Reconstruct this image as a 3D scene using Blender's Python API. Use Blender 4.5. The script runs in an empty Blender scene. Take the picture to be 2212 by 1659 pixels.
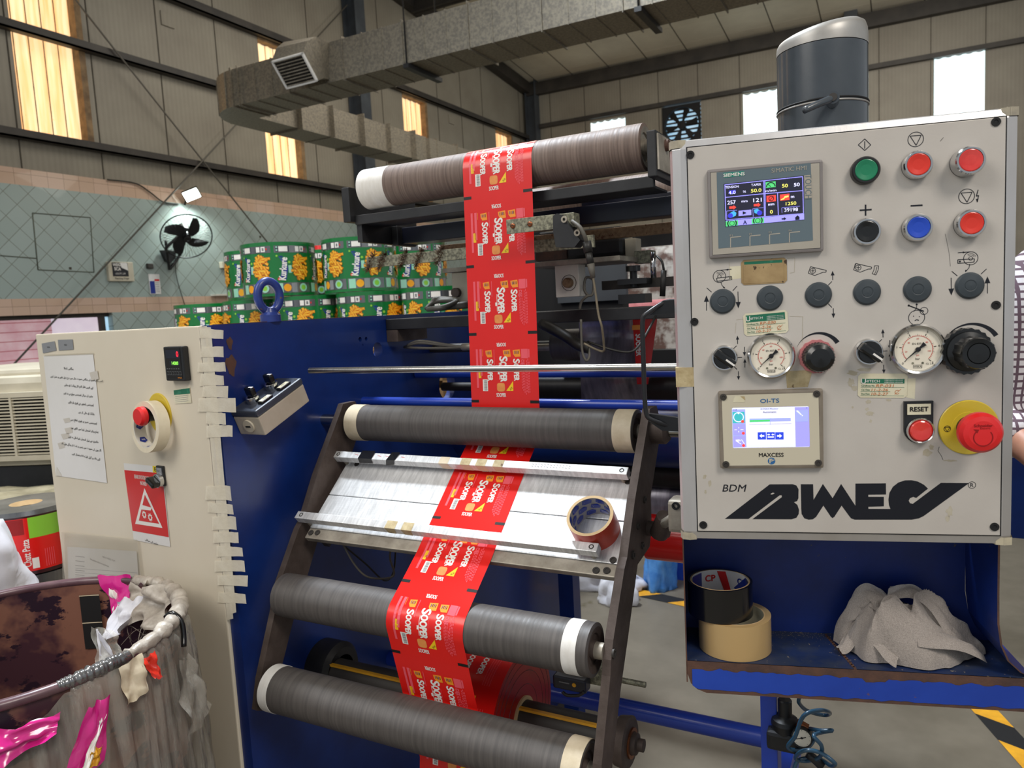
import bpy, bmesh, random
from math import sin, cos, tan, pi, atan2, sqrt, radians, asin, acos, hypot, exp
from mathutils import Vector as V, Matrix as Mx, noise as mnoise
random.seed(7)
sc = bpy.context.scene
# ---------------------------------------------------------------- camera
F_PX, CXP, CYP = 1600.0, 1106.0, 829.5          # focal length and centre for a 2212 x 1659 frame
def _n(v): return v / v.length
_a = _n(V((3036, 2, -F_PX)))
_b = V((844, -211, F_PX)); _b = _n(_b - _a * _b.dot(_a))
_c = _a.cross(_b)
if _c.y > 0: _c = -_c
RW = Mx((_a, _b, _c))                            # camera (x right, y down, z forward) -> world
CAM = V((0, 0, 1.5))
def ray(x, y): return RW @ V(((x - CXP) / F_PX, (y - CYP) / F_PX, 1.0))
def PX(x, y, X): r = ray(x, y); return CAM + r * (X / r.x)
def PY(x, y, Y): r = ray(x, y); return CAM + r * (Y / r.y)
def PZ(x, y, Z): r = ray(x, y); return CAM + r * ((Z - 1.5) / r.z)
def PD(x, y, d): return CAM + ray(x, y) * d
cd = bpy.data.cameras.new('camera'); cam = bpy.data.objects.new('camera', cd)
sc.collection.objects.link(cam); sc.camera = cam
cr, cu, cb = RW @ V((1, 0, 0)), RW @ V((0, -1, 0)), RW @ V((0, 0, -1))
cam.matrix_world = Mx(((cr.x, cu.x, cb.x, CAM.x), (cr.y, cu.y, cb.y, CAM.y), (cr.z, cu.z, cb.z, CAM.z), (0, 0, 0, 1)))
cd.sensor_width = 36.0; cd.lens = F_PX / 2212 * 36.0
cd.clip_start = 0.02; cd.clip_end = 200
cd.dof.use_dof = True; cd.dof.focus_distance = 1.12; cd.dof.aperture_fstop = 10.0
# ---------------------------------------------------------------- exposure, world, lights
sc.view_settings.view_transform = 'Standard'; sc.view_settings.look = 'None'
sc.view_settings.exposure = 0.0; sc.view_settings.gamma = 1.0; sc.view_settings.use_curve_mapping = False
w = bpy.data.worlds.new('world'); sc.world = w; w.use_nodes = True
w.node_tree.nodes['Background'].inputs[0].default_value = (0.86, 0.93, 1.0, 1)
w.node_tree.nodes['Background'].inputs[1].default_value = 0.44
def area(name, loc, target, size, power, col, sy=None):
    l = bpy.data.lights.new(name, 'AREA'); l.energy = power; l.color = col
    l.shape = 'RECTANGLE'; l.size = size; l.size_y = sy or size
    o = bpy.data.objects.new(name, l); sc.collection.objects.link(o); o.location = loc
    o.rotation_euler = (V(target) - V(loc)).to_track_quat('-Z', 'Y').to_euler(); return o
area('overhead_key', (-2.3, 2.2, 6.2), (-0.74, 1.15, 1.13), 0.35, 430, (0.84, 0.92, 1.0), 0.9)  # unseen overhead source, set to throw the clamp bar shadow on the table
area('fill_left', (-2.6, -2.4, 4.6), (-1.0, 1.2, 1.2), 2.4, 105, (1.0, 0.95, 0.88))  # added fill behind the camera for front faces, no fixture there
area('high_bay_right', (3.2, -1.6, 5.6), (0.0, 1.0, 1.3), 1.6, 165, (1.0, 0.93, 0.84))
area('hall_fill', (-4.5, 8.5, 7.0), (-4.5, 10.0, 0), 4.0, 250, (1.0, 0.93, 0.82), 5.0)  # added unseen area light brightening the hall, no roof opening
area('hall_back_fill', (0.5, 12.5, 6.6), (-2.0, 15.0, 3.0), 4.0, 260, (1.0, 0.93, 0.82), 4.0)  # second added area light, lifts the far end of the hall
# ---------------------------------------------------------------- helpers
WM = {}
def lin(c):
    c = c / 255.0
    return c / 12.92 if c <= 0.04045 else ((c + 0.055) / 1.055) ** 2.4
def S(r, g, b): return (lin(r), lin(g), lin(b), 1.0)
M = {}
def mat(name, c, c2=None, rough=0.5, metal=0.0, ns=8.0, st=(1, 1, 1), mix=(0.35, 0.65), bump=0.0, bs=60.0, bst=None,
        coat=0.0, chip=None, emis=0.0, alpha=None, rough2=None, spec=None, sheen=0.0, det=5.0):
    m = bpy.data.materials.new(name); m.use_nodes = True; M[name] = m
    nt = m.node_tree; N = nt.nodes; L = nt.links; bs_ = N['Principled BSDF']
    def NN(t, **k):
        n = N.new(t)
        for a, b in k.items(): setattr(n, a, b)
        return n
    bs_.inputs['Roughness'].default_value = rough; bs_.inputs['Metallic'].default_value = metal
    if coat: bs_.inputs['Coat Weight'].default_value = coat; bs_.inputs['Coat Roughness'].default_value = 0.12
    if spec is not None: bs_.inputs['Specular IOR Level'].default_value = spec
    if sheen: bs_.inputs['Sheen Weight'].default_value = sheen
    tc = NN('ShaderNodeTexCoord')
    def noise(scale, stretch, detail=det):
        mp = NN('ShaderNodeMapping'); mp.inputs['Scale'].default_value = stretch
        L.new(tc.outputs['Object'], mp.inputs['Vector'])
        n = NN('ShaderNodeTexNoise'); n.inputs['Scale'].default_value = scale; n.inputs['Detail'].default_value = detail
        n.inputs['Roughness'].default_value = 0.62
        L.new(mp.outputs[0], n.inputs['Vector']); return n.outputs[0]
    def rng(s, a, b, lo=0.0, hi=1.0):
        r = NN('ShaderNodeMapRange'); r.inputs[1].default_value = a; r.inputs[2].default_value = b
        r.inputs[3].default_value = lo; r.inputs[4].default_value = hi; L.new(s, r.inputs[0]); return r.outputs[0]
    def mx(f, a, b):
        x = NN('ShaderNodeMix', data_type='RGBA')
        L.new(f, x.inputs[0])
        for s, i in ((a, 6), (b, 7)):
            if isinstance(s, tuple): x.inputs[i].default_value = s
            else: L.new(s, x.inputs[i])
        return x.outputs[2]
    col = c
    if c2 is not None:
        f = rng(noise(ns, st), *mix); col = mx(f, c, c2)
        if rough2 is not None: L.new(rng(noise(ns * 1.3, st), mix[0], mix[1], rough, rough2), bs_.inputs['Roughness'])
    if chip:
        cc, cs, thr = chip[:3]
        f = rng(noise(cs, chip[3] if len(chip) > 3 else (1, 1, 1), 8.0), thr, thr + 0.02); col = mx(f, col, cc)
    if isinstance(col, tuple): bs_.inputs['Base Color'].default_value = col
    else: L.new(col, bs_.inputs['Base Color'])
    if emis:
        bs_.inputs['Emission Strength'].default_value = emis
        if isinstance(col, tuple): bs_.inputs['Emission Color'].default_value = col
        else: L.new(col, bs_.inputs['Emission Color'])
    if alpha is not None: bs_.inputs['Alpha'].default_value = alpha
    if bump:
        b = NN('ShaderNodeBump'); b.inputs['Strength'].default_value = bump; b.inputs['Distance'].default_value = 0.002
        L.new(noise(bs, bst or st), b.inputs['Height']); L.new(b.outputs[0], bs_.inputs['Normal'])
    return m

_tc = {}
def text_mesh(s, bold):
    k = (s, bold)
    if k not in _tc:
        cu = bpy.data.curves.new('t', 'FONT'); cu.body = s; cu.resolution_u = 3; cu.align_x = 'CENTER'; cu.align_y = 'CENTER'
        ob = bpy.data.objects.new('t', cu)
        me = ob.to_mesh()
        vs = [tuple(v.co) for v in me.vertices]; fs = [tuple(p.vertices) for p in me.polygons]
        ob.to_mesh_clear(); bpy.data.objects.remove(ob); bpy.data.curves.remove(cu)
        if vs:
            x0, x1 = min(v[0] for v in vs), max(v[0] for v in vs); y0, y1 = min(v[1] for v in vs), max(v[1] for v in vs)
            cx, cy = (x0 + x1) / 2, (y0 + y1) / 2
            vs = [(v[0] - cx, v[1] - cy) for v in vs]; _tc[k] = (vs, fs, x1 - x0, y1 - y0)
        else: _tc[k] = ([], [], 1, 1)
    return _tc[k]
def frame(o, x, y, z):                           # matrix with given origin and axes
    o, x, y, z = V(o), V(x), V(y), V(z)
    return Mx(((x.x, y.x, z.x, o.x), (x.y, y.y, z.y, o.y), (x.z, y.z, z.z, o.z), (0, 0, 0, 1)))
def perp(d):
    d = V(d).normalized(); a = V((0, 0, 1)) if abs(d.z) < 0.9 else V((1, 0, 0))
    x = a.cross(d).normalized(); return x, d.cross(x)
def smooth_path(pts, k=6, closed=False):
    pts = [V(p) for p in pts]; n = len(pts); out = []
    rngs = range(n if closed else n - 1)
    for i in rngs:
        p0 = pts[i - 1] if (i > 0 or closed) else pts[0]; p1 = pts[i]; p2 = pts[(i + 1) % n]
        p3 = pts[(i + 2) % n] if (i + 2 < n or closed) else pts[-1]
        for j in range(k):
            t = j / k
            out.append(0.5 * ((2 * p1) + (-p0 + p2) * t + (2 * p0 - 5 * p1 + 4 * p2 - p3) * t * t + (-p0 + 3 * p1 - 3 * p2 + p3) * t ** 3))
    if not closed: out.append(pts[-1])
    return out
class MB:
    def __init__(s, mt=None): s.v = []; s.f = []; s.mi = []; s.sm = []; s.mats = []; s.d = mt; s.T = None
    def add(s, vs, fs, mt=None, T=None, smooth=False):
        mt = mt or s.d; T = T if T is not None else s.T
        if mt not in s.mats: s.mats.append(mt)
        k = s.mats.index(mt); o = len(s.v)
        if T is None: s.v += [V(v) for v in vs]
        elif isinstance(T, Mx): s.v += [T @ V(v) for v in vs]
        else: s.v += [T(*v) for v in vs]
        for f in fs: s.f.append(tuple(i + o for i in f)); s.mi.append(k); s.sm.append(smooth)
        return s
    def box(s, c, d, mt=None, T=None, bev=0.0, seg=2):
        if bev:
            bm = bmesh.new(); bmesh.ops.create_cube(bm, size=1.0)
            for v in bm.verts: v.co = V((v.co.x * d[0] + c[0], v.co.y * d[1] + c[1], v.co.z * d[2] + c[2]))
            bmesh.ops.bevel(bm, geom=bm.edges[:], offset=bev, segments=seg, affect='EDGES', profile=0.6)
            bm.verts.index_update()
            vs = [v.co.copy() for v in bm.verts]; fs = [[v.index for v in f.verts] for f in bm.faces]; bm.free()
            return s.add(vs, fs, mt, T, False)
        x, y, z = c; a, b, e = d[0] / 2, d[1] / 2, d[2] / 2
        vs = [(x + i * a, y + j * b, z + k * e) for k in (-1, 1) for j in (-1, 1) for i in (-1, 1)]
        return s.add(vs, [(0, 2, 3, 1), (4, 5, 7, 6), (0, 1, 5, 4), (2, 6, 7, 3), (0, 4, 6, 2), (1, 3, 7, 5)], mt, T)
    def bx(s, x0, x1, y0, y1, z0, z1, mt=None, T=None, bev=0.0):
        return s.box(((x0 + x1) / 2, (y0 + y1) / 2, (z0 + z1) / 2), (abs(x1 - x0), abs(y1 - y0), abs(z1 - z0)), mt, T, bev)
    def lathe(s, o, ax, prof, mt=None, n=32, T=None, smooth=True, mts=None, closed=False):
        o = V(o); ax = V(ax).normalized(); x, y = perp(ax); vs = []; m = len(prof)
        for h, r in prof:
            for i in range(n):
                a = 2 * pi * i / n; vs.append(o + ax * h + (x * cos(a) + y * sin(a)) * max(r, 1e-5))
        segs = list(range(m - 1)) + ([m - 1] if closed else [])
        for q in segs:
            q2 = (q + 1) % m
            fs = [(q * n + i, q * n + (i + 1) % n, q2 * n + (i + 1) % n, q2 * n + i) for i in range(n)]
            base = len(s.v)
            # add each band as its own vertex set keeps hard edges between bands
            idx = sorted({i for f in fs for i in f}); mp = {g: j for j, g in enumerate(idx)}
            s.add([vs[i] for i in idx], [tuple(mp[i] for i in f) for f in fs], (mts[q] if mts else mt), T, smooth)
        return s
    def cyl(s, a, b, r, mt=None, n=24, r2=None, T=None, bev=0.0):
        a, b = V(a), V(b); L = (b - a).length; r2 = r if r2 is None else r2
        if bev: p = [(0, 0), (0, r - bev), (bev, r), (L - bev, r2), (L, r2 - bev), (L, 0)]
        else: p = [(0, 0), (0, r), (L, r2), (L, 0)]
        return s.lathe(a, b - a, p, mt, n, T)
    def tube(s, pts, r, mt=None, n=8, closed=False, k=0, T=None):
        pts = smooth_path(pts, k, closed) if k else [V(p) for p in pts]
        m = len(pts); vs = []; up = None
        for i, p in enumerate(pts):
            if closed: d = pts[(i + 1) % m] - pts[i - 1]
            else: d = pts[min(i + 1, m - 1)] - pts[max(i - 1, 0)]
            d.normalize()
            if up is None: x, y = perp(d)
            else:
                x = (up - d * up.dot(d))
                if x.length < 1e-6: x, _ = perp(d)
                x.normalize(); y = d.cross(x)
            up = x; rr = r(i / (m - 1)) if callable(r) else r
            for j in range(n):
                a = 2 * pi * j / n; vs.append(p + (x * cos(a) + y * sin(a)) * rr)
        fs = [(i * n + j, i * n + (j + 1) % n, ((i + 1) % m) * n + (j + 1) % n, ((i + 1) % m) * n + j) for i in range(m if closed else m - 1) for j in range(n)]
        if not closed: fs += [tuple(range(n - 1, -1, -1)), tuple((m - 1) * n + j for j in range(n))]
        return s.add(vs, fs, mt, T, True)
    def prism(s, poly, z0, z1, mt=None, T=None, side=None):
        n = len(poly); vs = [(p[0], p[1], z0) for p in poly] + [(p[0], p[1], z1) for p in poly]
        s.add(vs, [tuple(range(n - 1, -1, -1)), tuple(range(n, 2 * n))], mt, T)
        return s.add(vs, [(i, (i + 1) % n, n + (i + 1) % n, n + i) for i in range(n)], side or mt, T)
    def poly(s, pts, mt=None, T=None, z=0.0):
        vs = [(p[0], p[1], p[2] if len(p) > 2 else z) for p in pts]
        return s.add(vs, [tuple(range(len(vs)))], mt, T)
    def rect(s, x0, y0, x1, y1, mt=None, T=None, z=0.0, nx=1, ny=1):
        vs = [(x0 + (x1 - x0) * i / nx, y0 + (y1 - y0) * j / ny, z) for j in range(ny + 1) for i in range(nx + 1)]
        fs = [(j * (nx + 1) + i, j * (nx + 1) + i + 1, (j + 1) * (nx + 1) + i + 1, (j + 1) * (nx + 1) + i) for j in range(ny) for i in range(nx)]
        return s.add(vs, fs, mt, T)
    def line(s, p, q, w, mt=None, T=None, z=0.0):
        d = V((q[0] - p[0], q[1] - p[1])); L = d.length or 1e-6; nx, ny = -d.y / L * w / 2, d.x / L * w / 2
        return s.poly([(p[0] + nx, p[1] + ny), (p[0] - nx, p[1] - ny), (q[0] - nx, q[1] - ny), (q[0] + nx, q[1] + ny)], mt, T, z)
    def pline(s, pts, w, mt=None, T=None, z=0.0):
        for a, b in zip(pts, pts[1:]): s.line(a, b, w, mt, T, z)
        return s
    def arc(s, cx, cy, r0, r1, a0=0.0, a1=360.0, mt=None, T=None, z=0.0, n=28, r1b=None):
        vs = []; fs = []
        for i in range(n + 1):
            a = radians(a0 + (a1 - a0) * i / n); rr = r1 if r1b is None else r1 + (r1b - r1) * i / n
            vs += [(cx + cos(a) * r0, cy + sin(a) * r0, z), (cx + cos(a) * rr, cy + sin(a) * rr, z)]
            if i: fs.append((2 * i - 2, 2 * i - 1, 2 * i + 1, 2 * i))
        return s.add(vs, fs, mt, T)
    def text(s, t, x, y, h, mt=None, T=None, z=0.0, bold=0.0, w=None, rot=0.0, shear=0.0, flip=1.0, sub=0.0):
        if bold:
            for q_, (ddx, ddy) in enumerate(((1, 0), (-1, 0), (0, 1), (0, -1))): s.text(t, x + ddx * bold * h, y + ddy * bold * h, h, mt, T, z + q_ * .00004, 0.0, w, rot, shear, flip, sub)
            return s
        vs, fs, tw, th = text_mesh(t, 0.0)
        if not vs: return s
        ky = h / th; kx = (w / tw) if w else ky; c_, s_ = cos(radians(rot)), sin(radians(rot)); out = []
        for a, b in vs:
            px, py = (a * kx + shear * b * ky) * flip, b * ky
            out.append((x + px * c_ - py * s_, y + px * s_ + py * c_, z))
        if sub:
            bm = bmesh.new(); bv = [bm.verts.new(o) for o in out]
            for f in fs:
                try: bm.faces.new([bv[i] for i in f])
                except ValueError: pass
            bmesh.ops.triangulate(bm, faces=bm.faces[:])
            for _ in range(2):
                le = [e for e in bm.edges if e.calc_length() > sub]
                if le: bmesh.ops.subdivide_edges(bm, edges=le, cuts=1); bmesh.ops.triangulate(bm, faces=bm.faces[:])
            bm.verts.index_update(); out = [tuple(v.co) for v in bm.verts]; fs = [[v.index for v in f.verts] for f in bm.faces]; bm.free()
        return s.add(out, fs, mt, T)
    def build(s, name, parent=None, label=None, cat=None, group=None, kind=None, origin=None, sub=0):
        me = bpy.data.meshes.new(name)
        if parent is not None: inv = WM[parent].inverted(); wm = WM[parent]
        else:
            if origin is None:
                xs = [v.x for v in s.v]; ys = [v.y for v in s.v]; zs = [v.z for v in s.v]
                origin = V(((min(xs) + max(xs)) / 2, (min(ys) + max(ys)) / 2, min(zs)))
            wm = Mx.Translation(V(origin)); inv = wm.inverted()
        me.from_pydata([tuple(inv @ v) for v in s.v], [], s.f)
        for m_ in s.mats: me.materials.append(M[m_])
        me.polygons.foreach_set('material_index', s.mi); me.polygons.foreach_set('use_smooth', s.sm); me.update()
        o = bpy.data.objects.new(name, me); sc.collection.objects.link(o)
        if parent is not None: o.parent = parent
        else: o.matrix_world = wm
        WM[o] = wm
        if label: o['label'] = label
        if cat: o['category'] = cat
        if group: o['group'] = group
        if kind: o['kind'] = kind
        if sub:
            md = o.modifiers.new('s', 'SUBSURF'); md.levels = sub; md.render_levels = sub
        return o
def thing(name, label, cat, loc=(0, 0, 0), group=None, mtx=None):
    o = bpy.data.objects.new(name, None); sc.collection.objects.link(o)
    wm = mtx if mtx is not None else Mx.Translation(V(loc)); o.matrix_world = wm; WM[o] = wm
    o['label'] = label; o['category'] = cat; o.empty_display_size = 0.05
    if group: o['group'] = group
    return o
def children(o): return [c for c in sc.collection.objects if c.parent == o]
def dup(root, mtx, label=None, _p=None):
    c = root.copy(); sc.collection.objects.link(c)
    if _p is None: c.matrix_world = mtx; WM[c] = mtx
    else: c.parent = _p; WM[c] = WM[_p]
    if label: c['label'] = label
    for ch in children(root): dup(ch, None, None, c)
    return c
def struct(mb, name): return mb.build(name, kind='structure', origin=(0, 0, 0))
# ---------------------------------------------------------------- materials
mat('cladding', S(146, 140, 126), S(134, 127, 114), rough=.5, ns=1.2, bump=.25, bs=9, bst=(1, 14, .03))
def add_rib_shade(name, scale, amt):  # shading of the sheet ribs put into the base colour as stripes
    m = M[name]; nt = m.node_tree; N = nt.nodes; L = nt.links; p = N['Principled BSDF']; src = p.inputs['Base Color'].links[0].from_socket
    tc = N.new('ShaderNodeTexCoord'); mp = N.new('ShaderNodeMapping'); mp.inputs['Scale'].default_value = (1, 1, 0); L.new(tc.outputs['Object'], mp.inputs[0])
    wv = N.new('ShaderNodeTexWave'); wv.bands_direction = 'DIAGONAL'; wv.inputs['Scale'].default_value = scale; L.new(mp.outputs[0], wv.inputs[0])
    r = N.new('ShaderNodeMapRange'); r.inputs[3].default_value = 1 - amt; r.inputs[4].default_value = 1.0; L.new(wv.outputs['Fac'], r.inputs[0])
    x = N.new('ShaderNodeVectorMath'); x.operation = 'SCALE'; L.new(src, x.inputs[0]); L.new(r.outputs[0], x.inputs['Scale']); L.new(x.outputs[0], p.inputs['Base Color'])
add_rib_shade('cladding', 9.0, .09)
mat('seam', S(70, 64, 54), rough=.8)
mat('steel_dark', S(62, 57, 52), S(44, 41, 38), rough=.55, ns=3)
mat('steel_blue_grey', S(70, 76, 82), S(56, 60, 66), rough=.5, ns=3)
mat('roof_sheet', S(232, 224, 204), S(214, 206, 188), rough=.6, ns=.8)
mat('amber_sheet', (1.0, .52, .20, 1), (1.0, .76, .44, 1), rough=.6, ns=2.6, st=(1, 5.5, .3), emis=.98, mix=(.36, .62), det=4, chip=((.75, .34, .1, 1), 26, .68))
mat('white_sheet', (.62, .82, .86, 1), (.9, 1, 1, 1), rough=.6, ns=2, st=(3, 1, .3), emis=1.5, det=2)
mat('frame_and_fold', S(104, 82, 58), S(150, 122, 86), rough=.7, ns=6)
mat('galvanised', S(150, 142, 126), S(122, 116, 106), rough=.42, metal=.45, ns=44, mix=(.4, .6), bump=.1, bs=30, rough2=.56)
mat('black_plastic', S(24, 25, 28), S(32, 33, 36), rough=.4, ns=20)
mat('black_matt', S(18, 18, 20), rough=.75)
mat('cavity_shade', S(6, 6, 8), rough=.9)  # black stands in for the shade behind grille slats
mat('concrete', S(120, 112, 98), S(90, 83, 70), rough=.42, ns=1.6, bump=.06, bs=30, rough2=.6, chip=(S(90, 82, 62), 1.1, .66))
mat('hazard_yellow', S(235, 172, 40), S(206, 146, 36), rough=.5, ns=14)
mat('white_plastic', S(228, 224, 214), S(214, 208, 196), rough=.45, ns=7)
mat('ivory_plastic', S(206, 198, 178), S(188, 180, 160), rough=.5, ns=6)
mat('tile_grout', S(92, 96, 84), rough=.8)
mat('lamp_glow', (.86, 1, .95, 1), emis=30)
mat('cable_grey', S(92, 88, 80), rough=.6)
mat('cable_beige', S(132, 120, 98), S(100, 92, 78), rough=.6, ns=40)
mat('cable_black', S(26, 25, 24), S(40, 38, 35), rough=.5, ns=30)
mat('blue_paint', S(16, 50, 124), S(12, 38, 102), rough=.38, ns=5, coat=.15, bump=.03, bs=80, chip=(S(34, 34, 48), 3.2, .76))
mat('blue_bright', S(30, 66, 176), S(26, 58, 160), rough=.33, ns=6, coat=.2)
mat('blue_worn', S(18, 46, 124), S(14, 36, 98), rough=.42, ns=9, chip=(S(92, 84, 70), 95, .70), bump=.05, bs=50)
mat('blue_lip', S(34, 72, 178), S(28, 62, 160), rough=.38, ns=8, chip=(S(104, 72, 50), 26, .66), bump=.05, bs=60)
mat('rust', S(98, 68, 54), S(74, 54, 48), rough=.7, ns=40, bump=.3, bs=120)
mat('cabinet_paint', S(228, 218, 198), S(220, 209, 188), rough=.42, ns=2.0, coat=.05, chip=(S(150, 140, 118), 30, .79))
mat('panel_alu', S(204, 198, 190), S(194, 187, 179), rough=.42, metal=.1, ns=5, bump=.05, bs=300, chip=(S(168, 160, 146), 16, .74))
mat('profile_alu', S(208, 206, 206), S(190, 186, 182), rough=.32, metal=.55, ns=7, st=(1, 1, .4), bump=.04, bs=160)
mat('corner_cap', S(196, 186, 160), S(150, 142, 128), rough=.5, ns=26)
mat('bright_alu', S(236, 236, 236), S(204, 204, 204), rough=.38, metal=.4, ns=30, st=(6, 1, .4), bump=.12, bs=60, bst=(.2, 6, 6), rough2=.46)
mat('dull_alu', S(186, 178, 164), S(138, 130, 118), rough=.5, metal=.6, ns=16, rough2=.62)
mat('zinc', S(158, 156, 134), S(104, 102, 88), rough=.5, metal=.45, ns=140, mix=(.4, .6))
mat('chrome', S(206, 206, 206), rough=.14, metal=1.0)
mat('chrome_rod', S(190, 188, 184), S(160, 156, 150), rough=.22, metal=1.0, ns=12, bump=.08, bs=60, bst=(4, .3, .3))
mat('cast_brown', S(92, 80, 74), S(74, 62, 56), rough=.55, metal=.3, ns=24, bump=.2, bs=140, rough2=.66)
mat('rubber_brown', S(126, 108, 98), S(96, 80, 72), rough=.5, ns=9, st=(26, .5, .5), bump=.12, bs=9, bst=(60, 1, 1), rough2=.62)
mat('rubber_grey', S(90, 85, 82), S(74, 70, 68), rough=.46, ns=7, st=(22, .4, .4), bump=.1, bs=8, bst=(60, 1, 1), rough2=.58)
mat('rubber_dark', S(34, 32, 32), S(26, 25, 25), rough=.45, ns=7, st=(22, .4, .4))
mat('tape_white', S(236, 234, 230), S(220, 216, 208), rough=.55, ns=16, st=(3, 1, 1), bump=.1, bs=90)
mat('tape_cream', S(222, 208, 182), S(204, 188, 158), rough=.55, ns=30, bump=.1, bs=90)
mat('masking', S(240, 232, 212), S(226, 216, 194), rough=.65, ns=30, bump=.25, bs=160, alpha=.8)
mat('tape_old', S(206, 190, 150), S(172, 152, 112), rough=.55, ns=60, chip=(S(118, 96, 66), 90, .64))
mat('frame_black', S(40, 40, 42), S(28, 28, 30), rough=.42, ns=20, bump=.05, bs=120, chip=(S(96, 90, 80), 60, .74))
mat('frame_navy', S(22, 26, 44), S(16, 19, 34), rough=.34, ns=12, coat=.15)
mat('rusty_bar', S(150, 122, 92), S(120, 92, 68), rough=.75, ns=120, chip=(S(96, 58, 36), 70, .6), bump=.3, bs=200)
mat('film_red', S(230, 28, 22), S(222, 24, 20), rough=.27, ns=3, coat=.25)
mat('film_red_dark', S(160, 16, 16), S(140, 12, 14), rough=.35, ns=3)
mat('print_white', S(240, 236, 230), rough=.4)
mat('print_pink', S(240, 92, 106), rough=.4)
mat('print_yellow', S(250, 206, 30), rough=.4)
mat('print_orange', S(246, 152, 40), rough=.4)
mat('print_biscuit', S(240, 158, 84), S(226, 138, 66), rough=.5, ns=60)
mat('print_black', S(22, 16, 14), rough=.4)
mat('print_ink', S(16, 18, 28), rough=.4)
mat('print_grey', S(120, 122, 124), rough=.5)
mat('film_clear', S(158, 154, 168), S(70, 68, 84), rough=.3, metal=.35, ns=2.2, st=(7, 1, 1.6), mix=(.38, .62), alpha=.94, coat=.5)
mat('stretch_wrap', S(178, 168, 140), S(140, 130, 104), rough=.16, ns=7, mix=(.4, .6), bump=.9, bs=26)
mat('cloth_grey', S(178, 168, 160), S(128, 120, 114), rough=.95, ns=900, mix=(.3, .75), bump=.6, bs=420, bst=(1, .4, .4), sheen=.2)
mat('tray_dusty', S(24, 42, 84), S(44, 54, 78), rough=.5, ns=30, mix=(.4, .62), chip=(S(150, 138, 116), 150, .66), bump=.06, bs=90)
mat('white_bag', S(226, 226, 232), S(206, 206, 216), rough=.4, ns=4, bump=.4, bs=12)
mat('tan_tape', S(196, 166, 116), S(184, 152, 102), rough=.2, ns=2, coat=.5)
mat('black_tape', S(10, 10, 11), S(16, 16, 17), rough=.24, ns=20, coat=.4)
mat('orange_tape', S(206, 66, 34), S(190, 54, 28), rough=.4, ns=8, coat=.2)
mat('card_core', S(206, 176, 132), S(188, 156, 112), rough=.8, ns=20)
mat('core_grey', S(172, 166, 158), S(158, 150, 142), rough=.7, ns=20)
mat('btn_green', S(22, 128, 88), rough=.3, coat=.3)
mat('btn_red', S(226, 52, 34), rough=.3, coat=.3)
mat('btn_red_clear', S(214, 30, 26), S(236, 70, 60), rough=.12, ns=20, coat=1.0)
mat('btn_blue', S(28, 74, 196), rough=.3, coat=.3)
mat('btn_black', S(16, 17, 18), rough=.25, coat=.3)
mat('cap_slate', S(62, 70, 76), S(54, 62, 68), rough=.5, ns=20)
mat('estop_yellow', S(222, 196, 62), S(206, 178, 50), rough=.35, ns=12, coat=.2)
mat('estop_red', S(228, 36, 38), rough=.35, coat=.2)
mat('pink_plastic', S(206, 130, 132), S(190, 110, 112), rough=.5, ns=20)
mat('gauge_face', S(238, 230, 212), rough=.35)
mat('red_ink', S(204, 52, 40), rough=.5)
mat('hmi_frame', S(138, 132, 130), S(124, 118, 116), rough=.45, ns=12)
mat('hmi_face', S(178, 172, 160), S(168, 160, 146), rough=.3, ns=9, coat=.3, chip=(S(128, 118, 98), 40, .68))
mat('hmi_slate', S(98, 114, 122), rough=.28, coat=.3)
mat('siemens_teal', S(22, 136, 118), rough=.4)
def glow(name, c, e=1.0): mat(name, c, emis=e, rough=.3)
glow('px_black', S(34, 34, 50), .55); glow('px_lilac', S(150, 146, 250), .8); glow('px_white', S(220, 220, 255), .8)
glow('px_yellow', S(232, 226, 110), .8); glow('px_green', S(84, 206, 120), .6); glow('px_red', S(240, 70, 60), .7)
glow('px_cyan', S(70, 170, 236), .7); glow('px_blue', S(58, 58, 200), .7); glow('px_dark', S(20, 22, 36), .3)
glow('px_pale', S(206, 210, 252), .85); glow('px_pale2', S(150, 158, 236), .8); glow('px_teal', S(60, 170, 176), .75); glow('px_btn', S(40, 66, 206), .7)
glow('led_red', S(255, 40, 60), 1.4); glow('led_green', S(150, 230, 90), 1.0)
mat('oi_frame', S(140, 130, 116), S(118, 108, 96), rough=.5, ns=20)
mat('oi_face', S(206, 198, 176), rough=.4)
mat('oi_blue', S(46, 104, 160), rough=.4)
mat('label_green', S(26, 110, 82), S(60, 140, 112), rough=.5, ns=60, mix=(.55, .7))
mat('label_cream', S(226, 220, 194), S(214, 206, 176), rough=.5, ns=30)
mat('label_dirty', S(186, 160, 116), S(150, 124, 84), rough=.6, ns=18, chip=(S(70, 52, 34), 90, .62))
mat('ink_orange', S(200, 112, 50), rough=.5)
mat('residue', S(170, 160, 138), S(190, 182, 164), rough=.7, ns=60)
mat('paper', S(232, 230, 228), S(222, 220, 216), rough=.7, ns=3)
mat('paper_worn', S(204, 198, 188), rough=.8)
mat('sign_red', S(214, 34, 34), rough=.35, coat=.2)
mat('sign_yellow', S(232, 206, 50), rough=.4)
mat('grey_label', S(140, 142, 146), rough=.5)
mat('clear_sleeve', S(198, 192, 176), S(182, 174, 156), rough=.15, ns=5, alpha=.42, bump=.3, bs=12)
mat('slate_paint', S(62, 68, 80), S(54, 60, 72), rough=.42, ns=20)
mat('box_grey', S(190, 182, 166), S(176, 166, 148), rough=.5, ns=14)
mat('green_film', S(16, 118, 54), S(12, 104, 46), rough=.2, ns=2, coat=.6)
mat('silver_film', S(150, 150, 150), S(96, 98, 102), rough=.2, metal=.7, ns=10, st=(1, 1, .1), coat=.4)
mat('snack_orange', S(246, 166, 24), rough=.35, coat=.3)
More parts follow.
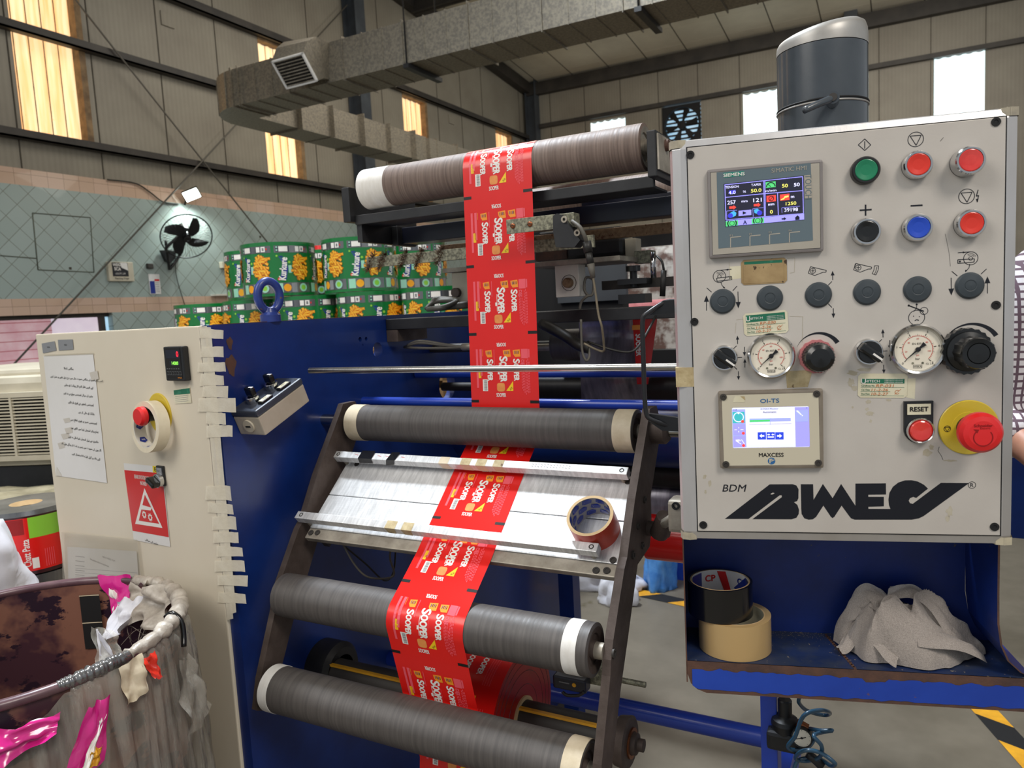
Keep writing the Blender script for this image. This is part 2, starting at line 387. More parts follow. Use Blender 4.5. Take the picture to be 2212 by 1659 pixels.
mat('snack_yellow', S(250, 200, 60), rough=.35, coat=.3)
mat('snack_brown', S(196, 92, 16), rough=.35)
mat('swoosh_blue', S(30, 50, 140), rough=.3, coat=.3)
mat('lime_print', S(140, 204, 60), rough=.3, coat=.3)
mat('mint_print', S(160, 214, 190), rough=.3)
mat('barrel_brown', S(70, 42, 52), S(136, 94, 78), rough=.4, ns=4.5, mix=(.44, .54), coat=.1, chip=(S(40, 24, 40), 9, .54, (1, 1, 1.6)), bump=.1, bs=40)
mat('barrel_rim', S(84, 56, 66), S(110, 84, 88), rough=.3, ns=14)
mat('liner_film', S(214, 210, 198), S(150, 144, 132), rough=.1, ns=9, st=(3, 3, .5), mix=(.42, .6), alpha=.42, bump=1.0, bs=30, bst=(4, 4, .35), coat=.6)
mat('liner_rope', S(206, 198, 186), S(156, 146, 134), rough=.35, ns=30, bump=.7, bs=70)
mat('magenta_film', S(226, 44, 150), S(200, 30, 120), rough=.2, ns=8, coat=.5)
mat('hose_blue', S(46, 84, 110), S(40, 74, 98), rough=.3, coat=.3)
mat('skin', S(196, 142, 116), S(184, 128, 104), rough=.5, ns=30)
mat('denim', S(28, 34, 58), S(22, 28, 48), rough=.9, ns=80, bump=.3, bs=300)
mat('hair', S(20, 17, 15), rough=.6)
mat('copper', S(150, 92, 60), rough=.4, metal=.8)
mat('motor_grey', S(72, 78, 84), S(60, 66, 72), rough=.28, ns=8, coat=.5, bump=.05, bs=200)
mat('motor_cap', S(176, 174, 170), S(160, 156, 150), rough=.42, metal=.4, ns=14)
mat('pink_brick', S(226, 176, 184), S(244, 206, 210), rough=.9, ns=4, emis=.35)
mat('sky_glass', S(150, 196, 226), S(196, 224, 240), rough=.3, ns=2, emis=.8)
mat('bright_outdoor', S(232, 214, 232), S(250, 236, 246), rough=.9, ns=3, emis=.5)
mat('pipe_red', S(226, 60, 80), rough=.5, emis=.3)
mat('crate_wood', S(150, 118, 78), S(120, 92, 60), rough=.8, ns=8, st=(1, 1, 6))
mat('blue_bag', S(90, 150, 214), S(50, 110, 186), rough=.25, ns=9, bump=.8, bs=14)
mat('maroon_film', S(60, 14, 22), S(48, 10, 18), rough=.3, ns=4, coat=.3)

def tile_mat(name, c1, c2, grout, size, rot, mort=.012):
    m = bpy.data.materials.new(name); m.use_nodes = True; M[name] = m; nt = m.node_tree; N = nt.nodes; L = nt.links
    p = N['Principled BSDF']; tc = N.new('ShaderNodeTexCoord'); sx = N.new('ShaderNodeSeparateXYZ'); cx = N.new('ShaderNodeCombineXYZ')
    L.new(tc.outputs['Object'], sx.inputs[0]); L.new(sx.outputs[1], cx.inputs[0]); L.new(sx.outputs[2], cx.inputs[1])
    mp = N.new('ShaderNodeMapping'); mp.inputs['Rotation'].default_value = (0, 0, radians(rot)); L.new(cx.outputs[0], mp.inputs[0])
    mp.inputs['Location'].default_value = (0.06, 0.09, 0)
    b = N.new('ShaderNodeTexBrick'); b.offset = 0; b.squash = 1
    b.inputs['Scale'].default_value = 1.0; b.inputs['Brick Width'].default_value = size; b.inputs['Row Height'].default_value = size
    b.inputs['Mortar Size'].default_value = mort * .25; b.inputs['Mortar Smooth'].default_value = .1; b.inputs['Bias'].default_value = 0
    b.inputs['Color1'].default_value = c1; b.inputs['Color2'].default_value = c2; b.inputs['Mortar'].default_value = grout
    L.new(mp.outputs[0], b.inputs[0]); L.new(b.outputs[0], p.inputs['Base Color']); p.inputs['Roughness'].default_value = .28
    p.inputs['Coat Weight'].default_value = .2
tile_mat('tile_mint', S(160, 174, 170), S(154, 168, 163), S(104, 106, 90), .1925, 45)
tile_mat('tile_pink', S(206, 176, 156), S(196, 166, 142), S(130, 104, 84), .19, 0, .008)
def plaid_mat(name):
    m = bpy.data.materials.new(name); m.use_nodes = True; M[name] = m; nt = m.node_tree; N = nt.nodes; L = nt.links
    p = N['Principled BSDF']; tc = N.new('ShaderNodeTexCoord'); last = None
    for d, off in (('X', 0), ('Z', 0)):
        wv = N.new('ShaderNodeTexWave'); wv.bands_direction = d; wv.inputs['Scale'].default_value = 22; L.new(tc.outputs['Object'], wv.inputs[0])
        r = N.new('ShaderNodeMapRange'); r.inputs[1].default_value = .7; r.inputs[2].default_value = .8; L.new(wv.outputs['Fac'], r.inputs[0])
        x = N.new('ShaderNodeMix'); x.data_type = 'RGBA'; L.new(r.outputs[0], x.inputs[0])
        if last is None: x.inputs[6].default_value = S(226, 222, 226)
        else: L.new(last, x.inputs[6])
        x.inputs[7].default_value = S(104, 84, 96); last = x.outputs[2]
    L.new(last, p.inputs['Base Color']); p.inputs['Roughness'].default_value = .85
plaid_mat('plaid')
# ---------------------------------------------------------------- the building
XW, YB = -9.0, 18.64
WY = [(1.44, 2.24), (5.24, 6.04), (9.03, 9.82), (12.87, 13.68), (16.81, 17.62)]     # translucent bays of the left wall
WZ = (3.83, 5.93)
wl = MB('cladding')
T_ = .16
wl.bx(XW - T_, XW, -3, YB, 3.39, 3.83); wl.bx(XW - T_, XW, -3, YB, 5.93, 8.4)
ys = [-3.0] + [q for w_ in WY for q in w_] + [YB]
for a, b in zip(ys[0::2], ys[1::2]): wl.bx(XW - T_, XW, a, b, 3.83, 5.93)
DY = (4.62, 6.08)                                     # opening in the tiled part, top at 1.70
for z0, z1, mt in ((3.2, 3.39, 'tile_pink'), (1.9, 3.2, 'tile_mint'), (1.71, 1.9, 'tile_pink')): wl.bx(XW - T_, XW + .03, -3, YB, z0, z1, mt)
wl.bx(XW - T_, XW + .03, -3, DY[0], 0, 1.71, 'tile_mint'); wl.bx(XW - T_, XW + .03, DY[1], YB, 0, 1.71, 'tile_mint')
wl.bx(XW - T_, XW + .03, DY[0], DY[1], 0, .3, 'tile_mint')
y = 4.18
while y < YB:
    if not any(a - .05 < y < b + .05 for a, b in WY): wl.bx(XW, XW + .008, y, y + .012, 3.83, 8.3, 'seam')
    wl.bx(XW, XW + .008, y, y + .012, 3.4, 3.72, 'seam'); y += 1.0
# patched square cut into the tiles, and the cable chase
for p, q in (((70, 460), (195, 470)), ((195, 470), (203, 588)), ((203, 588), (82, 583)), ((82, 583), (70, 460)), ((0, 552), (78, 558))):
    a, b = PX(*p, XW + .031), PX(*q, XW + .031)
    wl.tube([a, b], .007, 'tile_grout', n=5)
for yy in [5.6, 7.1, 7.9, 8.7]: wl.box((XW + .032, yy, 2.1 + (yy * 7 % 1) * .8), (.004, .03, .03), 'seam')
struct(wl, 'wall_left')
wb = MB('cladding')
BW = [(-7.18, -6.23, 5.2, 6.16), (-3.33, -2.36, 4.5, 6.2), (.59, 1.5, 4.4, 6.25)]   # windows x0,x1,z0,z1
FX = (-5.27, -4.32, 5.22, 6.22)
xs = [(-9.2, BW[0][0]), (BW[0][1], FX[0]), (FX[1], BW[1][0]), (BW[1][1], BW[2][0]), (BW[2][1], 9)]
for a, b in xs: wb.bx(a, b, YB, YB + T_, 0, 8.4)
for x0, x1, z0, z1 in BW + [FX]: wb.bx(x0, x1, YB, YB + T_, 0, z0); wb.bx(x0, x1, YB, YB + T_, z1, 8.4)
x = -8.3
while x < 8:
    wb.bx(x, x + .014, YB - .008, YB, 6.32, 8.2, 'seam')
    if not any(a - .05 < x < b + .05 for a, b, _, _ in BW + [FX]): wb.bx(x, x + .014, YB - .008, YB, 3, 6.2, 'seam')
    x += .98
struct(wb, 'wall_back')
fl = MB('concrete'); fl.bx(-9.2, 9, -4, YB + .2, -.1, 0)
struct(fl, 'floor')
ce = MB('roof_sheet')
def roof_z(y): return 7.42 + (YB - y) * .1
for i in range(24):
    y0, y1 = -3 + i * .92, -3 + (i + 1) * .92 - .01
    if y1 > YB + .2: y1 = YB + .2
    ce.add([(-9.2, y0, roof_z(y0)), (9, y0, roof_z(y0)), (9, y1, roof_z(y1)), (-9.2, y1, roof_z(y1)),
            (-9.2, y0, roof_z(y0) + .06), (9, y0, roof_z(y0) + .06), (9, y1, roof_z(y1) + .06), (-9.2, y1, roof_z(y1) + .06)],
           [(0, 1, 2, 3), (7, 6, 5, 4), (0, 3, 7, 4), (1, 5, 6, 2), (0, 4, 5, 1), (3, 2, 6, 7)])
for i in range(18):
    x = -8.6 + i
    ce.add([(x, -3, roof_z(-3) - .004), (x + .02, -3, roof_z(-3) - .004), (x + .02, YB, roof_z(YB) - .004), (x, YB, roof_z(YB) - .004)], [(0, 1, 2, 3)], 'seam')
struct(ce, 'ceiling')
k = 0
def trim(mb):
    global k
    k += 1; return struct(mb, 'trim_%d' % k)
# girts, purlins, columns and rafters
for z, h in ((3.72, .1), (4.93, .1), (5.95, .12)):
    b = MB('steel_dark'); b.bx(XW + .001, XW + .12, -3, YB - .02, z, z + .02); b.bx(XW + .1, XW + .12, -3, YB - .02, z, z + h); trim(b)
for z in (6.22,):
    b = MB('steel_dark'); b.bx(XW + .1, 9, YB - .12, YB - .001, z, z + .1); trim(b)
b = MB('steel_dark'); b.bx(XW + .1, 9, YB - .2, YB - .02, 7.08, 7.38); trim(b)
for yy in (16.0, 13.2, 10.4, 7.6, 4.8):
    b = MB('steel_dark'); z = roof_z(yy) - .42
    b.bx(XW + .2, 9, yy - .09, yy + .09, z, z + .03); b.bx(XW + .2, 9, yy - .09, yy + .09, z + .32, z + .35); b.bx(XW + .2, 9, yy - .01, yy + .01, z, z + .35); trim(b)
b = MB('steel_dark')
def sl(mb, x0, x1, ya, yb, dz0, dz1, mt=None):
    mb.add([(x, y, roof_z(y) - d) for x in (x0, x1) for y, d in ((ya, dz0), (yb, dz0), (yb, dz1), (ya, dz1))],
           [(0, 1, 2, 3), (7, 6, 5, 4), (0, 4, 5, 1), (1, 5, 6, 2), (2, 6, 7, 3), (3, 7, 4, 0)], mt)
sl(b, XW + .02, XW + .22, -3, YB - .1, .02, .3); trim(b)
for yy, xx in ((11.28, XW + .02), (18.5, XW + .1), (3.9, XW + .02)):
    b = MB('steel_blue_grey'); w2 = .14
    b.bx(xx, xx + .012, yy - w2, yy + w2, 0, 7.7); b.bx(xx + .28, xx + .292, yy - w2, yy + w2, 0, 7.7); b.bx(xx, xx + .29, yy - .006, yy + .006, 0, 7.7); trim(b)
b = MB('steel_blue_grey')
b.bx(-1.12, -.86, YB - .34, YB - .12, 0, 7.6); trim(b)
# windows: corrugated translucent sheets let into the wall
k2 = 0
for a, b_ in WY:
    k2 += 1; m = MB('amber_sheet'); n = 64; vs = []
    for i in range(n + 1):
        y = a + (b_ - a) * i / n; d = .012 * abs(sin(pi * 4.6 * (y - a) / (b_ - a) + .6))
        vs += [(XW - .1 - d, y, WZ[0]), (XW - .1 - d, y, WZ[1] - .02 - .9 * d)]
    m.add(vs, [(2 * i, 2 * i + 2, 2 * i + 3, 2 * i + 1) for i in range(n)])
    for q in range(1, 5): yy = a + (b_ - a) * (q / 4.6 - .13); m.bx(XW - .101, XW - .098, yy, yy + .012, WZ[0], WZ[1] - .02, 'frame_and_fold')  # dark creases at the sheet folds, put in as brown strips
    m.bx(XW - .12, XW + .02, b_ - .02, b_ + .06, WZ[0], WZ[1], 'frame_and_fold'); m.bx(XW - .12, XW + .02, a, b_, WZ[1] - .02, WZ[1] + .03, 'frame_and_fold')
    struct(m, 'window_%d' % k2)
for x0, x1, z0, z1 in BW:
    k2 += 1; m = MB('white_sheet'); n = 64; vs = []
    for i in range(n + 1):
        x = x0 + (x1 - x0) * i / n; d = .03 * abs(sin(pi * 5 * (x - x0) / (x1 - x0)))
        vs += [(x, YB + .05 + d, z0), (x, YB + .05 + d, z1 - d)]
    m.add(vs, [(2 * i, 2 * i + 1, 2 * i + 3, 2 * i + 2) for i in range(n)]); struct(m, 'window_%d' % k2)
# opening low in the tiled wall with a view on a pink block wall
k2 += 1; m = MB('steel_dark')
z0, z1 = .3, 1.71
m.bx(XW - .1, XW - .04, DY[0], DY[1], z1 - .05, z1); m.bx(XW - .1, XW - .04, DY[1] - .12, DY[1] - .06, z0, z1 - .05); m.bx(XW - .1, XW - .04, DY[0], DY[0] + .05, z0, z1 - .05)
m.bx(XW - .08, XW - .07, DY[1] - .06, DY[1], z0, z1 - .05, 'sky_glass'); struct(m, 'window_%d' % k2)
ow = MB('pink_brick'); ow.bx(XW - 1.4, XW - 1.2, 4.2, 6.02, 0, 2.4); ow.bx(XW - 1.4, XW - 1.2, 6.02, 8.6, 0, 2.4, 'bright_outdoor')
ow.tube([(XW - 1.15, 6.8, 2.4), (XW - 1.15, 6.8, 1.75), (XW - 1.15, 6.83, 1.66), (XW - 1.15, 6.9, 1.64), (XW - 1.15, 7.6, 1.66)], .035, 'pipe_red', k=3)
z = .2
while z < 2.3:
    ow.bx(XW - 1.2, XW - 1.197, 4.2, 6.02, z, z + .008, 'print_pink'); z += .12
struct(ow, 'wall_outside')
# little switch plates on the cladding
for p, q in (((345, 22), (376, 63)), ((968, 247), (980, 270))):
    a, b_ = PX(*p, XW + .001), PX(*q, XW + .001); m = MB('cladding')
    m.bx(XW, XW + .02, a.y, b_.y, b_.z, a.z, bev=.004)
    m.build('cover_plate', label='small blank cover plate high on the beige cladding, ' + ('left of the duct' if p[0] < 400 else 'near the far corner'), cat='plate')
# wire bracing crossed in front of the left wall
a = V((XW + .16, 4.2, 7.22)); b_ = V((XW + .16, 11.1, .35)); MB('cable_grey').tube([a, b_], .011, n=6).build('bracing_rod', label='thin bracing rod running down to the right across the left wall', cat='rod')
a = V((XW + .18, 4.15, .62)); b_ = V((XW + .18, 11.1, 7.05)); MB('cable_grey').tube([a, b_], .011, n=6).build('bracing_rod', label='thin bracing rod running up to the right across the left wall', cat='rod')
# floor marking tape
def tape_strip(p, q, w_, label):
    p, q = V(p), V(q); d = (q - p).normalized(); nrm = V((-d.y, d.x, 0)); L = (q - p).length; m = MB('hazard_yellow'); s_ = .16; i = 0
    t = -w_
    while t < L:
        mt = 'hazard_yellow' if i % 2 == 0 else 'black_matt'
        pts = []
        for tt, off in ((t, -w_ / 2), (t + s_, -w_ / 2), (t + s_ + w_, w_ / 2), (t + w_, w_ / 2)):
            tt = min(max(tt, 0), L); pts.append(p + d * tt + nrm * off + V((0, 0, .002)))
        m.add(pts, [(0, 1, 2, 3)], mt); t += s_; i += 1
    m.build('hazard_tape', label=label, cat='floor tape')
tape_strip((-2.2, 3.72, 0), (-.55, 3.42, 0), .085, 'yellow and black hazard tape on the concrete behind the slanted roller arm')
tape_strip((.24, 2.98, 0), (.52, 2.2, 0), .085, 'yellow and black hazard tape on the floor at the lower right below the blue tray')
# ---------------------------------------------------------------- air duct
DZ0, DZ1 = 3.88, 4.27
duct = thing('air_duct', 'galvanised rectangular air duct crossing high under the roof and turning back along the wall', 'duct', (-6.0, 6.4, DZ0))
m = MB('galvanised'); xe = -6.55
m.bx(xe, 4.2, 6.14, 6.66, DZ0, DZ1)
x = xe + .1
i = 0
while x < 4.0:
    th = .008 if i % 3 else .02
    m.bx(x, x + .01, 6.14 - th, 6.66 + th, DZ0 - th, DZ1 + th); x += .245; i += 1
m.build('duct_trunk', duct)
m = MB('galvanised'); pl = [(xe, 6.14)]
for i in range(9):
    a = radians(90 * i / 8); pl.append((xe - .62 * sin(a), 6.76 - .62 * cos(a)))
pl += [(-7.17, 7.0), (-6.72, 7.0), (-6.72, 6.66), (xe, 6.66)]
m.prism(pl, DZ0, DZ1)
for i in (1, 4, 7):
    a = radians(90 * i / 8); c, s_ = cos(a), sin(a)
    m.tube([(xe - .622 * s_, 6.76 - .622 * c, DZ0 - .003), (xe - .622 * s_, 6.76 - .622 * c, DZ1)], .008, n=5)
m.bx(xe - .012, xe + .012, 6.12, 6.68, DZ0 - .015, DZ1 + .015)
m.build('duct_elbow', duct)
m = MB('galvanised'); m.bx(-7.17, -6.72, 7.0, 10.2, DZ0, DZ1); m.bx(-7.1, -6.66, 10.2, 17.0, DZ0 + .06, DZ1 - .02)
y = 7.3; i = 0
while y < 16.8:
    th = .01 if i % 2 else .024
    m.bx(-7.17 - th, -6.66 + th, y, y + .012, DZ0 - (th if y < 10.2 else -.02), DZ1 + th); y += .62; i += 1
m.build('duct_branch', duct)
m = MB('frame_black'); m.bx(-4.23, -4.17, 6.1, 6.7, DZ0 - .05, DZ0 - .01)
for yy in (6.12, 6.68): m.tube([(-4.2, yy, DZ0 - .03), (-4.2, yy, 8.4)], .008, n=5)
m.bx(-1.93, -1.87, 6.1, 6.7, DZ0 - .05, DZ0 - .01)
for yy in (6.12, 6.68): m.tube([(-1.9, yy, DZ0 - .03), (-1.9, yy, 8.4)], .008, n=5)
m.build('hanger', duct)
g = [PY(583, 133, 5.66), PY(650, 114, 5.66), PY(692, 174, 5.84), PY(622, 191, 5.84)]
gu = (g[1] - g[0]).normalized(); gv = (g[0] - g[3]); gv = (gv - gu * gv.dot(gu)).normalized(); gn = gu.cross(gv)
W_, H_ = (g[1] - g[0]).length, (g[0] - g[3]).length
cc = (g[0] + g[1] + g[2] + g[3]) / 4; GT = frame(cc, gu, gv, gn)
m = MB('galvanised'); bk = [PY(640, 96, 6.15), PY(712, 92, 6.15), PY(712, 172, 6.15), PY(650, 176, 6.15)]
fr = [GT @ V((sx * W_ / 2, sy * H_ / 2, -.01)) for sx, sy in ((-1, 1), (1, 1), (1, -1), (-1, -1))]
mid = [(fr[i] + bk[i]) / 2 + V((0, 0, .10 if i < 2 else .02)) for i in range(4)]
q1 = [(fr[i] * 3 + bk[i]) / 4 + V((0, -.02, .075 if i < 2 else .0)) for i in range(4)]
rings = [fr, q1, mid, bk]
m.add([v for r in rings for v in r], [(a * 4 + i, a * 4 + (i + 1) % 4, a * 4 + 4 + (i + 1) % 4, a * 4 + 4 + i) for a in range(3) for i in range(4)], smooth=False)
ob = m.build('outlet_box', duct)
m = MB('bright_alu')
for a, b, c_, d in ((-1, 1, .9, 1), (-1, 1, -1, -.9)): m.bx(a * W_ / 2, b * W_ / 2, c_ * H_ / 2, d * H_ / 2, -.012, .016, 'paper', GT)
for a, b in ((-1, -.92), (.92, 1)): m.bx(a * W_ / 2, b * W_ / 2, -H_ / 2, H_ / 2, -.012, .016, 'paper', GT)
m.bx(-W_ * .46, W_ * .46, -H_ * .45, H_ * .45, -.02, -.012, 'cavity_shade', GT)
for i in range(16): x = W_ * (-.44 + .88 * i / 15); m.bx(x - .003, x + .003, -H_ * .45, H_ * .45, -.011, .003, 'steel_dark', GT)
for i in range(9): y = H_ * (-.42 + .84 * i / 8); m.bx(-W_ * .46, W_ * .46, y - .004, y + .004, -.004, .008, 'dull_alu', GT)
m.build('grille', ob)
# ---------------------------------------------------------------- exhaust fan in the back wall
f = thing('exhaust_fan', 'square black exhaust fan in the far wall with daylight through its louvres', 'fan', ((FX[0] + FX[1]) / 2, YB, FX[2]))
fc = V(((FX[0] + FX[1]) / 2, YB - .03, (FX[2] + FX[3]) / 2)); T = frame(fc, (1, 0, 0), (0, 0, 1), (0, -1, 0)); hw = (FX[1] - FX[0]) / 2
m = MB('black_matt'); n = 40; vs = []; fs = []
for i in range(n):
    a = 2 * pi * i / n; k_ = hw / max(abs(cos(a)), abs(sin(a))); vs += [(cos(a) * .42, sin(a) * .42, 0), (cos(a) * k_, sin(a) * k_, 0), (cos(a) * .42, sin(a) * .42, -.16)]
for i in range(n): j = (i + 1) % n; fs += [(3 * i, 3 * i + 1, 3 * j + 1, 3 * j), (3 * i, 3 * j, 3 * j + 2, 3 * i + 2)]
m.add(vs, fs, T=T); m.build('housing', f)
m = MB('black_matt')
for i in range(6):
    a = radians(60 * i + 14); m.poly([(cos(a - .25) * .06, sin(a - .25) * .06, 0), (cos(a - .3) * .4, sin(a - .3) * .4, .03), (cos(a + .16) * .4, sin(a + .16) * .4, -.03), (cos(a + .3) * .06, sin(a + .3) * .06, 0)], T=T @ Mx.Translation((0, 0, -.05)))
m.lathe(fc, (0, -1, 0), [(-.1, 0), (-.1, .1), (.02, .1), (.03, 0)], n=20); m.build('blade', f)
m = MB('steel_dark')
for i in range(9): y = -.4 + i * .1; m.box((0, y, -.14), (.9, .045, .01), T=T)
m.build('louvre', f); MB('sky_glass').rect(-.46, -.46, .46, .46, T=T @ Mx.Translation((0, 0, -.18))).build('daylight_sheet', f)
# ---------------------------------------------------------------- wall fan, floodlight and signs on the left wall
fc = PX(403, 511, -8.52); nrm = V((.72, -.42, -.56)).normalized(); fx, fy = perp(nrm); T = frame(fc, fx, fy, nrm)
f = thing('wall_fan', 'black four-bladed wall fan with a wire guard on the mint tiled wall below the floodlight', 'fan', PX(400, 575, -8.95))
m = MB('black_plastic'); R_ = .325
m.tube([T @ V((cos(2 * pi * i / 40) * R_, sin(2 * pi * i / 40) * R_, 0)) for i in range(40)], .009, n=6, closed=True)
for i in range(44):
    a = 2 * pi * i / 44
    m.tube([T @ V((cos(a) * .06, sin(a) * .06, .09)), T @ V((cos(a) * R_ * .6, sin(a) * R_ * .6, .085)), T @ V((cos(a) * R_, sin(a) * R_, 0))], .0016, n=4)
    m.tube([T @ V((cos(a) * .07, sin(a) * .07, -.08)), T @ V((cos(a) * R_ * .7, sin(a) * R_ * .7, -.07)), T @ V((cos(a) * R_, sin(a) * R_, 0))], .0016, n=4)
m.lathe(fc, nrm, [(.08, 0), (.08, .05), (.1, .045), (.1, .02), (.085, 0)], n=20); m.build('guard', f)
for i in range(4):
    m = MB('black_plastic'); a0 = radians(90 * i + 38); vs = []; fs = []
    for q in range(9):
        t = q / 8; r = .05 + .24 * t; w_ = .03 + .05 * sin(pi * min(1, t * .85 + .12)); a = a0 + .55 * t
        for s_ in (-1, 1): vs.append((cos(a) * r - sin(a) * w_ * s_, sin(a) * r + cos(a) * w_ * s_, .02 * s_))
        if q: fs.append((2 * q - 2, 2 * q - 1, 2 * q + 1, 2 * q))
    m.add(vs, fs, T=T, smooth=True); m.build('blade', f)
m = MB('black_plastic'); m.lathe(fc, -nrm, [(-.05, 0), (-.05, .05), (0, .06), (.08, .055), (.09, .085), (.24, .08), (.28, .03), (.28, 0)], n=20, mts=['black_plastic'] * 4 + ['steel_dark', 'dull_alu', 'dull_alu'])
m.build('motor', f)
m = MB('black_plastic'); b0 = PX(388, 548, -8.93); m.tube([fc - nrm * .18, fc - nrm * .1 + V((0, -.18, -.1)), PX(358, 540, -8.7), b0, PX(367, 581, -8.93)], .02, n=8, k=5)
m.tube([PX(358, 520, -8.75), PX(361, 548, -8.8), PX(366, 582, -8.9)], .018, n=8, k=3)
bp = PX(360, 553, -8.955); m.prism([(-.11, .07), (.12, .07), (.1, -.03), (.02, -.1), (-.05, -.07)], 0, .05, T=frame(bp, (0, 1, 0), (0, 0, 1), (1, 0, 0)))
m.build('bracket', f)
fcw = PX(414, 421, -8.8)
f = thing('floodlight', 'glaring white floodlight fixed above the wall fan', 'lamp', PX(405, 445, -8.96))
ln = V((.62, -.5, -.45)).normalized(); lx = V((0, 0, 1)).cross(ln).normalized(); ly = ln.cross(lx); T = frame(fcw, lx, ly, ln) @ Mx.Rotation(radians(24), 4, 'Z') @ Mx.Scale(.8, 4)
m = MB('steel_dark'); m.box((0, 0, -.03), (.28, .2, .05), T=T, bev=.01); m.tube([T @ V((-.14, 0, -.02)), T @ V((-.14, -.08, -.1)), V((-8.96, fcw.y, fcw.z - .12))], .012, n=6); m.build('housing', f)
MB('lamp_glow').rect(-.125, -.085, .125, .085, T=T @ Mx.Translation((0, 0, .002))).build('lens', f)
l = bpy.data.lights.new('floodlight_beam', 'SPOT'); l.energy = 95; l.color = (.9, 1, .96); l.spot_size = radians(150); l.spot_blend = .7; l.shadow_soft_size = .1
o = bpy.data.objects.new('floodlight_beam', l); sc.collection.objects.link(o); o.location = T @ V((0, 0, .04)); o.rotation_euler = V((.2, .1, -1)).to_track_quat('-Z', 'Y').to_euler()
MB('cable_black').tube([PX(232, 388, -8.95), PX(292, 396, -8.95), PX(325, 416, -8.95), PX(352, 436, -8.95), PX(385, 441, -8.95)], .009, n=6, k=5).build('lamp_cable', label='thin cable sagging along the pink tiles to the floodlight', cat='cable')
MB('cable_black').tube([PX(379, 545, -8.95), PX(380, 590, -8.95), PX(390, 630, -8.95), PX(413, 700, -8.95)], .006, n=6, k=4).build('fan_cable', label='thin cable hanging down the tiled wall from the wall fan', cat='cable')
def wall_board(px0, px1, X): a, b = PX(*px0, X), PX(*px1, X); return a, b
a, b = PX(229, 565, -8.955), PX(288, 608, -8.955)
f = thing('wall_sign', 'beige framed weighing scale sign with torn dark poster on the tiled wall', 'sign', (-8.955, (a.y + b.y) / 2, b.z))
T = frame((-8.95, (a.y + b.y) / 2, (a.z + b.z) / 2), (0, 1, 0), (0, 0, 1), (1, 0, 0)); w_, h_ = (b.y - a.y) / 2, (a.z - b.z) / 2
MB('ivory_plastic').box((0, 0, 0), (w_ * 2, h_ * 2, .05), T=T, bev=.008).build('board', f)
m = MB('print_ink'); T2 = T @ Mx.Translation((0, 0, .027)); m.rect(-w_ * .7, -h_ * .5, w_ * .55, h_ * .92, T=T2)
m.poly([(-w_ * .05, h_ * .9), (w_ * .5, h_ * .9), (w_ * .54, h_ * .1), (w_ * .2, h_ * .3), (w_ * .02, h_ * .4)], 'paper', T2, .002)
m.text('WEIG', -w_ * .35, h_ * .68, h_ * .3, 'print_white', T2, .004, bold=.03, w=w_ * .6); m.text('SCA', -w_ * .3, h_ * .26, h_ * .32, 'print_white', T2, .004, bold=.03, w=w_ * .5)
m.text('\u0648\u0632\u0646 \u0645\u0634\u06cc\u0646'[::-1], -.02, -h_ * .2, h_ * .3, 'print_white', T2, .004, w=w_ * .8)
m.text('Packing Dept', 0, -h_ * .74, h_ * .22, 'print_black', T2, .001, bold=.02, w=w_ * 1.1); m.build('poster', f)
a, b = PX(320, 592, -8.965), PX(348, 635, -8.965); m = MB('paper'); T = frame((-8.964, (a.y + b.y) / 2, (a.z + b.z) / 2), (0, 1, 0), (0, 0, 1), (1, 0, 0)); w_, h_ = (b.y - a.y) / 2, (a.z - b.z) / 2
m.box((0, 0, 0), (w_ * 2, h_ * 2, .004), T=T); m.rect(-w_ * .9, -h_ * .95, 0, h_ * .3, 'swoosh_blue', T, .003); m.rect(0, h_ * .3, w_ * .9, h_ * .5, 'sign_red', T, .003)
for i in range(6): m.rect(w_ * .1, h_ * (.15 - i * .18), w_ * .8, h_ * (.1 - i * .18), 'print_grey', T, .003)
m.build('wall_notice', label='small blue and white notice on the tiled wall right of the framed sign', cat='notice')
a = PX(322, 575, -8.965); MB('steel_dark').box((-8.95, a.y, a.z), (.04, .09, .07), bev=.01).build('wall_socket', label='small dark socket on the tiled wall above the blue and white notice', cat='socket')
a, b = PX(474, 566, -8.96), PX(500, 580, -8.96); MB('ivory_plastic').bx(-8.97, -8.9, a.y, b.y + .2, b.z, a.z, bev=.005).build('wall_tray', label='grey-beige box on the tiled wall beside the green reels', cat='box')
a = PX(462, 636, -8.9); MB('white_plastic').bx(-8.97, -8.85, a.y, a.y + .5, a.z - .02, a.z).build('wall_ledge', label='thin white ledge at the pink tile band beside the green reels', cat='ledge')
# ---------------------------------------------------------------- green printed reels
def cylmap(r, a0=0.0):
    return lambda u, v, w_: V((cos(a0 + u / r) * (r + w_), sin(a0 + u / r) * (r + w_), v))
RR, RH = .175, .25
def stick_pile(m, cx, cy, w_, h_, T, n, sd, z=.0004):
    rnd = random.Random(sd)
    for i in range(n):
        x = cx + rnd.gauss(0, .2) * w_; y = cy + rnd.uniform(-.45, .45) * h_; a = radians(rnd.uniform(-70, 40)); L = w_ * rnd.uniform(.35, .6); t = w_ * .07
        x = max(cx - w_ * .34, min(cx + w_ * .34, x)); dx, dy = cos(a) * L / 2, sin(a) * L / 2; zz = z + i * .00008
        for mt, k_, dz in (('snack_brown', 1.25, 0), ('snack_orange', 1.0, .00003), ('snack_yellow', .4, .00006)):
            m.line((x - dx * (1 if mt != 'snack_yellow' else .8), y - dy), (x + dx * (1 if mt != 'snack_yellow' else .8), y + dy), t * 2 * k_, mt, T, zz + dz)
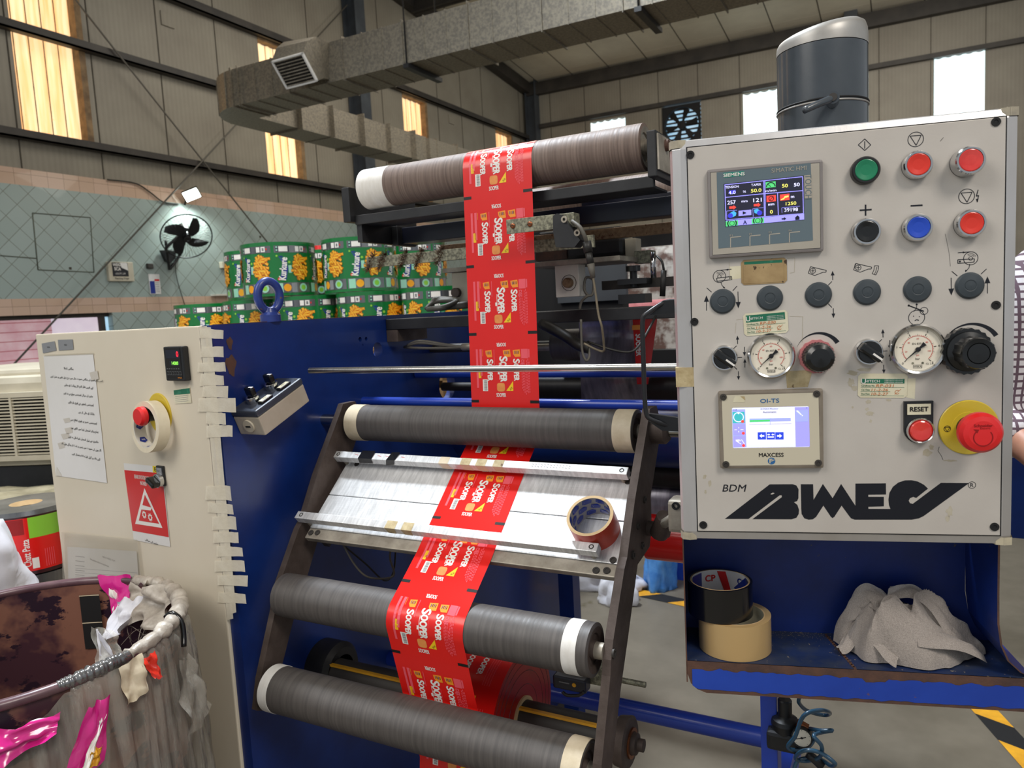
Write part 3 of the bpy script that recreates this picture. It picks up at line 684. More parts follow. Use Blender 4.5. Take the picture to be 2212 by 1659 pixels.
def reel(label, plain=False):
    r = thing('printed_reel', label, 'film reel', group='green snack film reels on the crate')
    m = MB('green_film'); m.lathe((0, 0, 0), (0, 0, 1), [(0, .045), (0, RR), (RH, RR), (RH, .045)], n=64, closed=True, mts=['green_film', 'green_film', 'green_film', 'card_core'])
    c = 2 * pi * RR / 6
    if not plain:
        for i in range(6):
            T = cylmap(RR, 0.0); u = c * i; r_ = lambda a, b, d, e, mt, z=.0003: m.rect(u + a * c, b * RH, u + d * c, e * RH, mt, T, z, nx=max(2, int((d - a) * 26)))
            r_(.04, .80, .96, .93, 'silver_film'); r_(.08, .81, .42, .925, 'slate_paint', .0005); r_(.16, .82, .38, .915, 'print_white', .0007)
            for q in (.83, .885): m.arc(u + .11 * c, q * RH + .004, 0, .004, mt='mint_print', T=T, z=.0008, n=10)
            r_(.58, .82, .68, .915, 'print_white', .0007); r_(.71, .82, .82, .915, 'print_white', .0007); r_(.74, .84, .79, .895, 'print_grey', .0008); r_(.84, .85, .87, .885, 'sign_red', .0007)
            r_(.0, .05, .96, .24, 'silver_film'); r_(.03, .06, .2, .23, 'mint_print', .0005); r_(.42, .06, .56, .23, 'grey_label', .0005)
            m.arc(u + .31 * c, .145 * RH, 0, .018, mt='snack_orange', T=T, z=.0006, n=14); m.arc(u + .74 * c, .145 * RH, 0, .02, mt='mint_print', T=T, z=.0006, n=14); m.arc(u + .74 * c, .145 * RH, 0, .012, mt='lime_print', T=T, z=.0008, n=10)
            m.poly([(u + .15 * c, .34 * RH), (u + .3 * c, .3 * RH), (u + .36 * c, .5 * RH), (u + .33 * c, .66 * RH), (u + .22 * c, .74 * RH), (u + .14 * c, .73 * RH), (u + .23 * c, .62 * RH), (u + .2 * c, .48 * RH)], 'swoosh_blue', T, .0005)
            m.text('Kurkure', u + .235 * c, .5 * RH, .11 * c * 1.5, 'print_white', T, .0009, bold=.045, w=RH * .42, rot=82)
            m.arc(u + .4 * c, .62 * RH, 0, .006, mt='lime_print', T=T, z=.0006, n=8); m.rect(u + .37 * c, .42 * RH, u + .45 * c, .56 * RH, 'mint_print', T, .0006)
            m.arc(u + .12 * c, .31 * RH, 0, .007, mt='btn_red', T=T, z=.0006, n=8); m.arc(u + .1 * c, .74 * RH, 0, .005, mt='lime_print', T=T, z=.0006, n=6)
            stick_pile(m, u + .68 * c, .52 * RH, .4 * c, .42 * RH, T, 60, 5)
        m.d = None
    m.build('film', r); return r
def at_ground(px, d):
    p = PD(px, 690, d); return p.x, p.y
TOPZ = 1.863
spots = [  # pixel centre, distance, base z, spin, label
    (613, 3.66, TOPZ - RH, 2.2, 'green snack film reel on the top layer, nearest left, above the eye bolt'),
    (786, 3.62, TOPZ - RH, 1.9, 'green printed snack film reel on the top layer below the end of the tinsel bar'),
    (571, 3.98, TOPZ - RH, .4, 'green printed snack film reel at the far left of the top layer, half hidden'),
    (722, 4.17, TOPZ - RH, 1.2, 'green printed snack film reel of the top layer squeezed behind two others'),
    (900, 3.97, TOPZ - RH, 2.8, 'green printed snack film reel on the top layer, behind the tinsel bar'),
    (452, 4.1, TOPZ - 2 * RH - .006, .9, 'green printed snack film reel at the left end of the lower layer'),
    (560, 3.86, TOPZ - 2 * RH - .006, 1.6, 'green printed snack film reel of the lower layer just left of the eye bolt'),
    (672, 3.68, TOPZ - 2 * RH - .006, 2.5, 'green printed snack film reel of the lower layer just right of the eye bolt'),
    (811, 3.52, TOPZ - 2 * RH - .006, 2.05, 'green printed snack film reel in the middle of the lower layer'),
    (955, 3.36, TOPZ - 2 * RH - .006, .7, 'green snack film reel at the right end of the lower layer by the grey cables')]
r0 = None
for px, d, z, sp, lb in spots:
    x, y = at_ground(px, d); mt = Mx.Translation((x, y, z)) @ Mx.Rotation(sp, 4, 'Z')
    if r0 is None: r0 = reel(lb); r0.matrix_world = mt
    else: dup(r0, mt, lb)
p1, p2 = V((*at_ground(462, 4.02), 0)), V((*at_ground(955, 3.36), 0)); d_ = (p2 - p1).normalized(); q_ = V((-d_.y, d_.x, 0))
if q_.y < 0: q_ = -q_
T = frame((p1 + p2) / 2, d_, q_, (0, 0, 1)); L_ = (p2 - p1).length + .38; zt = TOPZ - 2 * RH - .008
m = MB('crate_wood')
for i in range(8): m.bx(-L_ / 2, L_ / 2, -.2, -.18, .02 + i * zt / 8, (i + .92) * zt / 8, T=T); m.bx(-L_ / 2, L_ / 2, .55, .57, .02 + i * zt / 8, (i + .92) * zt / 8, T=T)
m.bx(-L_ / 2, L_ / 2, -.2, .57, zt - .02, zt, T=T)
for sx in (-1, 1):
    for yy in (-.16, .53): m.bx(sx * (L_ / 2 - .04) - .04, sx * (L_ / 2 - .04) + .04, yy - .04, yy + .04, 0, zt, T=T)
m.build('wooden_crate', label='tall slatted wooden crate under the green reels behind the blue frame', cat='crate')
for px, py, d in ((838, 505, 3.7), (704, 536, 4.17)):
    p = PD(px, 690, d); x, y = p.x, p.y
    MB('sign_red').lathe((x, y, TOPZ), (0, 0, 1), [(0, 0), (0, .035), (.035, .032), (.035, 0)], n=20).build('core_plug', label='small red core plug standing on the ' + ('right' if px > 800 else 'middle') + ' top green reel', cat='plug')
# ---------------------------------------------------------------- air cooler, wrapped pallet and reel at the left edge
c0 = PD(-70, 960, 3.0); cx_, cy_ = c0.x, c0.y
yaw = radians(30)
ct = Mx.Translation((PD(30, 900, 3.0).x, PD(30, 900, 3.0).y, 0)) @ Mx.Rotation(radians(22), 4, 'Z')
pz = lambda py, d=3.0: 1.5 + (RW @ V((0, (py - CYP) / F_PX, 1))).z * d
zt_, zb_ = PD(30, 812, 3.0).z, PD(30, 1012, 3.0).z
f = thing('air_cooler', 'beige evaporative air cooler with a slatted side grille beside the tiled wall', 'air cooler', mtx=ct)
T = ct
m = MB('ivory_plastic'); m.bx(-.55, .55, 0, .7, zb_, zt_, T=T, bev=.03); m.bx(-.5, .5, .04, .66, zt_ - .01, zt_ + .025, T=T, bev=.015); m.build('housing', f)
gz0, gz1 = zb_ + .05, zt_ - .085
m = MB('cavity_shade'); m.bx(-.22, .46, -.004, .002, gz0, gz1, T=T)  # flat black sheet on the housing paints the shade between the slats
for a in (-.24, .46): m.bx(a, a + .02, -.02, 0, gz0 - .02, gz1 + .02, 'ivory_plastic', T)
for a in (gz0 - .02, gz1): m.bx(-.24, .48, -.02, 0, a, a + .02, 'ivory_plastic', T)
n_ = 18
for i in range(n_):
    z = gz0 + (gz1 - gz0) * (i + .5) / n_; m.box((.12, -.008, z), (.68, .014, (gz1 - gz0) / n_ * .4), 'ivory_plastic', T)
for a in (0.0, .23): m.bx(a, a + .01, -.018, 0, gz0, gz1, 'ivory_plastic', T)
m.build('grille', f)
MB('black_plastic').bx(-.52, .52, .02, .68, zb_ - .14, zb_, T=T).bx(-.5, .5, .05, .65, 0, zb_ - .14, T=T).build('stand', f)
# stretch wrapped pallet
pa = PD(30, 1130, 2.45); za = PD(60, 1056, 2.7).z
m = MB('stretch_wrap'); bm = bmesh.new(); bmesh.ops.create_grid(bm, x_segments=26, y_segments=18, size=1)
T = Mx.Translation((pa.x - .12, pa.y + .1, 0)) @ Mx.Rotation(radians(24), 4, 'Z')
vs = [];
for v in bm.verts:
    x, y = v.co.x * .5, v.co.y * .2; e = max(abs(v.co.x), abs(v.co.y))
    z = za + .012 * mnoise.noise(V((x * 9, y * 9, 0))) + .02 * mnoise.noise(V((x * 3, y * 3, 2))) - (.05 if e > .98 else 0)
    vs.append((x, y, z))
bm.verts.index_update(); m.add(vs, [[v.index for v in f_.verts] for f_ in bm.faces], T=T, smooth=True); bm.free()
m.bx(-.5, .5, -.2, .2, .0, za - .04, T=T, bev=.03)
m.build('wrapped_pallet', label='load wrapped in shiny crinkled stretch film standing in front of the air cooler', cat='pallet')
# printed reel with the noodle design
kp = PD(66, 1170, 1.98); kr = .118; kz1 = PD(66, 1103, 1.93).z; kz0 = PD(66, 1238, 1.9).z
f = thing('noodle_reel', 'reel of red and green printed noodle film standing left of the cabinet', 'film reel', (kp.x, kp.y, kz0))
m = MB('maroon_film'); m.lathe((kp.x, kp.y, kz0), (0, 0, 1), [(0, .03), (0, kr), (kz1 - kz0, kr), (kz1 - kz0 + .012, kr - .004), (kz1 - kz0 + .012, .038), (kz1 - kz0, .03)], n=64, mts=['silver_film', 'maroon_film', 'silver_film', 'silver_film', 'card_core'])
KH = kz1 - kz0
Tk = lambda u, v, w_: V((kp.x + cos(u / kr) * (kr + w_), kp.y + sin(u / kr) * (kr + w_), kz0 + v))
cK = 2 * pi * kr / 3
for i in range(3):
    u = cK * i + .035; R_ = lambda a, b, d, e, mt, z=.0003: m.rect(u + a * cK, b * KH, u + d * cK, e * KH, mt, Tk, z, nx=max(2, int((d - a) * 44)))
    R_(0, .06, .98, .97, 'film_red'); R_(.0, .62, .36, .97, 'lime_print', .0005); R_(.62, .62, .98, .97, 'lime_print', .0005); R_(.04, .72, .12, .9, 'label_green', .0007)
    R_(.38, .7, .58, .96, 'film_red_dark', .0006)
    m.arc(u + .33 * cK, .5 * KH, 0, .034, mt='film_red_dark', T=Tk, z=.0007, n=20); stick_pile(m, u + .33 * cK, .52 * KH, .05, .05, Tk, 26, 3, .0008)
    R_(.3, .16, .42, .34, 'label_green', .0008); m.text('Knorr', u + .36 * cK, .25 * KH, .016, 'print_white', Tk, .001, bold=.03, w=.03, rot=90)
    m.text('Chatt Patta', u + .58 * cK, .38 * KH, .016, 'print_white', Tk, .001, bold=.02, w=.07, rot=90); m.text('noodles', u + .2 * cK, .1 * KH, .013, 'print_yellow', Tk, .001, bold=.03, w=.035, rot=90)
    m.text('MINI', u + .12 * cK, .45 * KH, .012, 'print_white', Tk, .001, bold=.03, rot=80); R_(.62, .1, .68, .28, 'print_white', .0008)
    for q in range(5): R_(.74 + q * .02, .1, .745 + q * .02, .4, 'print_pink', .0008)
for i in range(6): m.rect(cK * i / 2 + .01, KH * .97, cK * i / 2 + .018, KH, 'print_black', Tk, .0004); m.rect(cK * i / 2 + .01, 0, cK * i / 2 + .018, KH * .04, 'print_black', Tk, .0004)
m.build('film', f)
MB('silver_film').lathe((kp.x, kp.y, kz0 - KH - .004), (0, 0, 1), [(0, .03), (0, kr), (KH, kr), (KH, .03)], n=48, closed=True).build('silver_reel', label='plain silver film reel under the red and green noodle reel', cat='film reel')
MB('crate_wood').lathe((kp.x, kp.y, 0), (0, 0, 1), [(0, 0), (0, .125), (kz0 - KH - .006, .125), (kz0 - KH - .006, 0)], n=4).build('reel_stand', label='low wooden plinth carrying the noodle reel', cat='stand')
# white bag at the left frame edge
bp_ = PD(-42, 1200, 1.75); bz_ = PD(0, 1128, 1.75).z - .30
m = MB('white_bag'); n1, n2 = 28, 22; vs = []; fs = []
for j in range(n2 + 1):
    t = j / n2; z = bz_ + .30 * t; r = (.1 * (1 - .6 * t ** 2.2) + .006)
    for i in range(n1):
        a = 2 * pi * i / n1; rr = r * (1 + .3 * mnoise.noise(V((cos(a) * 2, sin(a) * 2, t * 3))) + .14 * mnoise.noise(V((cos(a) * 6, sin(a) * 6, t * 8))) + .05 * sin(7 * a + 3 * t)); vs.append((bp_.x + cos(a) * rr, bp_.y + sin(a) * rr, z))
for j in range(n2):
    for i in range(n1): fs.append((j * n1 + i, j * n1 + (i + 1) % n1, (j + 1) * n1 + (i + 1) % n1, (j + 1) * n1 + i))
fs += [tuple(range(n1 - 1, -1, -1)), tuple(n2 * n1 + i for i in range(n1))]
m.add(vs, fs, smooth=True); m.build('white_sack', label='crumpled white plastic sack at the left picture edge behind the bin', cat='sack')
MB('crate_wood').bx(bp_.x - .1, bp_.x + .1, bp_.y - .1, bp_.y + .1, 0, bz_).build('sack_crate', label='low wooden box under the white sack behind the bin', cat='box')
# ---------------------------------------------------------------- blue side frame with holes
def holed(outer, holes, th, T, mt, name, parent=None, **kw):
    cu = bpy.data.curves.new('h', 'CURVE'); cu.dimensions = '2D'; cu.fill_mode = 'BOTH'; cu.extrude = th / 2
    for pts in [outer] + holes:
        s = cu.splines.new('POLY'); s.points.add(len(pts) - 1); s.use_cyclic_u = True
        for p, q in zip(s.points, pts): p.co = (q[0], q[1], 0, 1)
    ob = bpy.data.objects.new('h', cu); me = ob.to_mesh(); m = MB(mt)
    m.add([tuple(v.co) for v in me.vertices], [tuple(p.vertices) for p in me.polygons], T=T)
    ob.to_mesh_clear(); bpy.data.objects.remove(ob); bpy.data.curves.remove(cu)
    return m.build(name, parent, **kw)
def circ(c, r, n=24, ry=None): return [(c[0] + cos(2 * pi * i / n) * r, c[1] + sin(2 * pi * i / n) * (ry or r)) for i in range(n)]
XP = -1.15; Y0 = .975; ZT = 1.497
def pl(px, py): p = PX(px, py, XP); return p.y, p.z
TP = frame((XP - .013, 0, 0), (0, 1, 0), (0, 0, 1), (1, 0, 0))
blue = thing('machine_side_frame', 'deep blue steel side frame of the slitting machine behind the slanted rollers', 'machine frame', (XP, Y0, 0))
holes = [circ(pl(816, 756), .019), circ(pl(778, 733), .006, 12), circ(pl(791, 732), .005, 12), circ(pl(966, 832), .042, 28), circ(pl(784, 745), .002, 8)]
holed([(Y0, 0), (2.52, 0), (2.52, ZT), (Y0, ZT)], holes, .026, TP, 'blue_paint', 'side_plate', blue)
m = MB('rust'); m.bx(XP - .02, XP - .004, Y0 + .02, 1.48, ZT - .0005, ZT + .0012)
for px, py, rx, rz in ((499, 790, .012, .020), (496, 742, .007, .012)):
    y, z = pl(px, py); m.poly([(XP + .0006, y + cos(a) * rx * (1 + .3 * sin(3 * a)), z + sin(a) * rz * (1 + .2 * cos(5 * a))) for a in [2 * pi * i / 16 for i in range(16)]])
m.build('rust_patch', blue)
eb = PX(585, 692, XP - .013)
m = MB('blue_bright'); m.d = 'blue_paint_eye'
mat('blue_paint_eye', S(40, 66, 150), S(30, 50, 120), rough=.4, ns=12, chip=(S(96, 82, 74), 60, .63), coat=.2)
rc = V((XP - .013, eb.y, ZT + .053)); e1 = V((.35, .94, 0)).normalized()
m.tube([rc + e1 * cos(2 * pi * i / 36) * .0235 + V((0, 0, 1)) * sin(2 * pi * i / 36) * .031 for i in range(36)], .0088, n=14, closed=True)
m.lathe((rc.x, rc.y, ZT), (0, 0, 1), [(0, .0), (0, .021), (.014, .021), (.02, .015), (.028, .012), (.028, 0)], n=28)
m.build('eye_bolt', blue, label='chipped blue lifting eye bolt')
# ---------------------------------------------------------------- cream cabinet
CO = PX(429, 704, XP - .027); cu_ = V((.9927, -.121, 0)).normalized(); cn_ = cu_.cross(V((0, 0, 1))); CT = frame(CO, cu_, (0, 0, 1), cn_)
def cn(px, py, n=0.0):
    r = ray(px, py); t = ((CO + cn_ * n - CAM).dot(cn_)) / r.dot(cn_); p = CAM + r * t - CO; return p.dot(cu_), p.z
cab = thing('control_cabinet', 'cream painted steel control cabinet standing against the blue machine frame', 'cabinet', (CO + cu_ * -.27).to_tuple()[:2] + (0,))
ul, _ = cn(78, 737)
m = MB('cabinet_paint'); m.bx(ul, -.001, -CO.z, 0.0, -.012, 0.0, T=CT, bev=.003); m.build('door', cab)
m = MB('cabinet_paint'); m.bx(ul + .012, -.06, -CO.z, -.004, -.42, -.012, T=CT); m.build('body', cab)
def quadpx(m, pts, mt, n=.001, f=cn, T=CT): m.poly([f(*p) for p in pts], mt, T, n)
def offn(px, py): return cn(px, py)
m = MB('grey_label')
for q in (((91, 742), (119, 737), (123, 757), (94, 763)), ((126, 734), (158, 733), (160, 755), (128, 757))): quadpx(m, q, 'grey_label', .0012)
for (px, py), t_ in (((106, 750), 'TAPETENSION'), ((143, 745), 'THREAD')): m.text(t_, *cn(px, py), .0035, 'print_black', CT, .0016, w=.014)
m.build('label_plate', cab)
pp = ((95, 769), (202.5, 764.6), (232.6, 1043), (121.8, 1027)); m = MB('paper')
quadpx(m, pp, 'paper', .0014); quadpx(m, [(98, 766), (204, 762), (205.5, 766), (97, 770)], 'clear_sleeve', .0016)
ur = ['\u06c1\u0646\u06af\u0627\u0645\u06cc \u0627\u0646\u062e\u0644\u0627', '\u06a9\u0633\u06cc \u0628\u06be\u06cc \u0642\u0633\u0645 \u06a9\u06cc \u06c1\u0646\u06af\u0627\u0645\u06cc \u0635\u0648\u0631\u062a \u062d\u0627\u0644 \u0645\u06cc\u06ba \u062f\u0631\u062c \u0630\u06cc\u0644 \u0628\u0627\u062a\u0648\u06ba \u067e\u0631 \u0639\u0645\u0644 \u06a9\u0631\u06cc\u06ba',
      '\u0627\u067e\u0646\u06d2 \u0642\u0631\u06cc\u0628\u06cc \u0641\u0627\u0626\u0631 \u0627\u0644\u0627\u0631\u0645 \u06a9\u0627\u0644 \u067e\u0648\u0627\u0626\u0646\u0679 \u06a9\u0648 \u062f\u0628\u0627\u0626\u06cc\u06ba', '\u0645\u0634\u06cc\u0646 \u06a9\u06cc \u0633\u067e\u0644\u0627\u0626\u06cc \u0627\u06cc\u0645\u0631\u062c\u0646\u0633\u06cc \u0633\u0648\u0626\u0686 \u0633\u06d2 \u0628\u0646\u062f \u06a9\u0631\u06cc\u06ba',
      '\u0627\u06cc\u0645\u0631\u062c\u0646\u0633\u06cc \u0631\u0627\u0633\u062a\u0648\u06ba \u0633\u06d2 \u0641\u0648\u0631\u06cc \u0628\u0627\u06c1\u0631 \u0646\u06a9\u0644\u06cc\u06ba', '\u0628\u0644\u0688\u0646\u06af \u06a9\u0648 \u062e\u0627\u0644\u06cc \u06a9\u0631 \u062f\u06cc\u06ba', '\u0627\u06cc\u0645\u0631\u062c\u0646\u0633\u06cc \u0646\u0645\u0628\u0631\u0632 \u067e\u0631 \u0641\u0648\u0631\u06cc \u0627\u0637\u0644\u0627\u0639 \u062f\u06cc\u06ba',
      '\u062a\u0645\u0627\u0645 \u0648\u0631\u06a9\u0631\u0632 \u0627\u0633\u0645\u0628\u0644\u06cc \u0627\u06cc\u0631\u06cc\u0627 \u0645\u06cc\u06ba \u0627\u06a9\u0679\u06be\u06d2 \u06c1\u0648\u06ba', '\u062d\u0627\u0636\u0631\u06cc \u0633\u06d2 \u067e\u06c1\u0644\u06d2 \u0627\u0633\u0645\u0628\u0644\u06cc \u0627\u06cc\u0631\u06cc\u0627 \u062e\u0627\u0644\u06cc \u0646\u06c1 \u06a9\u0631\u06cc\u06ba',
      '\u0622\u06af \u06c1\u0648\u0646\u06d2 \u06a9\u06cc \u0635\u0648\u0631\u062a \u0645\u06cc\u06ba \u0632\u0645\u06cc\u0646 \u067e\u0631 \u0644\u06cc\u0679 \u06a9\u0631 \u0631\u06cc\u0646\u06af\u062a\u06d2 \u06c1\u0648\u0626\u06d2 \u0628\u0627\u06c1\u0631', '\u0622\u0626\u06cc\u06ba \u0646\u0627\u06a9 \u067e\u0631 \u06af\u06cc\u0644\u06d2 \u06a9\u067e\u0691\u06d2 \u06a9\u0627 \u0627\u0633\u062a\u0639\u0645\u0627\u0644 \u06a9\u0631\u06cc\u06ba']
rows = [(150, 796, 20), (165, 818, 112), (171, 835, 62), (170, 853, 62), (176, 872, 54), (188, 892, 34), (182, 911, 56), (184, 929, 58), (181, 949, 64), (176, 965, 84), (187, 986, 60)]
import unicodedata
def shape_ar(s):
    # joined presentation forms, laid out right to left
    F = {'\u06a9': (0xFB8E,), '\u06af': (0xFB92,), '\u06cc': (0xFBFC,), '\u0686': (0xFB7A,), '\u067e': (0xFB56,), '\u0679': (0xFB66,), '\u0688': (0xFB88,), '\u0691': (0xFB8C,), '\u06ba': (0xFB9E,), '\u06c1': (0xFBA6,), '\u06be': (0xFBAA,), '\u06d2': (0xFBAE,),
         '\u0627': (0xFE8D,), '\u0622': (0xFE81,), '\u0626': (0xFE89,), '\u0628': (0xFE8F,), '\u062a': (0xFE95,), '\u062c': (0xFE9D,), '\u062d': (0xFEA1,), '\u062e': (0xFEA5,), '\u062f': (0xFEA9,), '\u0630': (0xFEAB,), '\u0631': (0xFEAD,), '\u0632': (0xFEAF,),
         '\u0633': (0xFEB1,), '\u0634': (0xFEB5,), '\u0635': (0xFEB9,), '\u0636': (0xFEBD,), '\u0637': (0xFEC1,), '\u0639': (0xFEC9,), '\u0641': (0xFED1,), '\u0642': (0xFED5,), '\u0644': (0xFEDD,), '\u0645': (0xFEE1,), '\u0646': (0xFEE5,), '\u0648': (0xFEED,)}
    nj = set('\u0627\u0622\u062f\u0630\u0631\u0632\u0688\u0691\u0648\u06ba\u06d2'); out = []
    for i, ch in enumerate(s):
        if ch not in F: out.append(ch); continue
        pv = i > 0 and s[i - 1] in F and s[i - 1] not in nj; nx = i + 1 < len(s) and s[i + 1] in F and ch not in nj
        b = F[ch][0]; k_ = (3 if pv and nx else 2 if nx else 1 if pv else 0) if ch not in nj else (1 if pv else 0)
        if k_ == 2: out.append(chr(b + 2))
        elif k_ == 3: out.append(chr(b + 3))
        else: out.append(chr(b + k_))
    return ''.join(out[::-1])
for s_, (px, py, wd) in zip(ur, rows):
    a, b_ = cn(px - wd / 2, py), cn(px + wd / 2, py); m.text(shape_ar(s_), *cn(px, py), .0072, 'print_black', CT, .002, bold=.012, w=(b_[0] - a[0]), rot=-2.0)
for px, py, a, b_ in ((205, 812, 10, 12), (146, 908, 8, 6), (150, 930, 9, 8), (143, 942, 10, 7), (134, 962, 8, 8)):
    quadpx(m, [(px - a, py - b_ * .6), (px + a * .7, py - b_), (px + a, py + b_ * .5), (px - a * .5, py + b_)], 'paper_worn', .0018)
quadpx(m, [(124, 1008), (136, 1028), (122, 1027)], 'white_plastic', .002)
m.build('paper_notice', cab, label='white Urdu emergency notice')
# counter
def cbox(m, px0, px1, d0, d1, mt, bev=0.0):
    (a, b_), (c_, e) = cn(*px0, d0), cn(*px1, d0); m.bx(min(a, c_), max(a, c_), min(b_, e), max(b_, e), d0, d1, mt, CT, bev); return (min(a, c_), max(a, c_), min(b_, e), max(b_, e))
m = MB('black_plastic'); (a, c_), (b_, e) = cn(366, 748), cn(414, 822)
m.bx(a, b_, e, c_, 0, .014, 'black_plastic', CT, .003); a0, b0, c0_, e0 = a, b_, c_, e
W_, H_ = b_ - a, c_ - e; q = lambda x, y: (a0 + x * W_, e0 + y * H_)
m.rect(*q(.1, .08), *q(.9, .95), 'black_matt', CT, .0145); m.rect(*q(.14, .66), *q(.86, .9), 'px_dark', CT, .0148); m.rect(*q(.3, .46), *q(.86, .58), 'px_dark', CT, .0148)
m.text('0', *q(.76, .78), H_ * .16, 'led_red', CT, .0152, bold=.02); m.text('14000', *q(.6, .52), H_ * .1, 'led_green', CT, .0152, bold=.02)
for i in range(6): m.rect(*q(.12 + .13 * i, .18), *q(.22 + .13 * i, .28), 'print_grey', CT, .0148); m.rect(*q(.13 + .13 * i, .19), *q(.21 + .13 * i, .27), 'black_matt', CT, .0151); m.rect(*q(.12 + .12 * i, .35), *q(.19 + .12 * i, .365), 'print_grey', CT, .0148)
m.text('OMRON', *q(.78, .1), H_ * .04, 'print_orange', CT, .0152); m.build('digital_counter', cab)
# calibration label
m = MB('label_cream'); quadpx(m, [(376, 841), (411, 836), (415, 870), (379, 872)], 'label_cream', .0012); quadpx(m, [(376.5, 843), (411, 838), (412, 850), (377.5, 853)], 'label_green', .0015)
for y in (856, 860, 864, 868): quadpx(m, [(380, y), (408, y - 3), (408, y - 2.4), (380, y + .6)], 'grey_label', .0015)
m.build('calibration_label', cab)
# warning sign
m = MB('paper'); quadpx(m, [(268, 1000), (352, 1008), (369, 1181), (290, 1166)], 'paper', .0012); quadpx(m, [(270, 1015), (352, 1022), (366, 1160), (288, 1146)], 'sign_red', .0016)
quadpx(m, [(331, 1006), (352, 1008), (353, 1022), (332, 1020)], 'sign_yellow', .0018); m.text('EHS', *cn(341, 1014), .0085, 'print_black', CT, .0022, bold=.02)
a = cn(276, 1031); b_ = cn(345, 1036); m.text('BEWARE OF ROTATING PARTS', *cn(308, 1031), .0085, 'print_white', CT, .002, bold=.01, w=.058); m.text('MACHINERY', *cn(312, 1044), .0085, 'print_white', CT, .002, bold=.01, w=.026)
tri = [(314, 1054), (353, 1140), (294, 1131)]; tri2 = [(315, 1068), (346, 1131), (302, 1124)]
quadpx(m, tri, 'print_white', .002); quadpx(m, tri2, 'sign_red', .0023)
for px, py in ((314, 1111), (327, 1117)):
    c_ = cn(px, py); m.arc(*c_, .0038, .007, mt='print_white', T=CT, z=.0026, n=18)
    for i in range(9): a = 2 * pi * i / 9; m.line((c_[0] + cos(a) * .0065, c_[1] + sin(a) * .0065), (c_[0] + cos(a) * .0088, c_[1] + sin(a) * .0088), .0022, 'print_white', CT, .0026)
quadpx(m, [(309, 1090), (330, 1096), (328, 1102), (308, 1100)], 'print_white', .0026)
m.text(shape_ar(ur[3][:14]), *cn(329, 1170), .006, 'print_black', CT, .002, bold=.01, w=.05, rot=-4); m.build('warning_sign', cab, label='red rotating machinery warning sign')
# key selector with plate
c_ = cn(352, 1036); TS = CT @ Mx.Translation((c_[0], c_[1], 0)); m = MB('black_plastic')
m.bx(-.0125, .0125, -.012, .03, 0, .006, 'black_plastic', TS, .002); m.bx(-.009, .009, .012, .026, .006, .0068, 'grey_label', TS); m.text('0  I', 0, .019, .005, 'print_black', TS, .0072)
m.lathe((0, 0, .006), (0, 0, 1), [(0, .0), (0, .0145), (.008, .0145), (.009, .012), (.009, 0)], 'chrome', T=TS)
m.box((-.001, 0, .022), (.012, .029, .018), 'btn_black', TS @ Mx.Rotation(radians(62), 4, 'Z'), .004); m.build('selector_switch', cab)
# emergency stop
c_ = cn(346, 893); TE = CT @ Mx.Translation((c_[0], c_[1], 0)); es = MB('estop_yellow'); es.lathe((0, 0, 0), (0, 0, 1), [(0, 0), (0, .042), (.002, .042), (.003, .04), (.003, 0)], n=40, T=TE); es.build('yellow_disc', cab)
m = MB('estop_red'); m.lathe((0, 0, .003), (0, 0, 1), [(0, .013), (.028, .013), (.028, .017)], 'black_plastic', T=TE)
m.lathe((0, 0, .031), (0, 0, 1), [(0, .014), (.004, .0195), (.012, .0195), (.017, .016), (.0175, 0)], n=36, T=TE); m.build('stop_button', cab)
# masking tape roll hung on the stop button: top-level
rt = thing('tape_roll', 'masking tape roll hanging on the red stop button of the cream cabinet', 'tape roll', (CT @ V((c_[0], c_[1] - .055, .02))).to_tuple())
TT = TE @ Mx.Translation((-.002, -.0235, .022)) @ Mx.Rotation(radians(-4), 4, 'X')
MB('masking_roll').d
mat('masking_roll', S(232, 222, 198), S(222, 210, 184), rough=.6, ns=30)
m = MB('masking_roll'); m.lathe((0, 0, -.012), (0, 0, 1), [(0, .041), (0, .052), (.024, .052), (.024, .041)], n=56, T=TT); m.build('tape', rt)
m = MB('white_plastic'); m.lathe((0, 0, -.012), (0, 0, 1), [(0, .041), (.024, .041), (.0242, .0425), (0, .0425)], n=56, T=TT, closed=True)
Tc = lambda u, v, w_: TT @ V((cos(u / .0405) * (.0405 - w_), sin(u / .0405) * (.0405 - w_), v))
for i in range(8): u = i * .0318; m.arc(u, 0, 0, .0085, mt='swoosh_blue', T=Tc, z=.0004, n=5); m.text('JMC', u, 0, .004, 'print_white', Tc, .0008, bold=.02, rot=90)
m.build('core', rt)
# clear document sleeve
m = MB('clear_sleeve'); quadpx(m, [(138, 1148), (302, 1164), (318, 1300), (142, 1300)], 'clear_sleeve', .006); quadpx(m, [(148, 1180), (298, 1190), (306, 1300), (152, 1300)], 'paper', .003)
m.text('HIGH SPEED FILM', *cn(238, 1206), .004, 'print_grey', CT, .0035, w=.055, rot=-2); m.text('Slitting Machine Daily Cleaning CheckList', *cn(218, 1215), .0052, 'print_black', CT, .0035, w=.085, rot=-3)
for i in range(5): quadpx(m, [(166, 1200 + i * 10), (186, 1202 + i * 10), (186, 1203 + i * 10), (166, 1201 + i * 10)], 'print_grey', .0035)
for i in range(4): quadpx(m, [(166, 1226 + i * 9), (300, 1236 + i * 9), (300, 1236.6 + i * 9), (166, 1226.6 + i * 9)], 'grey_label', .0035)
m.build('document_sleeve', cab)
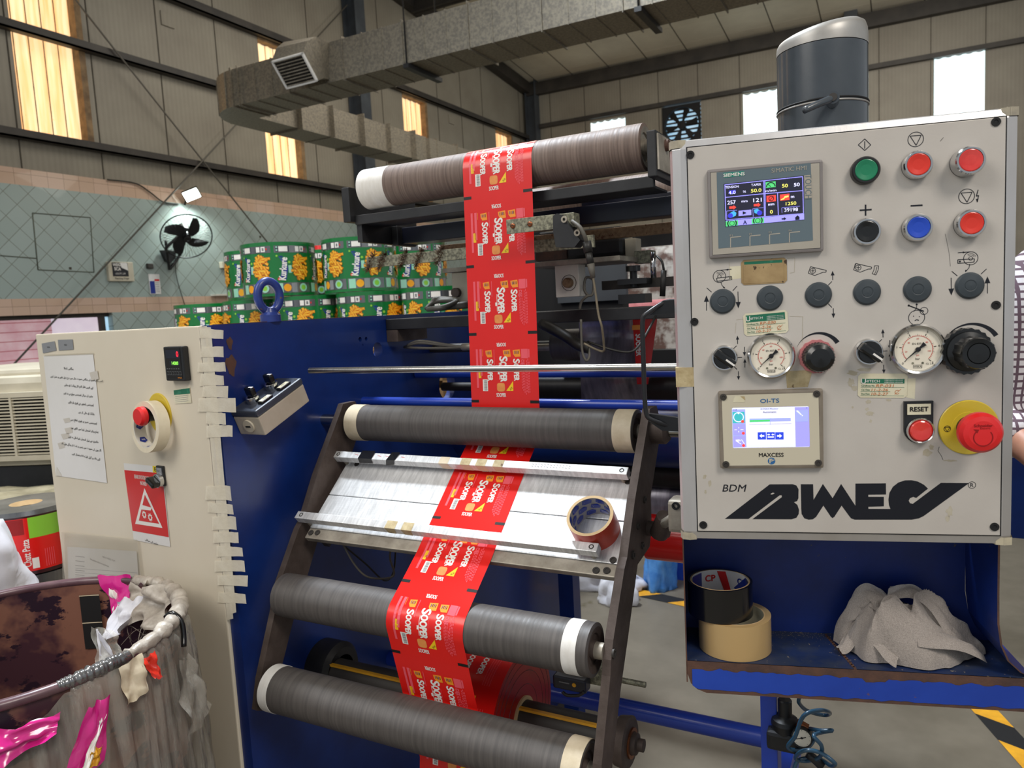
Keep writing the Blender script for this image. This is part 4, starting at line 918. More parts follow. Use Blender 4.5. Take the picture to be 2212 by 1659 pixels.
# masking tape along the corner
pieces = [(432, 490, 707, 733), (435, 492, 747, 774), (428, 497, 781, 806), (433, 491, 805, 837), (438, 499, 832, 860), (430, 517, 858, 892), (447, 494, 886, 918), (448, 508, 917, 948),
          (446, 508, 1047, 1082), (451, 510, 1083, 1110), (460, 518, 1113, 1147), (463, 520, 1147, 1175), (470, 530, 1176, 1205), (466, 535, 1208, 1237), (472, 540, 1240, 1266), (471, 537, 1276, 1304)]
m = MB('masking'); quadpx(m, [(432, 705), (448, 704), (505, 1336), (492, 1339)], 'masking', .0012); quadpx(m, [(444, 706), (457, 707), (481, 980), (512, 1322), (500, 1326), (468, 980)], 'masking', .0016)
m.build('masking_tape', label='long strip of masking tape running down the cabinet corner', cat='tape', origin=CT @ V((0, -.3, .001)))
ordn = ['first', 'second', 'third', 'fourth', 'fifth', 'sixth', 'seventh', 'eighth']
rnd = random.Random(3)
for i, (a, b_, c_, d_) in enumerate(pieces):
    c_ += 2; d_ -= 3
    m = MB('masking'); n_ = 7; L1, L2 = [], []; sk = rnd.uniform(-3, 3)
    for q in range(n_ + 1):
        t = q / n_; x = a + (b_ - a) * t; jl = rnd.uniform(-1.2, 1.2)
        L1.append((x + (rnd.uniform(-1, 3) if q in (0, n_) else 0) - (2 if q == n_ else 0), c_ + (4 * t if i % 3 == 0 else -1 * t) + jl * .5)); L2.append((x + rnd.uniform(-1, 1), d_ - sk * t + jl * .4))
    vs = []
    for q in range(n_ + 1):
        t = q / n_; z = .0018 + .0004 * (i % 3) + max(0, t - .55) ** 2 * rnd.uniform(.01, .03)
        for px, py in (L1[q], L2[q]): u_, v_ = cn(px, py); vs.append((u_, v_, z))
    m.add(vs, [(2 * q, 2 * q + 1, 2 * q + 3, 2 * q + 2) for q in range(n_)], T=CT)
    m.build('tape_stub', label='torn masking tape stub, %s from the top of the %s bunch on the cabinet corner' % (ordn[i % 8], 'upper' if i < 8 else 'lower'), cat='tape', group='torn masking tape stubs on the cabinet corner')
# ---------------------------------------------------------------- small switch box on the side frame
A, C_, D_ = PX(552, 888, -1.082), PX(650, 816, -1.082), PX(578, 938, -1.082)
la = (C_ - A); LL = la.length; la.normalize(); da = (D_ - A); da = da - la * da.dot(la); DD = da.length; da.normalize()
SB = frame(A, la, (-1, 0, 0), -da)          # x long axis, y back to the plate, z out of the lid
sb = thing('switch_box', 'grey and beige two-switch box tilted on the blue side frame beside the tape stubs', 'switch box', (XP + .01, A.y, D_.z))
m = MB('box_grey'); m.bx(0, LL, 0, .068, -DD, -.014, T=SB, bev=.003); m.lathe((0, .034, -DD * .62), (-1, 0, 0), [(0, 0), (0, .0135), (.003, .013), (.003, 0)], 'ivory_plastic', T=SB, n=24); m.bx(-.004, -.003, .028, .04, -DD * .62 - .0015, -DD * .62 + .0015, 'black_matt', SB); m.build('body', sb)
m = MB('slate_paint'); m.bx(-.001, LL + .001, -.001, .069, -.014, 0, T=SB, bev=.004)
for x in (.008, LL - .008):
    for y in (.008, .06): m.lathe((x, y, 0), (0, 0, 1), [(0, .003), (.0006, .0028), (.0006, 0)], 'steel_dark', T=SB, n=12)
m.build('lid', sb)
for x, lb in ((LL * .26, 0), (LL * .66, 1)):
    m = MB('btn_black'); Tn = SB @ Mx.Translation((x, .036, 0)); m.lathe((0, 0, 0), (0, 0, 1), [(0, .0), (0, .0135), (.012, .0135), (.013, .012), (.013, 0)], 'chrome', T=Tn)
    m.box((0, 0, .0225), (.0245, .0115, .019), 'btn_black', Tn @ Mx.Rotation(radians(78), 4, 'Z'), .004); m.bx(-.002, .002, -.011, .0, .0318, .0322, 'print_white', Tn); m.build('rotary_switch', sb)
    m = MB('btn_black'); Tn = SB @ Mx.Translation((x + .006, .012, 0)); m.bx(-.016, .016, -.007, .006, 0, .005, 'btn_black', Tn, .002); m.bx(-.013, .013, -.005, .0045, .005, .0055, 'label_cream', Tn); m.text('ON', 0, 0, .004, 'print_black', Tn, .0058); m.build('name_plate', sb)
# ---------------------------------------------------------------- rollers
XL, XR = -1.07, -.42
RT, RM, R3, R4 = (1.374, 1.782, .0435), (1.269, 1.266, .039), (1.022, .965, .0415), (.974, .797, .043)
def roller(label, yz, mt, bands, xl=XL, xr=XR, stub=(0, 0), hub='cast_brown', ends=.03):
    y, z, r = yz; f = thing('guide_roller', label, 'roller', (xl, y, z - r))
    m = MB(mt); m.lathe((xl, y, z), (1, 0, 0), [(0, r - .006), (.002, r), (xr - xl - .002, r), (xr - xl, r - .006)], n=64); m.lathe((xl, y, z), (1, 0, 0), [(0, r - .006), (.004, 0)], hub, n=48); m.lathe((xr, y, z), (-1, 0, 0), [(0, r - .006), (.003, r * .62), (.006, r * .6), (.006, r * .35), (0, r * .34), (0, 0)], hub, n=48); m.build('drum', f)
    for a, b_, bm_ in bands:
        MB(bm_).lathe((a, y, z), (1, 0, 0), [(0, r - .0005), (0, r + .0008), (b_ - a, r + .0008), (b_ - a, r - .0005)], n=64).build('tape_band', f)
    MB('dull_alu').cyl((xl - stub[0] - .008, y, z), (xl + .004, y, z), .013).build('journal', f); MB('dull_alu').cyl((xr - .005, y, z), (xr + .014 + stub[1], y, z), .013).build('journal', f); return f
roller('long brown top roller carrying the red film, white tape at its left end', RT, 'rubber_brown', [(XL, XL + .072, 'tape_white')], hub='dull_alu')
roller('dark rubber roller above the splice table with cream tape at both ends', RM, 'rubber_grey', [(XL, XL + .034, 'tape_cream'), (XR - .038, XR - .003, 'tape_cream')])
roller('dark rubber roller just below the splice table with film wound on its left end', R3, 'rubber_grey', [(XR - .042, XR - .018, 'tape_white')])
roller('lowest dark rubber roller with white tape rings at its two ends', R4, 'rubber_grey', [(XL, XL + .022, 'tape_white'), (XR - .03, XR, 'tape_cream')])
# ---------------------------------------------------------------- slanted arms
prof = [(1.235, 1.288), (1.152, 1.174), (1.102, 1.09), (1.087, 1.076), (1.025, .985), (1.012, .958), (1.006, .935), (.956, .822), (.94, .765), (.985, .74), (1.0, .80), (1.05, .896), (1.091, .959), (1.153, 1.061), (1.17, 1.063), (1.221, 1.07), (1.236, 1.10), (1.237, 1.157), (1.297, 1.241), (1.31, 1.28), (1.29, 1.31), (1.25, 1.31)]
arm = thing('slanted_arm_frame', 'brown steel arm pair slanting down between the dark rollers', 'arm frame', (-.74, 1.0, .74))
TA = lambda x0: frame((x0, 0, 0), (0, 1, 0), (0, 0, 1), (1, 0, 0))
m = MB('cast_brown'); m.prism(prof, 0, .014, T=TA(XR + .014)); 
for y, z, r in ((1.022, .965, .008), (1.13, 1.085, .007), (1.16, 1.125, .006), (1.18, 1.085, .006), (1.2, 1.16, .006)): m.lathe((XR + .028, y, z), (1, 0, 0), [(0, 0), (0, r), (.003, r), (.003, r * .5), (.001, r * .45), (.001, 0)], 'steel_dark', n=16)
m.build('side_arm', arm)
MB('cast_brown').prism(prof, 0, .014, T=TA(XL - .028)).build('side_arm', arm)
MB('chrome_rod').cyl((XP, 1.258, 1.272), (XL - .028, 1.258, 1.272), .0125).build('pivot_shaft', arm); m = MB('chrome_rod'); m.cyl((XR + .028, 1.262, 1.27), (-.19, 1.262, 1.27), .011); m.lathe((XR + .028, 1.262, 1.27), (1, 0, 0), [(0, .024), (.024, .024), (.03, .018), (.03, 0)], 'cast_brown', n=28); m.build('pivot_shaft', arm)
# pneumatic rod pushing on the right arm
m = MB('cast_brown'); p0, p1 = V((-.375, 1.215, 1.105)), PX(1470, 1110, -.30)
m.cyl((XR + .02, 1.215, 1.105), (-.355, 1.215, 1.105), .013); m.cyl((-.37, 1.205, 1.1), (-.352, 1.19, 1.135), .016); m.tube([(-.362, 1.2, 1.118), p1], .0085, 'dull_alu'); m.box(p1.to_tuple(), (.03, .04, .05), 'dull_alu', bev=.006)
m.lathe((p1.x - .001, p1.y - .02, p1.z + .018), (0, -1, 0), [(0, .006), (.003, .006), (.003, .003), (0, .003)], 'black_matt', n=14); m.build('push_rod', arm)
# ---------------------------------------------------------------- splice table
S0 = V((0, 1.237, 1.19)); dd = V((0, -.766, -.643)); nn = V((0, -.643, .766)); TB = frame((XL, S0.y, S0.z), (1, 0, 0), dd, nn)  # x right, y down the slope, z off the table
TW = XR - XL
tb = thing('splice_table', 'sloping bright aluminium splice table with two clamp bars across the red film', 'table', (-.745, 1.09, 1.05))
m = MB('bright_alu'); m.bx(.002, TW + .012, .0, .0935, -.012, 0, 'bright_alu', TB, .0012); m.bx(.002, TW + .012, .0955, .176, -.012, 0, 'bright_alu', TB, .0012)
m.bx(.002, TW + .012, .0925, .0965, -.012, -.004, 'black_matt', TB); m.build('table_plate', tb)
m = MB('dull_alu'); m.bx(.002, TW + .012, .1765, .2, -.014, -.001, 'dull_alu', TB, .002)
for x, y in ((.012, .188), (.028, .186), (TW - .004, .19), (TW - .022, .192), (TW + .002, .17), (TW - .01, .012), (.03, .012)): m.lathe((x, y, -.001 if y > .1765 else .0), (0, 0, 1), [(0, .0055), (.0008, .0055), (.0008, .0035), (0, .003)], 'steel_dark', TB and 14, TB) if False else m.lathe((x, y, -.0005), (0, 0, 1), [(0, .006), (.0016, .006), (.0016, .0034), (.0008, .003), (.0008, 0)], 'steel_dark', 16, TB)
m.build('edge_strip', tb)
for y0, x0, x1 in ((.001, -.018, TW - .004), (.158, -.022, TW - .018)):
    m = MB('bright_alu'); m.bx(x0, x1, y0, y0 + .0165, .012, .0285, 'bright_alu', TB, .001)
    for x in (x0 + .013, x1 - .011): m.lathe((x, y0 + .008, .0285), (0, 0, 1), [(0, .0045), (.0004, .0045), (.0004, .0028), (-.003, .0026), (-.003, 0)], 'steel_dark', 16, TB); m.cyl((x + (.008 if x < .1 else -.002), y0 + .01, -.001), (x + (.008 if x < .1 else -.002), y0 + .01, .0125), .0045, 'dull_alu', 14, T=TB)
    if y0 > .1:
        for x in (.205, .243): m.rect(x, y0 - .0002, x + .024, y0 + .0167, 'tape_old', TB, .0288); m.poly([(x, y0 + .0168, .0286), (x + .024, y0 + .0168, .0286), (x + .02, y0 + .0168, .012), (x + .002, y0 + .0168, .013)], 'tape_old', TB)
    else:
        for x in (.255, .305, .34, .378): m.rect(x, y0, x + .022, y0 + .0165, 'tape_cream' if x < .3 else 'tape_old', TB, .0288); m.poly([(x, y0 + .0167, .0286), (x + .022, y0 + .0167, .0286), (x + .026, y0 + .0167, .012), (x + .004, y0 + .0167, .012)], 'tape_cream', TB)
        for i in range(26): x = .46 + (i % 13) * .0062; m.line((x, y0 + .005 + (i // 13) * .005), (x + .003, y0 + .007 + (i // 13) * .005 - (i % 3) * .001), .0008, 'print_black', TB, .0289)
        for i in range(7): m.line((.04 + i * .02, y0 + .006), (.05 + i * .02, y0 + .008), .0007, 'red_ink', TB, .0289)
    m.build('clamp_bar', tb)
for k_, (xa, xb, sk) in enumerate(((.052, .088, .004), (.124, .146, .014))):
    m = MB('black_tape'); vs = [(xa + sk * .6, -.003, .0295), (xb + sk * .6, -.003, .0305), (xb + sk * .2, .0175, .0292), (xa + sk * .2, .0175, .0292), (xb - sk * .3, .019, .016), (xa - sk * .4, .019, .015 - k_ * .003)]
    m.add(vs, [(0, 3, 2, 1), (3, 5, 4, 2)], T=TB); m.build('black_tape_patch', tb)
m = MB('dull_alu'); m.bx(.02, .034, .17, .19, -.045, -.014, 'steel_dark', TB); m.build('support_bracket', tb); MB('steel_dark').bx(TW - .05, TW - .02, .12, .19, -.03, -.014, 'steel_dark', TB).build('support_bracket', tb)
MB('cable_grey').tube([PX(742, 1178, -1.0), PX(770, 1225, -.98), PX(800, 1248, -.96), PX(850, 1244, -.94), PX(842, 1200, -.92), PX(856, 1150, -.9)], .0022, n=6, k=5).tube([PX(742, 1178, -1.0), PX(790, 1218, -.99), PX(830, 1254, -.97), PX(850, 1235, -.95), PX(855, 1180, -.93)], .0018, 'cable_black', n=6, k=5).build('loose_cable', label='thin grey cable looping below the left side of the splice table', cat='cable')
# orange tape roll on the table
ot = thing('tape_roll', 'orange tape roll with a printed core lying at the right end of the splice table', 'tape roll', (TB @ V((TW - .045, .14, 0))).to_tuple())
oc = (TW - .040, .118, .0); TO = TB @ Mx.Translation(oc)
m = MB('orange_tape'); m.lathe((0, 0, 0), (0, 0, 1), [(.0, .037), (.0, .0402), (.046, .0402), (.046, .037)], n=56, T=TO, mts=['card_core', 'orange_tape', 'card_core']); m.build('tape', ot)
m = MB('core_grey'); m.lathe((0, 0, 0), (0, 0, 1), [(0, .035), (.046, .035), (.046, .037), (0, .037)], n=56, T=TO, closed=True, mts=['core_grey', 'card_core', 'card_core', 'card_core'])
Tc = lambda u, v, w_: TO @ V((cos(u / .04) * (.0349 - w_), sin(u / .04) * (.0349 - w_), v))
for i in range(9):
    for j in range(3): u = i * .0282 + (j % 2) * .014; v_ = .01 + j * .0145; m.poly([(u - .011, v_ - .003), (u - .006, v_ - .006), (u + .008, v_ - .005), (u + .011, v_ + .002), (u + .005, v_ + .006), (u - .008, v_ + .005)], 'swoosh_blue', Tc, .0004); m.text('JMC', u, v_, .0035, 'print_white', Tc, .0008, w=.012, flip=-1)
m.build('core', ot)
# ---------------------------------------------------------------- the red printed film web
XWL, XWR = -.7925, -.6365; WW = XWR - XWL; e_ = .0007
path = [('p', 1.95, 1.895, 0), ('c', RT[0], RT[1], RT[2] + e_), ('c', RM[0], RM[1], -(RM[2] + e_)), ('p', 1.2365, 1.1905, 0), ('p', 1.0838, 1.0615, 0), ('c', R3[0], R3[1], R3[2] + e_), ('c', R4[0], R4[1], -(R4[2] + e_)), ('p', 1.052, .70, 0), ('p', 1.02, .45, 0)]
def tang(a, b_):
    A_, B_ = V((a[1], a[2])), V((b_[1], b_[2])); D = B_ - A_; L = D.length; th = asin(max(-1, min(1, (b_[3] - a[3]) / L))); u = D / L
    u = V((u.x * cos(-th) - u.y * sin(-th), u.x * sin(-th) + u.y * cos(-th))); n_ = V((-u.y, u.x)); return A_ - n_ * a[3], B_ - n_ * b_[3], u
pts = []; pend = None
for a, b_ in zip(path, path[1:]):
    p, q, u = tang(a, b_)
    if pend is not None and abs(a[3]) > 0:
        c_ = V((a[1], a[2])); a0 = atan2(pend.y - c_.y, pend.x - c_.x); a1 = atan2(p.y - c_.y, p.x - c_.x); da_ = (a1 - a0)
        if a[3] > 0:
            while da_ < 0: da_ += 2 * pi
        else:
            while da_ > 0: da_ -= 2 * pi
        if abs(da_) > pi * 1.5: da_ = da_ - 2 * pi if da_ > 0 else da_ + 2 * pi
        for i in range(1, 20): t = a0 + da_ * i / 20; pts.append(V((c_.x + cos(t) * abs(a[3]), c_.y + sin(t) * abs(a[3]))))
    pts.append(p); 
    seg = max(1, int((q - p).length / .02))
    for i in range(1, seg): pts.append(p + (q - p) * i / seg)
    pts.append(q); pend = q
pp_ = [pts[0]]
for p in pts[1:]:
    if (p - pp_[-1]).length > 1e-5: pp_.append(p)
pts = pp_; ss = [0.0]
for a, b_ in zip(pts, pts[1:]): ss.append(ss[-1] + (b_ - a).length)
nrms = []
for i in range(len(pts)):
    t = (pts[min(i + 1, len(pts) - 1)] - pts[max(i - 1, 0)]).normalized(); nrms.append(V((t.y, -t.x)))
import bisect
def webT(x, y, w_):
    s_ = min(max(-y, 0), ss[-1] - 1e-6); i = min(bisect.bisect_right(ss, s_) - 1, len(ss) - 2); t = (s_ - ss[i]) / (ss[i + 1] - ss[i])
    p = pts[i].lerp(pts[i + 1], t); n_ = nrms[i].lerp(nrms[i + 1], t)
    # soft cross-web ripple where the film hangs free
    return V((XWL + x, p.x + n_.x * w_, p.y + n_.y * w_))
m = MB('film_red'); vs = []
for i, p in enumerate(pts):
    for x in (0, .25, .5, .75, 1): vs.append((XWL + WW * x, p.x, p.y))
m.add(vs, [(5 * i + j, 5 * i + j + 1, 5 * i + j + 6, 5 * i + j + 5) for i in range(len(pts) - 1) for j in range(4)], smooth=True)
z430, z577 = PY(1003, 430, pts[30].x if False else RT[0] - RT[2]).z, PY(1015, 577, RT[0] - RT[2]).z
REP = z430 - z577
# arc length where the vertical run is at z430
s430 = None
for i in range(len(pts) - 1):
    if pts[i].y >= z430 >= pts[i + 1].y and pts[i].x < RT[0]: s430 = ss[i] + (pts[i].y - z430) / (pts[i].y - pts[i + 1].y) * (ss[i + 1] - ss[i]); break
def cell(m, s0):
    W = WW; C = REP
    X = lambda u: u * W
    Y = lambda v: -(s0 + v * C)
    R_ = lambda u0, v0, u1, v1, mt, z=.0003: m.rect(X(u0), Y(v1), X(u1), Y(v0), mt, webT, z, ny=max(1, int((v1 - v0) * 22)))
    R_(0, -.02, .115, .022, 'print_black'); R_(.872, -.02, 1, .022, 'print_black')
    m.text('SOOPER', X(.48), Y(.165), .0072, 'print_white', webT, .0004, bold=.03, w=.0215, rot=180)
    R_(.095, .225, .125, .80, 'print_pink'); R_(.15, .225, .185, .62, 'print_pink'); R_(.195, .23, .2, .33, 'print_orange')
    for u, w_ in ((.24, .1), (.5, .115), (.645, .11)):
        m.poly([(X(u), Y(.25)), (X(u + w_ * .92), Y(.24)), (X(u + w_), Y(.345)), (X(u + w_ * .3), Y(.35)), (X(u + w_ * .06), Y(.31))], 'print_orange', webT, .0003)
        for q in range(4): R_(u + w_ * (.22 + .17 * q), .262, u + w_ * (.29 + .17 * q), .305, 'print_black' if q % 2 else 'swoosh_blue', .0005)
    R_(.365, .235, .373, .46, 'print_pink')
    R_(.765, .235, .86, .37, 'print_pink'); R_(.865, .24, .885, .36, 'print_pink')
    m.text('OOPER', X(.30), Y(.57), .0112, 'print_white', webT, .0004, bold=.06, w=REP * .245, rot=-90, sub=.006)
    m.text('OOPER', X(.50), Y(.562), .0142, 'print_white', webT, .0004, bold=.06, w=REP * .29, rot=-90, sub=.006)
    m.text('S', X(.505), Y(.375), .0175, 'print_white', webT, .0005, bold=.05, w=.0095, rot=-90); m.text('S', X(.305), Y(.41), .0140, 'print_white', webT, .0005, bold=.05, w=.008, rot=-90); m.text('S', X(.695), Y(.41), .0140, 'print_white', webT, .0005, bold=.05, w=.008, rot=-90)
    m.text('OOPER', X(.69), Y(.57), .0112, 'print_white', webT, .0004, bold=.06, w=REP * .245, rot=-90, sub=.006)
    R_(.438, .43, .444, .68, 'print_white'); R_(.56, .45, .563, .6, 'print_pink'); R_(.415, .55, .44, .6, 'print_white')
    R_(.185, .675, .26, .85, 'print_white')
    for q in range(12): R_(.205, .685 + q * .013, .25, .690 + q * .013 + (q % 3) * .002, 'print_grey', .0005)
    R_(.125, .52, .165, .655, 'print_yellow')
    for q in range(8): R_(.135 + .003 * (q % 2), .53 + q * .015, .155, .536 + q * .015, 'print_orange', .0005)
    bx, by = X(.455), Y(.79); m.poly([(bx + .0092 * (abs(cos(a)) ** .5) * (1 if cos(a) > 0 else -1), by + .0088 * (abs(sin(a)) ** .5) * (1 if sin(a) > 0 else -1)) for a in [2 * pi * (i + .5) / 24 for i in range(24)]], 'print_biscuit', webT, .0004)
    m.poly([(X(.53), Y(.845)), (X(.635), Y(.845)), (X(.635), Y(.70))], 'print_yellow', webT, .0003)
    m.text('XX', X(.605), Y(.81), .004, 'print_black', webT, .0005, rot=40)
    m.text('SOOPER', X(.455), Y(.905), .0075, 'print_white', webT, .0004, bold=.03, w=.0215); pass
    rnd = random.Random(11)
    for q, (u, v0, v1) in enumerate(((.765, .39, .80), (.782, .5, .83), (.80, .39, .86), (.818, .55, .87), (.835, .4, .86), (.853, .38, .87), (.87, .42, .85))):
        v = v0
        while v < v1: R_(u, v, u + .0085, v + .028, 'print_pink', .0003); v += .036 + rnd.random() * .006
    for u, v in ((.785, .41), (.79, .46), (.772, .46)): m.arc(X(u), Y(v), .0018, .0032, mt='print_pink', T=webT, z=.0004, n=12)
k_ = -3
while s430 + k_ * REP < ss[-1] - REP * .5:
    if s430 + k_ * REP > 0: cell(m, s430 + k_ * REP)
    k_ += 1
sw = s430 - REP * .62
m.poly([(WW * .62, -sw), (WW * .7, -sw + .002), (WW * .8, -sw + .0015), (WW * .9, -sw + .003), (WW, -sw + .004), (WW, -sw - .001), (WW * .8, -sw - .0005)], 'print_white', webT, .0006)
m.build('printed_film', label='long strip of red printed biscuit wrapper film threaded over the rollers and table', cat='film', origin=(-.715, 1.06, .45))
# ---------------------------------------------------------------- red film reel and its shaft below
rl = thing('red_reel', 'large red film reel on the shaft behind the lowest roller', 'film reel', (-.72, 1.173, .6))
m = MB('film_red'); m.lathe((-.80, 1.173, .725), (1, 0, 0), [(0, .04), (0, .125), (.163, .125), (.163, .04)], n=72, mts=['maroon_film', 'film_red', 'film_red_dark'])
for i, r in enumerate((.06, .085, .1, .115)): m.lathe((-.637, 1.173, .725), (1, 0, 0), [(0, r), (.0006, r + .0006), (0, r + .0012)], 'maroon_film', n=64)
Tr = lambda x, y, w_: V((-.80 + x, 1.173 - cos(y / .125) * (.125 + w_), .725 + sin(y / .125) * (.125 + w_)))
for q in range(-1, 6):
    y0 = q * .1; 
    for u in (.30, .5, .69): m.text('SOOPER', u * .16, y0 + .05, .011, 'print_white', Tr, .0005, bold=.05, w=.043, rot=-90, sub=.008)
    for u in (.3, .55, .7): m.rect(u * .16 - .008, y0 + .08, u * .16 + .008, y0 + .09, 'print_yellow', Tr, .0005)
    for q2 in range(4): m.rect((.78 + .03 * q2) * .16, y0 + .01, (.785 + .03 * q2) * .16, y0 + .07, 'print_pink', Tr, .0005, ny=4)
m.build('film', rl)
MB('card_core').lathe((-.805, 1.173, .725), (1, 0, 0), [(0, .033), (0, .04), (.172, .04), (.172, .033)], n=40, closed=True).build('core', rl)
sh = thing('reel_shaft', 'dark air shaft with a yellow strip carrying the red film reel', 'shaft', (-.75, 1.173, .69))
xc_ = PY(1338, 1620, 1.173).x; m = MB('steel_dark'); m.cyl((XP, 1.173, .725), (xc_ + .02, 1.173, .725), .0325, n=32); m.bx(XP + .01, xc_ - .002, 1.15, 1.158, .7525, .757, 'hazard_yellow'); m.build('shaft', sh)
m = MB('cast_brown'); m.lathe((XP, 1.19, .725), (1, 0, 0), [(0, .06), (.05, .06), (.06, .05), (.06, .034)], 'rubber_dark', n=40); m.build('left_flange', sh)
m = MB('cast_brown'); m.lathe((xc_, 1.173, .725), (1, 0, 0), [(0, .034), (.0, .042), (.02, .045), (.023, .04), (.023, .02), (.034, .018), (.036, .011), (.046, .011), (.046, 0)], n=36); m.lathe((xc_ + .0232, 1.173, .725), (1, 0, 0), [(0, .026), (.003, .026), (.003, .02)], 'copper', n=30); m.build('right_chuck', sh)
# ---------------------------------------------------------------- control panel box
yaw = radians(14.865); PU = V((cos(yaw), sin(yaw), 0)); PN = PU.cross(V((0, 0, 1)))
_r = ray(1508, 1146); PB = CAM + _r * .93
PT = frame(PB, PU, (0, 0, 1), PN)
def pn(px, py, n=0.0):
    r = ray(px, py); p = CAM + r * (((PB + PN * n - CAM).dot(PN)) / r.dot(PN)) - PB; return p.dot(PU), p.z
PXM = 1 / 1715.0                                  # metres per photo pixel on the plate
pan = thing('machine_console', 'large silver machine control panel box with screens, push buttons, gauges and a big black logo', 'control panel', (PT @ V((.165, -.0135, -.07))).to_tuple())
U0, U1, W0, W1 = -.0205, .3525, -.0135, .4795
m = MB('profile_alu'); m.bx(U0, U1, W0, W1, -.15, .0005, 'profile_alu', PT, .0125); m.build('housing', pan)
m = MB('black_matt'); m.bx(-.0012, .3385, -.0012, .4692, -.01, .0009, T=PT); m.build('gap_shade', pan)  # black sheet stands in for the shaded gap round the front plate
for u, w_ in ((U0, W0), (U1, W0), (U0, W1), (U1, W1)):
    su, sw_ = (1 if u < .1 else -1), (1 if w_ < .1 else -1)
    m = MB('corner_cap'); m.bx(u - su * .0008, u + su * .021, w_ - sw_ * .0008, w_ + sw_ * .013, -.1508, .0012, 'corner_cap', PT, .0115 if True else 0); m.build('corner_cap', pan)
m = MB('panel_alu'); m.bx(0, .3372, 0, .468, -.008, .0015, 'panel_alu', PT, .0006)
Z0 = .0017
P2 = PT @ Mx.Translation((0, 0, Z0)); K = 'print_ink'
def L_(pts, w_=1.4, mt=K): m.pline([pn(*p, Z0) for p in pts], w_ * PXM, mt, P2)
def A_(c, r0, r1, a0=0, a1=360, mt=K, n=28, r1b=None): x, y = pn(*c, Z0); m.arc(x, y, r0 * PXM, r1 * PXM, a0, a1, mt, P2, 0, n, None if r1b is None else r1b * PXM)
def G_(pts, mt=K, z=0.0): m.poly([pn(*p, Z0) for p in pts], mt, P2, z)
def arrow(p, q, hw=5, hl=13, w_=1.4):
    a, b = V(pn(*p, Z0)), V(pn(*q, Z0)); d = (b - a).normalized(); nn_ = V((-d.y, d.x)); h = b - d * hl * PXM
    m.line(a, h, w_ * PXM, K, P2); m.poly([tuple(h + nn_ * hw * PXM), tuple(h - nn_ * hw * PXM), tuple(b)], K, P2)
# symbols above the push buttons
L_([(1868, 300), (1881, 313), (1868, 325), (1854, 313), (1868, 300)]); L_([(1868, 305), (1868, 321)], 1.6)
for c in ((1978, 301), (2088, 424)):
    A_(c, 13, 14.3); L_([(c[0] - 12, c[1] - 7), (c[0] + 12, c[1] - 9), (c[0] + 1, c[1] + 13), (c[0] - 12, c[1] - 7)])
L_([(2113, 410), (2109, 424), (2114, 422), (2111, 436)], 1.6); G_([(2108, 430), (2114, 429), (2111, 438)])
G_([(1857, 452.5), (1883, 451), (1883, 454.5), (1857, 456)]); G_([(1868, 442), (1871.5, 442), (1871.5, 466), (1868, 466)]); G_([(1967, 443), (1993, 441.5), (1993, 445), (1967, 446.5)])
# unwinding roll symbols
for cx, cy, s_ in ((1560, 597, 1), (2097, 558, -1)):
    A_((cx - s_ * 6 if s_ > 0 else cx, cy), 11.8, 13); A_((cx - s_ * 6 if s_ > 0 else cx, cy), 3, 4); A_((cx - s_ * 6 if s_ > 0 else cx, cy), 6, 6.7, 20, 130); A_((cx - s_ * 6 if s_ > 0 else cx, cy), 8.5, 9.2, 20, 130)
L_([(1548, 601), (1580, 597), (1581, 604), (1549, 607.5), (1548, 601)]); A_((1577, 600.5), 0, 1.6); L_([(1554, 584), (1580, 581.5)]); G_([(1566, 583), (1573, 580.5), (1573, 584.5)])
L_([(1557, 609), (1560, 617), (1566, 622)], 1.2); G_([(1562, 619), (1567, 623), (1562, 622)])
L_([(2069, 561), (2105, 559), (2104, 566), (2069, 569), (2069, 561)]); A_((2073.5, 565), 0, 1.8); L_([(2069, 546), (2096, 544)]); G_([(2080, 543), (2086, 545), (2080, 547.5)])
L_([(2095, 570), (2093, 579), (2086, 586)], 1.2); G_([(2085, 583), (2090, 584), (2085, 588)])
# slitting arm symbols
for ox, oy in ((0, 0), (98, -7)):
    L_([(1751, 576 + oy) if not ox else (1848, 569), (1746 + ox, 590 + oy), (1760 + ox, 595 + oy), (1778 + ox, 588 + oy), (1784 + ox, 588 + oy), (1785 + ox, 584 + oy), (1751 + ox, 576 + oy), (1746 + ox, 590 + oy)], 1.2)
    A_((1756 + ox, 585 + oy), 4.6, 5.6); L_([(1752 + ox, 585 + oy), (1760 + ox, 584.6 + oy)], 1); L_([(1756 + ox, 580.5 + oy), (1756 + ox, 589.5 + oy)], 1)
L_([(1889, 574), (1898, 574), (1897, 583), (1892, 594), (1884, 591), (1888, 583), (1889, 574)], 1.1); L_([(1894, 577), (1892, 586), (1889, 592)], 1)
# arrows and ticks beside the plugs
arrow((1526, 671), (1526, 638)); arrow((1594, 630), (1595, 666)); L_([(1527, 622), (1537, 631)]); L_([(1592, 618), (1583, 628)])
arrow((1799, 605), (1798.5, 585), 3.5, 9); L_([(1797, 608), (1789, 616)]); L_([(1789, 656), (1797, 664)]); arrow((1800, 666), (1800.5, 687), 3.5, 9)
arrow((2054.5, 600), (2055, 638)); arrow((2133, 634), (2133, 597)); L_([(2056, 586), (2068, 596)]); L_([(2131, 581), (2119, 592)])
# nip roller symbol
A_((1980, 686), 13.8, 15); A_((1996, 671.5), 6.4, 7.5); L_([(1963, 660), (1996, 672.5)], 2.2); A_((1963, 660), 0, 2); L_([(1980, 656), (1980, 665), (1974, 673)], 1.1); G_([(1977.5, 659), (1980.5, 654.5), (1983, 659)])
A_((1973.5, 683), 0, .9); A_((1986, 684), 0, .9); L_([(1976, 693), (1980, 690.5), (1985, 692)], 1.6)
